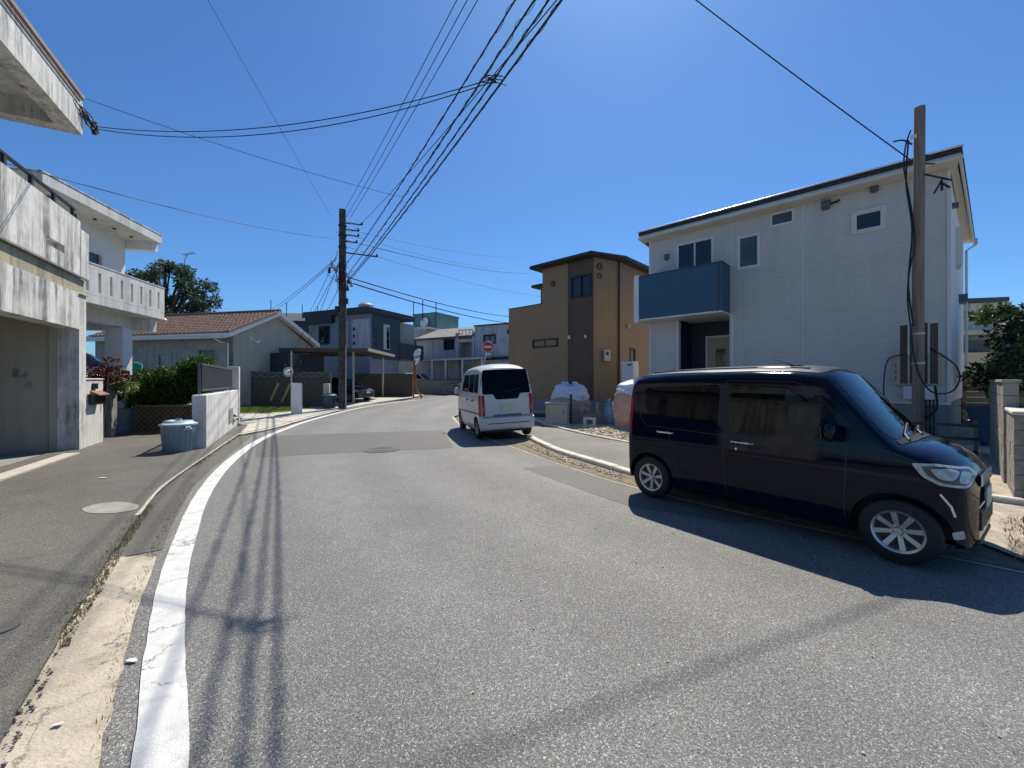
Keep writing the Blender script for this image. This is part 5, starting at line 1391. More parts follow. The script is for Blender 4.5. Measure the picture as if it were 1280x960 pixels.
for (ya, za, yb, zb_) in ((-.66, .60, -.66, 1.60), (.66, .60, .66, 1.60), (-.66, .60, .66, .60)):
    a_, b_ = VB.D((-1.704, ya, za)), VB.D((-1.704, yb, zb_)); ln.tube([a_, b_], .005, 4)
ln.build('tailgate_gap', mt['trimblack'], vn)
m = MB(); m.box(-1.55, .30, .20, -1.40, .40, .26); m.tube([(-1.3, .4, .22), (-1.76, .4, .22)], .025, 8); m.build('exhaust', mt['metal_d'], vn)

# ---- simpler hatchback used three times, each with its own paint
def hatchback(name, label, loc, rz, paint, length=1.0, high=1.0):
    c = thing(name, label, 'car', loc, rz)
    HT = [(-1.95, .98, .2, .82, .34), (-1.90, 1.08, .2, .93, .28), (-1.70, 1.32, .16, .98, .22), (-1.35, 1.46, .13, 1, .2), (-.5, 1.52, .12, 1, .19), (.1, 1.49, .12, 1, .19), (.42, 1.40, .12, 1, .19), (1.05, .98, .12, 1, .19), (1.2, .945, .13, .995, .2), (1.6, .86, .15, .96, .2), (1.82, .76, .16, .87, .22), (1.92, .66, .16, .74, .26)]
    HT = [(t[0] * length, t[1] * high, t[2], t[3], t[4]) for t in HT]
    HS = [(.15, .74), (.3, .82), (.6, .84), (.85 * high, .82), (1.0 * high, .79), (1.5 * high, .62), (1.7 * high, .58)]
    B_ = Body(HT, HS, pw=.45); X = sorted(set(list(np.linspace(-1.9 * length, 1.9 * length, 34)) + [t[0] for t in HT]))
    make_shell(B_, X, c, paint, [(-1.2 * length, .29), (1.22 * length, .29)], .29, .34)
    for x in (-1.2 * length, 1.22 * length):
        for sy in (-1, 1): wheel(c, x, .74 * sy, .29, sy, 'alloy', 6, rimr=.19)
    for s in (-1, 1):
        side_patch(B_, c, 'window', [(-1.35*length, 1.36*high), (.25*length, 1.38*high), (.85*length, 1.0*high), (-1.5*length, 1.0*high)], s, mt['carglass'], r=.05)
        side_patch(B_, c, 'headlight', [(1.55*length, .75*high), (1.84*length, .70*high), (1.84*length, .60*high), (1.62*length, .62*high)], s, mt['lens'], eps=.006, r=.02, dx=.04)
    top_patch(B_, c, 'windshield', [(.44*length, -.52), (.44*length, .52), (1.0*length, .62), (1.05*length, 0), (1.0*length, -.62)], M_glass('blue_glass', (.02, .045, .09), .05, .6), r=.05)
    m = MB(); m.box(1.90*length, -.45, .34, 1.95*length, .45, .52); m.build('air_intake', mt['trimblack'], c)
    m = MB(); m.box(1.955*length, -.17, .50, 1.962*length, .17, .62); m.build('number_plate', mt['signw'], c)
    return c
hatchback('parked_car', 'dark car parked nose out beneath the brown carport behind the pole', (-10.6, 25.6, gz(25.6)+.05), math.atan2(-.35, .94), mt['paint_g'])
hatchback('parked_car', 'silver roofed car standing under the slotted balcony behind red shrubs', (-12.95, 11.6, .98), math.atan2(-.08, 1), mt['paint_s'], .8, 1.05)
hatchback('parked_car', 'small white car half hidden behind the far block wall', (-8.3, 36.3, gz(36)+.15), math.atan2(-.2, 1), mt['paint_w'], .85, 1.08)
# ------------------------------------------------------------------ walls, fences and street objects
def block_wall(name, label, O, u, length, height, mat, bw=.39, bh_=.19, t=.12, z0=0.0, pattern=False, cap=None, joint=.010, zf=None, drop=()):
    F = Frame(O, u); w = thing(name, label, 'wall', (*F.O, z0), F.rz)
    core = MB(); core.box(.008, .012, -.1, length - .008, t - .012, height - .012); core.build('mortar', mt['blockdark'], w)
    me = {}
    rows = int(round(height / bh_))
    for r in range(rows):
        x = 0.0 if r % 2 == 0 else -bw / 2
        i = 0
        while x < length - .02:
            a, b = max(0, x), min(length, x + bw); x += bw
            if b - a < .04: continue
            if (r, i) in drop: i += 1; continue
            i += 1
            key = round(b - a, 3)
            if key not in me:
                q = MB(); q.box(joint/2, 0, joint/2, b - a - joint/2, t, bh_ - joint/2); 
                mm_ = bpy.data.meshes.new('block'); mm_.from_pydata(q.v, [], q.f); mm_.materials.append(mat); me[key] = mm_
            o = bpy.data.objects.new('block', me[key]); COL.objects.link(o); o.parent = w
            o.location = (a, random.uniform(-.004, .004), r * bh_)
    if cap:
        c = MB(); c.box(-.02, -.02, height + .002, length + .02, t + .02, height + .05); c.build('coping', cap, w, bev=.01)
    return w
# block wall behind the lawn
bw1 = block_wall('block_wall', 'grey brown block wall with pierced top course beside the lawn', (-14.9, 21.5), (1, 0.0), 5.35, 1.90, mt['blockdark'], z0=gz(21.5))
fr = MB()
for k in range(13):
    x = .05 + k * .41
    for (a0, a1) in ((0, 3.14), ):
        fr.tube([(x + .18 + .16 * math.cos(th), -.012, 1.74 + .11 * math.sin(th)) for th in np.linspace(0, 6.28, 11)], .018, 5)
fr.build('pierced_motif', mt['block'], bw1)
bw2 = block_wall('block_wall', 'dark block wall beyond the carport ending beside the mirror post', (-11.6, 30.0), (1, -.02), 4.3, 1.74, mt['blockdark'], z0=gz(30))
bw3 = block_wall('block_wall', 'low brown block wall in front of the white pergola frame', (-8.2, 34.2), (1, -.04), 4.6, 1.22, mt['block'], z0=gz(34))
# right hand boundary wall in two heights
wn_u = (.738, .6755)
bw4 = block_wall('block_wall', 'pale near block wall with flat lit top at the right edge', (6.76, 4.85), wn_u, 1.18, 1.14, mt['blockpale'], z0=.02, t=.5, cap=mt['kerb'])
bw5 = block_wall('block_wall', 'taller grey rear block wall with rounded coping beyond the near pale wall', (7.40, 5.95), wn_u, 3.6, 1.52, mt['blockpale'], z0=.05, t=.15, cap=mt['blockpale'])
bw6 = block_wall('block_wall', 'low grey block wall stub behind the hollow concrete block', (2.12, 14.3), (1, -.03), 1.17, .38, mt['block'], z0=.085)

# white wall beside the forecourt
FWW = Frame((-7.11, 9.49), (-.47, .8827))
ww = thing('white_wall', 'white rendered garden wall with square end beside the blue bin', 'wall', (*FWW.O, 0), FWW.rz)
m = MB(); m.box(0, 0, -.05, 6.1, .27, 1.27); m.build('wall_body', mt['stain2'], ww, bev=.012)
m = MB(); m.box(6.102, -.02, -.05, 6.42, .30, 2.12); m.build('end_post', mt['stain2'], ww, bev=.012)
m = MB(); m.box(3.6, -.012, .25, 4.5, .0, .72); m.box(3.65, -.02, .3, 4.45, -.012, .67); m.build('drain_hatch', mt['greyconc'], ww)
rf_ = thing('railing', 'dark grey upright bar railing standing on the white garden wall', 'fence', (*FWW.O, 1.27), FWW.rz)
m = MB(); m.box(.25, .11, .08, 5.6, .15, .13); m.box(.25, .11, .70, 5.6, .15, .75); m.build('rail', mt['metal_grey'], rf_)
mbar = MB(); mbar.box(-.014, -.008, 0, .014, .008, .66); me_b = bpy.data.meshes.new('bar'); me_b.from_pydata(mbar.v, [], mbar.f); me_b.materials.append(mt['metal_grey'])
for k in range(56):
    o = bpy.data.objects.new('bar', me_b); COL.objects.link(o); o.parent = rf_; o.location = (.30 + k * .096, .13, .09)
for x in (.25, 2.0, 3.8, 5.58):
    m = MB(); m.box(x - .03, .151, 0, x + .03, .2, .76); m.build('post', mt['metal_grey'], rf_)

# lattice under the bush
FL = Frame((-11.45, 12.35), (1, .10))
lt = thing('lattice_panel', 'brown diagonal timber lattice panel below the green bush', 'lattice', (*FL.O, .0), FL.rz)
LWd, LH = 2.25, .80
m = MB(); m.box(0, 0, .04, LWd, .04, .09); m.box(0, 0, LH, LWd, .04, LH + .06); m.box(0, 0, .092, .05, .04, LH - .002); m.box(LWd - .05, 0, .092, LWd, .04, LH - .002); m.build('lattice_frame', mt['wood_l'], lt)
for dirn in (1, -1):
    k = -LH
    while k < LWd:
        x0_, x1_ = k, k + LH - .09
        a, b = (max(x0_, .05), min(x1_, LWd - .05))
        if b - a > .08:
            za = .09 + (a - x0_); zb_ = .09 + (b - x0_)
            if dirn < 0: za, zb_ = LH + .09 - za, LH + .09 - zb_
            t_ = Vector((b - a, 0, zb_ - za)); nrm = Vector((-t_.z, 0, t_.x)).normalized() * .018
            yb_ = .008 if dirn > 0 else .022
            A, Bp = Vector((a, yb_, za)), Vector((b, yb_, zb_))
            mb = MB(); mb.extrude([A - nrm, Bp - nrm, Bp + nrm, A + nrm], (0, .012, 0)); mb.build('slat', mt['wood_l'], lt)
        k += .165
pl_ = MB(); pl_.box(0, .06, 0, LWd + .2, .25, .86); tag(pl_.build('planter_wall', mt['blockdark'], None, loc=(*FL.O, 0), rz=FL.rz), 'dark planter wall behind the brown lattice holding the bush', 'planter')

# bins
def bin_(name, label, loc, s, body, lidm, rz=0, group=None):
    b = thing(name, label, 'bin', loc, rz)
    m = MB(); m.lathe([(.001, 0), (.27*s, 0), (.285*s, .02*s), (.335*s, .60*s), (.35*s, .61*s), (.35*s, .635*s), (.325*s, .635*s), (.27*s, .05*s)], 36, 0, None, cap=False); m.build('container', body, b, smooth=40)
    m = MB()
    for k in range(18):
        a = 2*math.pi*k/18; Mk = Matrix.Rotation(a, 4, 'Z')
        m.extrude([Mk @ Vector((.29*s, -.008, .04*s)), Mk @ Vector((.336*s, -.008, .52*s)), Mk @ Vector((.345*s, -.008, .52*s)), Mk @ Vector((.30*s, -.008, .04*s))], (Mk @ Vector((0, .016, 0))))
    m.build('rib', body, b)
    m = MB(); m.lathe([(.365*s, .62*s), (.375*s, .64*s), (.37*s, .66*s), (.33*s, .675*s), (.30*s, .70*s), (.28*s, .735*s), (.22*s, .74*s), (.20*s, .715*s), (.001, .712*s)], 36, 0, None, cap=False)
    l = m.build('lid', lidm, b, smooth=45)
    m = MB(); m.tube([(-.12*s, 0, .715*s), (-.10*s, 0, .76*s), (.10*s, 0, .76*s), (.12*s, 0, .715*s)], .02*s, 8); m.build('lid_grip', lidm, l, smooth=True)
    for sx in (-1, 1):
        m = MB(); m.box(sx*.33*s, -.09*s, .52*s, sx*.40*s, .09*s, .56*s); m.box(sx*.36*s, -.06*s, .56*s, sx*.40*s, .06*s, .60*s); m.build('handle', lidm, b, bev=.008)
    return b
bin_('rubbish_bin', 'pale blue round plastic bin with lid standing before the white wall', (-7.45, 9.12, .035), .93, mt['plastic_b'], mt['plastic_l'], R(-25))
bin_('rubbish_bin', 'dark navy round plastic bin tucked beside the utility pole', (-9.28, 20.75, gz(20.75) + .05), .98, mt['plastic_n'], mt['plastic_n'], R(30))

# posts
m = MB(); m.box(-.18, -.18, -.05, .18, .18, 1.40)
tag(m.build('gate_post', mt['white'], None, bev=.015, loc=(-9.63, 18.25, gz(18.25)), rz=R(12)), 'square white post standing alone on the pale pavement', 'post')
m = MB(); m.box(-.14, -.14, -.05, .14, .14, 1.28)
tag(m.build('gate_post', mt['pave'], None, bev=.015, loc=(-9.62, 21.2, gz(21.2)), rz=R(8)), 'short weathered post at the end of the lawn block wall', 'post')

# utility pole
PX, PY = -8.64, 20.8; pz = gz(PY)
up = thing('utility_pole', 'tall dark weathered utility pole carrying many wires', 'utility pole', (PX, PY, pz))
m = MB(); m.tube([(0, 0, -.2), (0, 0, 4), (0, 0, 7), (0, 0, 10.15)], [.20, .19, .18, .165], 16); m.build('pole', mt['polecon'], up, smooth=50)
m = MB()
for k in range(16):
    z = 2.0 + .5*k; a = 1 if k % 2 else -1
    m.tube([(a*.15, 0, z), (a*.32, 0, z), (a*.32, 0, z + .03)], .010, 5)
m.build('climbing_peg', mt['metal_d'], up)
for z in (1.6, 3.0, 4.2, 5.35, 6.1, 6.9, 7.3, 8.2, 8.8, 9.3):
    m = MB(); m.lathe([(.20, z), (.205, z + .01), (.205, z + .06), (.20, z + .07)], 16); m.build('band', mt['metal_d'], up)
arms = [(9.45, 1.05), (9.12, .85), (8.85, .85), (8.52, .75), (7.95, 1.9)]
for z, l in arms:
    m = MB(); d = Vector((.88, -.20, -.17)).normalized(); m.tube([Vector((.1, -.1, z)), Vector((.1, -.1, z)) + d * l], .035, 6)
    ar = m.build('cross_arm', mt['metal_d'], up)
    for k in (.45, 1.0):
        p = Vector((.1, -.1, z)) + d * l * k; q = MB(); q.lathe([(.02, -.02), (.055, 0), (.06, .05), (.035, .07), (.055, .10), (.02, .13)], 10, 0, Matrix.Translation(p)); q.build('insulator', mt['frame_w'] if k < 1 else mt['polecon'], ar, smooth=True)
m = MB(); m.tube([(0, .05, 7.3), (-.65, -.1, 7.15)], .03, 6); m.build('cross_arm', mt['metal_d'], up)
for k, (x, z) in enumerate(((-.35, 7.1), (-.62, 7.0), (-.5, 7.35), (.35, 6.45), (.5, 6.3), (.3, 6.1))):
    m = MB(); m.lathe([(.03, -.12), (.075, -.1), (.08, .06), (.04, .12), (.02, .2)], 10, 0, Matrix.Translation((x, -.12, z))); m.build('insulator', mt['polecon'] if k % 2 else mt['metal'], up, smooth=True)
m = MB()
rng = random.Random(4)
for k in range(10):
    a = [Vector((rng.uniform(-.25, .25), -.2, rng.uniform(6.0, 7.5))) for _ in range(4)]
    a[-1] = Vector((rng.uniform(-.8, .8), -.15, rng.uniform(6.2, 7.2)))
    m.tube(crv(a, 4), .012, 5)
m.build('jumper_wire', mt['cable'], up)
m = MB(); m.tube([(.19, -.06, .0), (.19, -.06, 3.2)], .03, 6); m.build('earth_pipe', mt['metal'], up)
m = MB(); m.box(.12, -.26, 5.3, .36, -.14, 5.6); m.box(-.30, -.24, 4.9, -.12, -.12, 5.2); m.build('joint_box', mt['metal_d'], up, bev=.02)

# guy wire guards
for k, (a, b, c) in enumerate((((338.5, 501), (348, 479), (357, 456)), ((352.5, 502), (363, 480), (376, 452)))):
    Yg = 20.6
    A, Bq, Cq = W(*a, Yg), W(*b, Yg), W(*c, Yg)
    g = thing('guy_wire', ('yellow sleeved guy wire leaning at the left over the lawn', 'yellow sleeved guy wire rising just behind the white post')[k], 'guy wire', tuple(A))
    m = MB(); m.tube([Vector((0, 0, 0)), Bq - A], .062, 10); m.build('guard_sleeve', mt['yellow'], g, smooth=50)
    m = MB(); m.tube([Bq - A, Cq - A], .045, 8); m.build('upper_sleeve', mt['metal_d'], g, smooth=50)
    m = MB(); top_ = Vector((PX, PY, pz + 7.6 + .3 * k)) - A; m.tube([Cq - A, top_], .012, 5); m.build('wire', mt['cable'], g)

# convex mirror by the lawn
cmz = W(360.5, 465, 19.6); cm = thing('traffic_mirror', 'small round convex mirror on a thin post before the lawn wall', 'mirror', (cmz.x, 19.6, gz(19.6)))
hz_ = cmz.z - gz(19.6)
m = MB(); m.tube([(.10, .08, -.05), (.10, .08, hz_ + 1.0)], .035, 8); m.build('post', mt['cabinet'], cm, smooth=True)
m = MB(); m.lathe([(.20, 0), (.235, .0), (.235, .04), (.20, .05)], 24, 0, Matrix.Translation((0, 0, hz_)) @ Matrix.Rotation(R(90), 4, 'X')); m.build('rim', mt['cabinet'], cm, smooth=True)
m = MB(); m.lathe([(.20, .03), (.14, .05), (.07, .06), (.001, .064)], 24, 0, Matrix.Translation((0, 0, hz_)) @ Matrix.Rotation(R(90), 4, 'X'), cap=False); m.build('mirror_face', mt['mirror'], cm, smooth=True)
# double mirror on bent orange post
dm0 = W(521, 440, 29); dm = thing('traffic_mirror', 'twin oval mirror on a bent rusty orange post at the junction', 'mirror', (-6.55, 28.9, gz(28.9)))
def off_(px, py): 
    p = W(px, py, 28.9); return Vector((p.x + 6.55, 0, p.z - gz(28.9)))
m = MB(); m.tube(crv([off_(519, 444), off_(519.5, 468), off_(520.5, 485), off_(523, 491), off_(526.5, 495), off_(526.6, 499)], 5), .065, 10); m.build('post', mt['orange'], dm, smooth=True)
m = MB(); m.tube(crv([off_(517.5, 452), off_(517.5, 470), off_(517, 497)], 5), .055, 10); m.build('rear_post', mt['orange'], dm, smooth=True)
for k, (px_, py_) in enumerate(((522, 442), (521.5, 450))):
    c = off_(px_, py_); mr = Matrix.Translation(c + Vector((0, -.12, 0))) @ Matrix.Rotation(R((35, 20)[k]), 4, 'Y') @ Matrix.Rotation(R(90 + (18 if k == 0 else 0)), 4, 'X') @ Matrix.Diagonal((.62, 1, 1, 1))
    m = MB(); m.lathe([(.32, -.05), (.34, 0), (.34, .03), (.30, .05), (.16, .09), (.001, .10)], 24, 0, mr, cap=False); hd = m.build('mirror_head', mt['mirror'] if k else mt['signw'], dm, smooth=True)
    m = MB(); m.lathe([(.33, -.06), (.365, -.02), (.365, .035), (.33, .04)], 24, 0, mr); m.build('hood', mt['orange'] if k else mt['signw'], hd, smooth=True)

# round red sign on a leaning post
sg = W(610, 433.5, 30.5); sgn = thing('road_sign', 'round red and white road sign on a leaning pale post behind the van', 'road sign', (sg.x, 30.5, gz(30.5)))
zs = sg.z - gz(30.5)
m = MB(); m.tube([(-.26 * zs, .05, -.05), (0, .05, zs)], .04, 8); m.build('post', mt['frame_w'], sgn, smooth=True)
Ms = Matrix.Translation((0, 0, zs)) @ Matrix.Rotation(R(90), 4, 'X')
m = MB(); m.lathe([(.001, -.01), (.42, -.01), (.43, 0), (.42, .012), (.001, .012)], 28, 0, Ms, cap=False); pl2 = m.build('disc', mt['red'], sgn, smooth=30)
m = MB(); m.lathe([(.385, .014), (.415, .014), (.415, .018), (.385, .018)], 28, 0, Ms, cap=False); m.build('border', mt['signw'], pl2)
m = MB(); m.box(-.27, -.018, zs - .07, .27, -.0125, zs + .07); m.build('bar', mt['signw'], pl2)
m = MB(); m.box(-.22, -.02, zs - .62, .22, .0, zs - .50); m.build('lower_plate', mt['signw'], sgn)

# carport
cp_ = thing('carport', 'flat brown aluminium carport roof on slim posts beside the slate house', 'carport', (-8.35, 23.6, gz(24)), R(2))
ch = 3.38 - gz(24)
m = MB(); m.box(-5.7, 0, ch, 0, 6.0, ch + .05); m.build('roof_panel', mt['brownmetal'], cp_)
m = MB(); m.box(-.002, -.02, ch - .06, .05, 6.02, ch + .12); m.build('edge_beam', mt['palemetal'], cp_)
m = MB(); m.box(-5.72, -.06, ch - .10, -.004, -.002, ch + .10); m.build('front_beam', mt['brownmetal'], cp_)
for k in range(9):
    m = MB(); m.box(-5.6 + .68*k, .0, ch - .06, -5.56 + .68*k, 5.9, ch - .002); m.build('rafter', mt['brownmetal'], cp_)
for (x, y) in ((-.75, 5.85), (-.9, .25), (-4.75, .3), (-5.3, 5.6)):
    m = MB(); m.box(x - .05, y - .05, -.1, x + .05, y + .05, ch - .1); m.build('post', mt['cabinet'], cp_)
# white pergola frame across the junction
A, Bq = W(524, 453, 37.2), W(604, 447, 33.2); A.z = Bq.z = 3.45
pg = thing('pergola', 'white post and beam canopy frame in front of the pale blue house', 'canopy', (A.x, A.y, 0))
d = Bq - A; 
m = MB(); m.tube([Vector((0, 0, 3.45)), d + Vector((0, 0, 3.45))], .09, 4); m.build('beam', mt['frame_w'], pg)
m = MB(); m.add([(0, 0, 3.5), (d.x, d.y, 3.5), (d.x + .9, d.y + 1.6, 3.55), (.9, 1.6, 3.55), (0, 0, 3.54), (d.x, d.y, 3.54), (d.x + .9, d.y + 1.6, 3.6), (.9, 1.6, 3.6)], [(3,2,1,0),(4,5,6,7),(0,1,5,4),(1,2,6,5),(2,3,7,6),(3,0,4,7)]); m.build('canopy_sheet', mt['frame_w'], pg)
for t in (0.0, .22, .44, .70, .98):
    m = MB(); p = d * t; m.box(p.x - .07, p.y - .07, .3, p.x + .07, p.y + .07, 3.37); m.build('post', mt['frame_w'], pg)
bk = thing('bicycle', 'pale bicycle leaning by the far low wall left of the van', 'bicycle', (-4.75, 33.7, gz(33.7)))
for (x, s) in ((-.5, 1), (.5, 1)):
    m = MB(); m.tube([(x + .32*math.cos(t), 0, .34 + .32*math.sin(t)) for t in np.linspace(0, 6.283, 19)], .022, 6); m.build('wheel', mt['metal'], bk)
m = MB()
for a_, b_ in (((-.5, 0, .34), (-.15, 0, .8)), ((-.15, 0, .8), (.35, 0, .85)), ((-.05, 0, .32), (.35, 0, .85)), ((-.05, 0, .32), (-.15, 0, .85)), ((-.5, 0, .34), (-.05, 0, .32)), ((.5, 0, .34), (.33, 0, .98))): m.tube([a_, b_], .022, 6)
m.build('frame', mt['metal'], bk)
m = MB(); m.tube([(.25, -.25, 1.0), (.33, 0, .98), (.25, .25, 1.0)], .016, 6); m.build('handlebar', mt['metal_d'], bk)
m = MB(); m.box(-.28, -.07, .88, -.05, .07, .93); m.build('saddle', mt['rubber'], bk, bev=.02)
m = MB(); m.box(.42, -.17, .72, .72, .17, .95); m.build('basket', mt['metal'], bk)

# utility cabinet and yard clutter in front of the tan house
uc = thing('utility_cabinet', 'beige grey steel utility cabinet with sloped lid at the sidewalk back', 'cabinet', (1.57, 14.05, .06), R(-16))
m = MB(); m.box(-.37, -.26, .06, .37, .26, .74); m.build('casing', mt['cabinet'], uc, bev=.02)
m = MB(); m.extrude([(-.40, -.29, .742), (-.40, .29, .742), (-.40, .29, .84), (-.40, -.29, .80)], (.80, 0, 0)); m.build('lid', mt['cabinet'], uc, bev=.015)
m = MB(); m.box(-.02, -.275, .30, .28, -.262, .66); hp = m.build('hatch', mt['cabinet'], uc, bev=.006)
m = MB(); m.box(.22, -.285, .45, .25, -.276, .52); m.build('latch', mt['metal_d'], hp)
m = MB(); m.box(-.42, -.32, -.03, .42, .30, .058); m.build('plinth', mt['kerb'], uc, bev=.015)
m = MB(); m.box(-.04, -.04, 0, .04, .04, 1.05); tag(m.build('stake', mt['metal_d'], None, loc=(2.06, 14.3, .08)), 'short black stake standing beside the utility cabinet', 'stake')
m = MB(); m.box(-.035, -.03, 0, .035, .03, 1.12); tag(m.build('stake', mt['wood'], None, loc=(3.32, 15.0, .08), rz=.2), 'pale wooden stake standing before the blue wrapped bundle', 'stake')

def sack(name, label, loc, r, h, parts, seed, rz=0):
    t = thing(name, label, 'bulk bag', loc, rz); rng = np.random.default_rng(seed)
    nz, na = 26, 44
    def surf(u, a):
        z = h * u
        bul = r * (.80 + .30 * math.sin(math.pi * min(1, u * 1.05 + .08)) ** .7)
        sq = 1.0 / (abs(math.cos(a)) ** 3.4 + abs(math.sin(a)) ** 3.4) ** (1 / 3.4)
        wr = .018 * math.sin(9*a + 14*u + seed) + .014 * math.sin(17*a - 23*u) + .02 * math.sin(3*a + 31*u + seed) * (.3 + .7 * abs(math.sin(5*u)))
        if u > .93: bul *= (1 - ((u - .93) / .07) ** 2 * .55)
        rr = bul * sq * .86 + wr
        return Vector((rr * math.cos(a), rr * math.sin(a), z + .05 * math.sin(2*a + seed) * u))
    for nm, u0, u1, mat, grow in parts:
        m = MB(); vs = []
        for i in range(nz + 1):
            for j in range(na):
                a = 2*math.pi*j/na
                lo = u0 + (.05 * math.sin(3*a + seed) if u0 > .2 else 0)
                p = surf(lo + (u1 - lo) * i / nz, a)
                p.x *= 1 + grow; p.y *= 1 + grow
                vs.append(p)
        m.add(vs, [(i*na+j, i*na+(j+1) % na, (i+1)*na+(j+1) % na, (i+1)*na+j) for i in range(nz) for j in range(na)] + [tuple((nz)*na + j for j in range(na))])
        m.build(nm, mat, t, smooth=70)
    m = MB()
    for k in range(3):
        a = rng.uniform(0, 6.28); p = Vector((math.cos(a) * r * .3, math.sin(a) * r * .3, h))
        q = [p, p + Vector((rng.uniform(-.1, .1), rng.uniform(-.1, .1), .09)), p + Vector((rng.uniform(-.25, .25), rng.uniform(-.2, .2), .05)), p + Vector((rng.uniform(-.3, .3), rng.uniform(-.2, .2), -.02))]
        m.tube(crv(q, 4), [.05 + .02 * math.sin(i) for i in range(13)], 7)
    m.build('gathered_top', parts[-1][3], t, smooth=70)
    return t
sack('bulk_bag', 'bulk bag of pink sacking under a white sheet by the tan house', (2.28, 16.05, .085), .74, 1.36, (('sacking', 0, .72, mt['bag_p'], 0), ('cover_sheet', .62, 1.0, mt['bag_w'], .03)), 2, .2)
sack('bulk_bag', 'tall pink bulk bag with white top standing close behind the black car', (3.98, 13.1, .085), .66, 1.50, (('sacking', 0, .82, mt['bag_p'], 0), ('cover_sheet', .74, 1.0, mt['bag_w'], .03)), 5, .5)
sack('wrapped_bundle', 'small bundle wrapped in blue sheet between the stake and the tall bag', (3.52, 14.25, .085), .27, .70, (('sheet', 0, 1.0, mt['bag_b'], 0),), 9, .1)
cb = MB(); cb.wall(-.20, .20, 0, .30, -.10, .10, [(-.10, .10, .07, .24)])
tag(cb.build('concrete_block', mt['kerb'], None, bev=.008, loc=(2.56, 13.45, .09), rz=R(-14)), 'hollow pale concrete block with one square hole on the gravel', 'concrete block')
tp = thing('standpipe', 'pair of upright water pipes with taps in front of the foundation', 'water pipe', (3.05, 14.6, .085))
m = MB(); m.tube([(0, 0, 0), (0, 0, .70)], .035, 8); m.tube([(.45, .1, 0), (.45, .1, .78)], .05, 8); m.tube([(-.5, .2, 0), (-.5, .2, .95), (-.42, .15, 1.0)], .025, 8); m.build('pipe', mt['cabinet'], tp, smooth=True)
m = MB(); m.tube([(0, 0, .66), (0, -.10, .66), (0, -.13, .60)], .022, 8); m.lathe([(.05, .70), (.05, .73), (.01, .75)], 10); m.lathe([(.07, .78), (.07, .84), (.02, .88)], 12, 0, Matrix.Translation((.45, .1, 0))); m.build('tap', mt['metal'], tp, smooth=True)
rb_ = MB()
for k in range(4): rb_.tube([(-.9 + .02*k, .0, .02 + .05*k), (.9, .1*k, .02 + .05*k)], .025, 6)
tag(rb_.build('pipe_bundle', mt['metal_d'], None, loc=(1.1, 16.4, .09), rz=R(-20)), 'dark pipes lying stacked behind the van beside the foundation', 'pipes')

# timber service pole at the right
TX, TY = 9.16, 9.2
wp = thing('timber_pole', 'grey brown timber service pole in front of the white house', 'pole', (TX, TY, -.33), R(-45)); wp.scale = (1.21, 1.21, 1.21)
m = MB(); m.tube([(0, 0, -.1), (.0, 0, 3.5), (.02, 0, 6.68)], [.090, .084, .078], 16); m.build('pole', mt['wood'], wp, smooth=50)
for k, x in enumerate((-.27, -.135, .0, .135)):
    m = MB(); m.box(x + .02, .11, 1.54, x + .125, .14, 2.66 + .01 * (k % 3)); m.build('board', mt['wood_d'], wp, bev=.004)
m = MB()
for z in (1.9, 2.45): m.lathe([(.092, z), (.096, z), (.096, z + .04), (.092, z + .04)], 16)
m.build('strap', mt['metal'], wp)
m = MB(); m.tube(crv([(-.10, -.07, 6.28), (-.17, -.08, 6.0), (-.19, -.09, 5.6), (-.14, -.1, 5.2), (-.07, -.11, 4.6), (-.05, -.12, 4.1), (-.12, -.12, 3.6), (-.14, -.12, 3.1), (-.09, -.13, 2.5), (-.05, -.13, 2.0), (.05, -.13, 1.6), (.2, -.10, 1.38), (.42, -.02, 1.40), (.52, .0, 1.62), (.48, .02, 1.85), (.32, .05, 2.05), (.15, .09, 2.2)], 6), .0125, 8)
m.tube(crv([(-.13, -.08, 6.1), (-.16, -.1, 5.3), (-.08, -.12, 4.4), (-.13, -.13, 3.4), (-.06, -.13, 2.6)], 6), .014, 6)
m.tube(crv([(-.2, .1, 2.1), (-.42, .1, 2.0), (-.48, .1, 1.5), (-.45, .1, .8), (-.40, .1, .3)], 6), .011, 8)
m.tube(crv([(.22, .1, 1.5), (.24, .05, 1.1), (.1, .0, .9), (-.05, -.05, .75), (-.25, .0, .6)], 6), .018, 8)
m.build('service_cable', mt['cable'], wp)
m = MB(); m.box(-.11, -.12, 6.10, -.02, -.08, 6.16); m.build('clamp', mt['signw'], wp)
m = MB(); m.tube(crv([(-.08, -.08, 6.0), (-.2, -.1, 6.12), (-.34, -.1, 6.15)], 4), .016, 6); m.build('cable_clamp', mt['metal_d'], wp); m = MB(); m.tube([(.08, -.05, 5.4), (.42, -.12, 5.15)], .018, 6)
for k in range(3): m.tube([(.30, -.12, 5.14 + .03*k), (.40 - .10*k, -.12, 5.02 - .02*k)], .018, 6)
m.build('cable_clamp', mt['metal_d'], wp)
m = MB(); m.tube([(.09, -.02, 5.75), (.2, -.02, 5.72)], .014, 6); m.tube([(.09, -.02, 5.6), (.22, -.02, 5.55)], .014, 6); m.build('step_bolt', mt['metal_d'], wp)

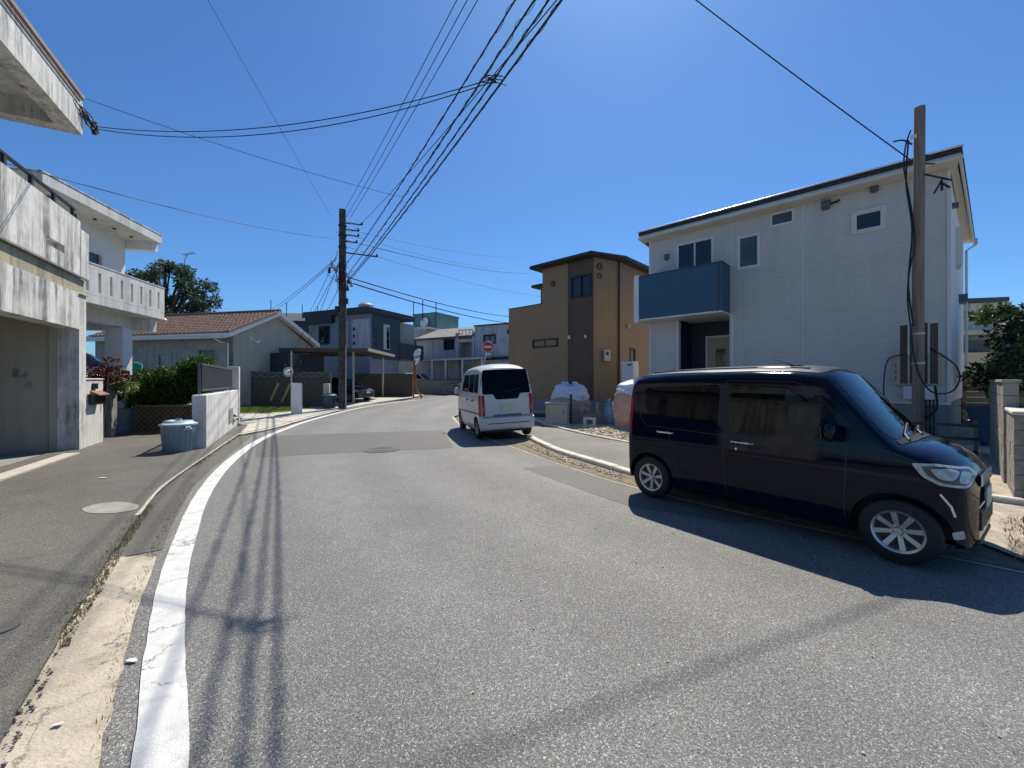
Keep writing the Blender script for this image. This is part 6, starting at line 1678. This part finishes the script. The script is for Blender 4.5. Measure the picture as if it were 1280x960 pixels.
pf = thing('plank_fence', 'brown horizontal plank fence seen in the gap right of the white house', 'fence', (15.0, 13.6, 0), R(-8))
for k in range(9):
    m = MB(); m.box(0, random.uniform(0, .01), .12 + .19*k, 2.6, .03, .12 + .19*k + .165); m.build('plank', mt['wood_l'] if k % 3 else mt['wood_d'], pf)
for x in (.05, 1.25, 2.5):
    m = MB(); m.box(x, .035, 0, x + .07, .1, 1.9); m.build('post', mt['wood_d'], pf)
tarp = MB()
rgt = random.Random(5); tp_ = [[(i*.12, (j*.14 if j < 5 else .56) + rgt.uniform(-.015, .015), (1.0 - .0*j if j > 4 else .12 + .19*j) + rgt.uniform(-.02, .02)) for i in range(15)] for j in range(7)]
for j in (5, 6):
    for i in range(15): tp_[j][i] = (i*.12, .62 + .3*(j-5) + rgt.uniform(-.01, .01), .98 + rgt.uniform(-.03, .03))
tarp.add([p for r_ in tp_ for p in r_], [(j*15+i, j*15+i+1, (j+1)*15+i+1, (j+1)*15+i) for j in range(6) for i in range(14)])
to_ = tarp.build('tarpaulin', mt['h4_roof'], None, smooth=60, loc=(10.75, 9.35, .0), rz=R(-25)); sm = to_.modifiers.new('t', 'SOLIDIFY'); sm.thickness = .02
tag(to_, 'dark blue tarpaulin draped over a heap at the white house corner', 'tarpaulin')
ys = thing('yard_frame', 'low dark steel frame between the black car bonnet and boundary wall', 'frame', (8.35, 7.9, .08), FW.rz)
for z in (.15, .40, .65):
    m = MB(); m.box(-.6, 0, z, .45, .04, z + .05); m.build('rail', mt['metal_d'], ys)
for x in (-.6, .40):
    m = MB(); m.box(x, .042, 0, x + .05, .09, .78); m.build('upright', mt['metal_grey'], ys)
tps = MB(); tps.box(-.05, -.04, 0, .05, .04, 1.45); tag(tps.build('stake', mt['yellow'], None, loc=(12.42, 10.55, 0)), 'yellow painted stake at the far end of the boundary wall', 'stake')
rp = MB(); rp.tube([(0, 0, .05), (.55, -.45, .05)], .055, 10); tag(rp.build('drain_hose', mt['rubber'], None, loc=(5.55, 4.42, .03)), 'short black corrugated hose lying by the car front', 'hose')

# road furniture and litter
mh = G(477, 562.3)
mc = thing('manhole_cover', 'round cast iron manhole cover set in the dark patched strip', 'manhole cover', (mh[0], mh[1], .004))
m = MB(); m.lathe([(.001, .0), (.36, .0), (.36, .006), (.001, .006)], 36); m.build('plate', mt['iron'], mc)
m = MB(); m.lathe([(.37, 0), (.42, 0), (.42, .005), (.37, .005)], 36, cap=False); m.build('ring', mt['iron'], mc)
m = MB()
for r_ in (.1, .18, .26): m.lathe([(r_, .006), (r_ + .02, .006), (r_ + .02, .010), (r_, .010)], 30, cap=False)
m.build('tread_ring', mt['iron'], mc)
mv = G(2, 793)
vc = thing('valve_cover', 'small rusty round valve cover in the left forecourt asphalt', 'valve cover', (mv[0], mv[1], .037))
m = MB(); m.lathe([(.001, 0), (.08, 0), (.08, .006), (.001, .006)], 24); m.build('plate', mt['iron'], vc)
def scrap(label, px, py, s, z, seed, nm='litter'):
    rng = random.Random(seed); g = G(px, py); m = MB()
    P = [Vector((s * rng.uniform(.6, 1) * math.cos(a), s * .45 * rng.uniform(.6, 1) * math.sin(a), z + rng.uniform(.002, .012))) for a in np.linspace(0, 6.28, 7)[:-1]]
    m.extrude(P, (0, 0, .0015)); tag(m.build(nm, mt['paper'], None, loc=(g[0], g[1], 0), rz=rng.uniform(-.5, .5)), label, 'litter')
scrap('pale blue paper scrap lying on the cream gutter concrete', 72, 911, .035, .014, 1)
scrap('white torn strip lying on the asphalt beside the white line', 164, 828, .04, .006, 2)
scrap('thin white scrap on the left forecourt asphalt', 128, 601, .09, .042, 3)
scrap('tiny white fragment lying on the road near the wire shadows', 254, 824, .012, .006, 4)
# ------------------------------------------------------------------ vegetation
def leaves(name, mat, parent, clumps, n, size, seed=1, aspect=.45, droop=.3, shell=.55):
    rng = np.random.default_rng(seed)
    C_ = np.array(clumps, float); vol = C_[:, 3] * C_[:, 4] * C_[:, 5]; pick = rng.choice(len(C_), n, p=vol / vol.sum())
    d = rng.normal(size=(n, 3)); d /= np.linalg.norm(d, axis=1)[:, None]
    rad = (shell + (1 - shell) * rng.random(n)) * (.85 + .3 * rng.random(n))
    inner = rng.random(n) < .25; rad[inner] *= rng.random(inner.sum())
    cen = C_[pick, :3] + d * rad[:, None] * C_[pick, 3:6]
    t = d + rng.normal(scale=.7, size=(n, 3)); t[:, 2] -= droop; t /= np.linalg.norm(t, axis=1)[:, None]
    u = np.cross(t, rng.normal(size=(n, 3))); u /= np.linalg.norm(u, axis=1)[:, None]
    s = size * (.6 + .8 * rng.random(n))[:, None]
    nn = np.cross(t, u)
    v = np.empty((n, 4, 3)); v[:, 0] = cen; v[:, 1] = cen + t * s * .5 + u * s * aspect * .5 + nn * s * .08; v[:, 2] = cen + t * s - nn * s * .1; v[:, 3] = cen + t * s * .5 - u * s * aspect * .5 + nn * s * .08
    me = bpy.data.meshes.new(name)
    me.from_pydata(v.reshape(-1, 3).tolist(), [], np.arange(4 * n).reshape(-1, 4).tolist())
    me.materials.append(mat)
    return link(name, me, parent)

def tree(name, label, loc, clumps, n, size, mat, trunk_h, r, seed, cat='tree'):
    t = thing(name, label, cat, loc); rng = random.Random(seed)
    m = MB(); m.tube(crv([(0, 0, -.1), (.08, .03, trunk_h * .5), (0, 0, trunk_h), (.05, 0, trunk_h * 1.4)], 5), [r * (1 - .035 * i) for i in range(16)], 10)
    for c in clumps:
        z0_ = trunk_h * rng.uniform(.75, 1.2)
        m.tube(crv([(0, 0, z0_), (c[0] * .4, c[1] * .4, z0_ + (c[2] - z0_) * .55), (c[0], c[1], c[2])], 4), [r * .42 * (1 - .09 * i) for i in range(9)], 6)
    m.build('trunk', mt['bark'], t, smooth=60)
    leaves('crown', mat, t, clumps, n, size, seed)
    return t
rng = random.Random(21)
cl = []
for k in range(80):
    a = rng.uniform(0, 6.28); zz_ = rng.uniform(-1, 1); rr = 3.4 * math.sqrt(1 - zz_ * zz_) * rng.uniform(.35, 1.05); cl.append((rr * math.cos(a), rr * math.sin(a) * .7, 6.75 + zz_ * 2.5 + rng.uniform(-.3, .3), rng.uniform(.28, .62), rng.uniform(.28, .62), rng.uniform(.25, .5)))
tree('broadleaf_tree', 'dark broadleaf tree rising behind the red tiled roof', (-24.4, 28.6, gz(28)), cl, 19000, .19, mt['leaf_tree'], 4.2, .28, 3)

b1 = thing('green_bush', 'dense rounded green bush overhanging the brown lattice', 'bush', (-10.75, 13.25, .75))
bc = [(-.1 + .32*i + rng.uniform(-.1, .1), rng.uniform(-.3, .3), .42 + rng.uniform(-.3, .30 + .16 * (i + 1)), .36, .36, .32) for i in range(-2, 3) for _ in range(4)]
bc += [(.30 + rng.uniform(-.4, .35), rng.uniform(-.3, .3), 1.12 + rng.uniform(-.05, .28), .36, .36, .3) for _ in range(5)]
leaves('foliage', mt['leaf_bush'], b1, bc, 15000, .10, 5)
m = MB()
for k in range(6): m.tube([(-.5 + .3*k, 0, -.1), (-.5 + .32*k, .05, .4), (-.45 + .3*k, 0, .9)], .02, 6)
m.build('stems', mt['bark'], b1)
b2 = thing('croton_shrub', 'dark red leaved croton shrub beside the white gate wall', 'shrub', (-10.85, 10.55, .0))
leaves('foliage', mt['leaf_red'], b2, [(rng.uniform(-.45, .30), rng.uniform(-.1, .5), 1.78 + rng.uniform(-.25, .28), .2, .2, .16) for _ in range(10)], 620, .13, 6, aspect=.36)
m = MB()
for k in range(4): m.tube([(-.2 + .12*k, .1, 0), (-.25 + .16*k, .1, 1.0), (-.3 + .2*k, .12, 1.8)], .018, 6)
m.build('stems', mt['bark'], b2)
b3 = thing('variegated_shrub', 'low shrub with yellow and white streaked leaves above the dark gate', 'shrub', (-11.38, 11.55, .0))
leaves('foliage', mt['leaf_yel'], b3, [(-.45 + .18*k, rng.uniform(-.1, .1), 1.55 + rng.uniform(-.2, .15), .16, .16, .18) for k in range(6)], 620, .18, 7, aspect=.26)
leaves('dark_foliage', mt['leaf_red'], b3, [(-.1 + .14*k, .2, 1.75 + rng.uniform(-.1, .1), .15, .15, .13) for k in range(4)], 320, .12, 8)
m = MB(); m.tube([(0, .1, 0), (0, .1, 1.5)], .03, 6); m.build('stems', mt['bark'], b3)
b4 = thing('leafy_shrub', 'loose light green shrub spilling left of the rounded bush', 'shrub', (-11.55, 12.75, .55))
leaves('foliage', mt['leaf_bush'], b4, [(rng.uniform(-.35, .75), rng.uniform(-.1, .4), .85 + rng.uniform(-.55, .45), .25, .25, .22) for _ in range(20)], 4200, .14, 9, aspect=.4)
m = MB(); m.tube([(0, .1, -.3), (.05, .1, .8)], .03, 6); m.build('stems', mt['bark'], b4)
b5 = thing('weed_clump', 'small leafy weed growing at the foot of the white garden wall', 'weed', (-9.35, 13.55, .03))
leaves('foliage', mt['leaf_bush'], b5, [(rng.uniform(-.3, .3), rng.uniform(-.35, .35), .18 + rng.uniform(0, .25), .2, .2, .2) for _ in range(8)], 900, .13, 10)
rh = []
for k in range(40):
    t = rng.random(); rh.append((rng.uniform(-1.2, 3.0), rng.uniform(-1.0, 2.0), .3 + rng.uniform(0, 2.0) + .25 * (k % 3 == 0), .5, .5, .42))
b6 = thing('dark_hedge', 'dark green hedge tree overhanging the boundary wall at right', 'hedge', (13.4, 9.9, 1.0))
rh = [c for c in rh if c[2] < 1.15 + .55 * (c[0] + 1.2)]
leaves('foliage', mt['leaf_dark'], b6, rh, 8500, .15, 11)
m = MB()
for k in range(5): m.tube([(-.6 + .7*k, .3, -1.2), (-.5 + .7*k, .3, .5), (-.4 + .75*k, .4, 1.6)], .04, 6)
m.build('trunk', mt['bark'], b6)
b7 = thing('light_shrub', 'light green shrub behind the near pale block wall', 'shrub', (9.35, 6.9, 0))
leaves('foliage', mt['leaf_bush'], b7, [(rng.uniform(-.2, .8), rng.uniform(-.2, .5), 1.15 + rng.uniform(-.3, .32), .22, .22, .2) for _ in range(9)], 1500, .11, 12)
m = MB(); m.tube([(.2, .1, 0), (.25, .1, 1.1)], .03, 6); m.build('stems', mt['bark'], b7)
pp = thing('papaya_tree', 'slim papaya like tree with flat leaf crown against the sky', 'tree', (18.95, 16.0, 0))
leaves('crown', mt['leaf_papaya'], pp, [(rng.uniform(-.6, .6), rng.uniform(-.4, .4), 4.24 + rng.uniform(-.28, .2), .16, .16, .10) for _ in range(14)], 640, .19, 13, aspect=.7)
m = MB(); m.tube(crv([(-.15, 0, -.1), (-.1, 0, 2), (0, 0, 3.4), (.05, 0, 4.2)], 4), [.11 - .004*i for i in range(13)], 8)
for k in range(7): m.tube([(.02, 0, 3.9), (.6 * math.cos(k), .5 * math.sin(k), 4.25)], .02, 5)
m.build('trunk', mt['bark'], pp, smooth=True)
# grass on the lawn
def blades(name, label, area, n, h, mat, z, seed, spread=None, cat='grass'):
    rg = np.random.default_rng(seed); P = []
    xs = [a[0] for a in area]; ys = [a[1] for a in area]
    while len(P) < n:
        x, y = rg.uniform(min(xs), max(xs)), rg.uniform(min(ys), max(ys)); c = False; j = len(area) - 1
        for i in range(len(area)):
            if (area[i][1] > y) != (area[j][1] > y) and x < (area[j][0]-area[i][0])*(y-area[i][1])/(area[j][1]-area[i][1]) + area[i][0]: c = not c
            j = i
        if c: P.append((x, y))
    vs = []; fs = []
    for (x, y) in P:
        a = rg.uniform(0, 6.28); hh = h * rg.uniform(.4, 1.2); w_ = h * .09; zz = z + gz(y); l = hh * rg.uniform(.2, .9)
        b = len(vs); vs += [(x - w_*math.sin(a), y + w_*math.cos(a), zz), (x + w_*math.sin(a), y - w_*math.cos(a), zz), (x + l*math.cos(a), y + l*math.sin(a), zz + hh)]; fs.append((b, b+1, b+2))
    me = bpy.data.meshes.new(name); me.from_pydata(vs, [], fs); me.materials.append(mat)
    o = link(name, me, None, kind='stuff'); return tag(o, label, cat)
lawn_area = [(-15.7, 17.2), (-10.7, 18.0), (-10.2, 18.6), (-10.4, 21.2), (-15.8, 21.2)]
blades('lawn_grass', 'bright green lawn grass in front of the block wall', lawn_area, 26000, .09, mt['grass'], .09, 31)
ea = [p for p in EDGE_C if 2.3 < p.y < 5.2]
blades('gutter_weeds', 'dry weeds growing along the seam of forecourt and gutter', [(p.x - .07, p.y) for p in ea] + [(p.x + .09, p.y) for p in reversed(ea)], 900, .045, mt['weed'], .012, 32, cat='weeds')
la = [p for p in offset(L_LINE, -.20) if 1.0 < p.y < 6.5]
blades('gutter_weeds', 'sparse dry weeds in the crack left of the white line', [(p.x - .05, p.y) for p in la] + [(p.x + .03, p.y) for p in reversed(la)], 480, .03, mt['weed'], .005, 33, cat='weeds')
blades('verge_weeds', 'straw coloured weeds in front of the black car bumper', [(4.4, 3.6), (5.2, 2.9), (7.0, 3.3), (6.6, 4.6), (5.5, 4.6)], 2600, .07, mt['weed'], .03, 34, cat='weeds')
blades('gutter_weeds', 'thin weeds at the outer edge of the left gutter by the wall', [(p.x - .05, p.y) for p in EDGE_C if 7 < p.y < 13] + [(p.x + .1, p.y) for p in reversed(EDGE_C) if 7 < p.y < 13], 500, .05, mt['weed'], .02, 35, cat='weeds')
vdirt = sheet('verge_soil', [(4.45, 3.55), (5.4, 2.7), (8.6, .3), (10, 1.2), (6.4, 5.0), (5.4, 5.9), (4.6, 4.9)], .05, mt['lot']); struct(vdirt)
gn = MB(); 
pts = [[Vector((.9*i/10 - .45 + .03*math.sin(j*2), .12*math.sin(i*1.3 + j), 1.55*(1 - j/8) * (1 - .5*abs(i/10 - .45)) )) for i in range(11)] for j in range(9)]
gn.add([p for r_ in pts for p in r_], [(j*11+i, j*11+i+1, (j+1)*11+i+1, (j+1)*11+i) for j in range(8) for i in range(10)])
gno = gn.build('green_net', mt['net'], None, smooth=True, loc=(-13.15, 14.3, .75))
sm = gno.modifiers.new('t', 'SOLIDIFY'); sm.thickness = .012
tag(gno, 'green mesh net draped in front of the tiled house wall', 'net')
gn2 = MB(); gn2.box(-1.2, 0, 1.25, .8, .03, 2.0); tag(gn2.build('green_screen', mt['net'], None, loc=(-14.2, 12.6, .75), rz=R(10)), 'flat green screen behind the silver roofed car', 'screen')

# ------------------------------------------------------------------ overhead wires
def wire(name, label, P1, Q, L=None, sag=.3, r=.011, group=None, lash=False, P2=None):
    """hangs from P1, passes through Q, reaches horizontal length L (or ends at Q)"""
    P1 = Vector(P1); Q = Vector(Q); h = Vector((Q.x - P1.x, Q.y - P1.y)); sq = h.length; h.normalize()
    L = L or sq
    zs_ = lambda s_: -4 * sag * (s_ / L) * (1 - s_ / L)
    a = (Q.z - P1.z - zs_(sq)) / sq
    N = 34
    pts = [Vector((P1.x + h.x * s_, P1.y + h.y * s_, P1.z + a * s_ + zs_(s_))) for s_ in np.linspace(0, L, N)]
    m = MB(); m.tube(pts, r, 6); root = m.build(name, mt['cable'], None, smooth=60)
    tag(root, label, 'overhead wire', group)
    if lash:
        m = MB(); hp = []; nrm = Vector((-h.y, h.x, 0)); tot = int(L / .055); rg = random.Random(int(P1.z * 100))
        amp = .03
        for k in range(tot):
            s_ = L * k / tot
            if k % 60 == 0: amp = rg.uniform(.012, .036)
            p = Vector((P1.x + h.x * s_, P1.y + h.y * s_, P1.z + a * s_ + zs_(s_))); th = s_ * 2 * math.pi / .62
            hp.append(p + nrm * math.cos(th) * amp + Vector((0, 0, math.sin(th) * amp)))
        m.tube(hp, .005, 4); m.build('lashing_wire', mt['cable'], root)
        for k in range(3):
            m = MB(); s_ = L * rg.uniform(.2, .7); p = Vector((P1.x + h.x * s_, P1.y + h.y * s_, P1.z + a * s_ + zs_(s_)))
            m.tube([p - Vector((h.x, h.y, 0)) * .12, p + Vector((h.x, h.y, 0)) * .12], .019, 8)
            m.build('closure', mt['cable'], root)
    return root
def pole_pt(px, py): return W(px, py, PY - .1)
for (p1, q, wd_) in (((430, 264), (571, 0), 'leftmost'), ((433, 271), (584, 0), 'middle'), ((438, 272), (597, 0), 'rightmost')):
    wire('power_line', wd_ + ' of the three thin power lines running from the pole top over the road', pole_pt(*p1), W(*q, 9.0), 33, .45, .0095, 'three power lines from the pole top')
for k, (p1, q, lb, ls) in enumerate((((433, 330), (644, 0), 'lashed communication cable nearest the power lines over the road', True), ((432, 346), (668, 0), 'thick communication cable second in the lashed bundle over the road', True), ((434, 351), (686, 0), 'lashed communication cable third across the road from the pole', True), ((434, 353), (702, 0), 'outermost thick communication cable on the right of the bundle', True), ((438, 292), (696, 0), 'thin cable crossing diagonally through the lashed bundle', False))):
    wire('communication_cable', lb, pole_pt(*p1), W(*q, 5.75 - .12*k), 33, .55, (.012, .014, .013, .016, .008)[k], 'communication cables from the pole over the road', ls)
tip = F1.w(-1.3, -.6)
J = W(620, 97, 7.05)
wire('drop_wire', 'upper sagging drop wire from the stained roof corner to the cable bundle', (tip.x, tip.y, 6.98), J, None, .42, .009, 'twin drop wires')
wire('drop_wire', 'lower sagging drop wire from the stained roof corner to the cable bundle', (tip.x, tip.y, 6.93), J - Vector((0, 0, .05)), None, .50, .009, 'twin drop wires')
jb = MB()
for k in range(5):
    rg = random.Random(k); jb.tube(crv([J + Vector((rg.uniform(-.25, .2), rg.uniform(-.1, .1), rg.uniform(-.08, .1))) for _ in range(3)], 4), .008, 5)
tag(jb.build('cable_joint', mt['cable'], None), 'tangled cable joint where the drop wires meet the bundle', 'cable joint')
wire('drop_wire', 'thin wire from the stained roof corner slanting down to the cables near the pole', W(104, 122, 8.35), W(505, 247, 11.8), None, .12, .006)
wire('drop_wire', 'thin wire from the left balcony rail up to the utility pole', W(-20, 196, 8.2), W(418, 298, PY - .1), None, .25, .010)
wire('span_wire', 'faint wire from the pole top climbing over the left houses', W(415, 272, PY), W(260, 0, 8.2), 26, .25, .0055)
for k, (p1, q) in enumerate((((432, 300), (668, 342)), ((431, 292), (640, 336)), ((432, 308), (690, 372)), ((433, 286), (660, 322)))):
    wire('span_wire', ('thickest span wire from the pole towards the tan house lower roof', 'second highest thin span wire from the pole ending at the tan house roof', 'lowest slack span wire from the pole towards the tan house parapet', 'topmost thin span wire from the pole towards the tan house')[k], pole_pt(*p1), W(*q, 46), None, .45, (.018, .010, .010, .010)[k], 'span wires from the pole to beyond the tan house')
for k, (p1, q) in enumerate((((434, 346), (640, 396)), ((434, 352), (640, 404)))):
    wire('span_wire', ('upper', 'lower')[k] + ' of two thick span cables leaving the pole low towards the far junction', pole_pt(*p1), W(*q, 50), None, .35, .035, 'low span cables from the pole to the junction')
for k, (p1, q) in enumerate((((421, 322), (340, 386)), ((420, 325), (346, 386)), ((422, 316), (388, 388)), ((424, 358), (408, 388)))):
    wire('span_wire', ('leftmost wire dropping from the pole towards the tiled roof ridge', 'second wire dropping alongside it from the pole towards the tiled roof', 'third wire dropping steeply from the pole to the slate house', 'shortest wire from the pole falling onto the slate house roof')[k], pole_pt(*p1), W(*q, 36), None, .15, .014, 'wires from the pole to the houses behind')
wire('drop_wire', 'single drop wire from the lines overhead down to the timber pole', W(1138, 200, 9.15), W(870, 0, 9.5), 10.4, .15, .013)
an = W(236, 318, 26); at_ = thing('tv_antenna', 'small roof antenna on a thin mast above the tree', 'antenna', (an.x, 26, 0))
m = MB(); m.tube([(-.35, 0, 4.5), (-.25, 0, an.z - .3), (-.1, 0, an.z)], .018, 5); m.build('mast', mt['metal_d'], at_)
m = MB(); m.tube([(-.35, 0, an.z - .05), (.35, 0, an.z + .1)], .015, 5)
for k in range(5): m.tube([(-.3 + .15*k, -.25, an.z - .03 + .03*k), (-.3 + .15*k, .25, an.z + .0 + .03*k)], .012, 5)
m.build('aerial', mt['metal_d'], at_)
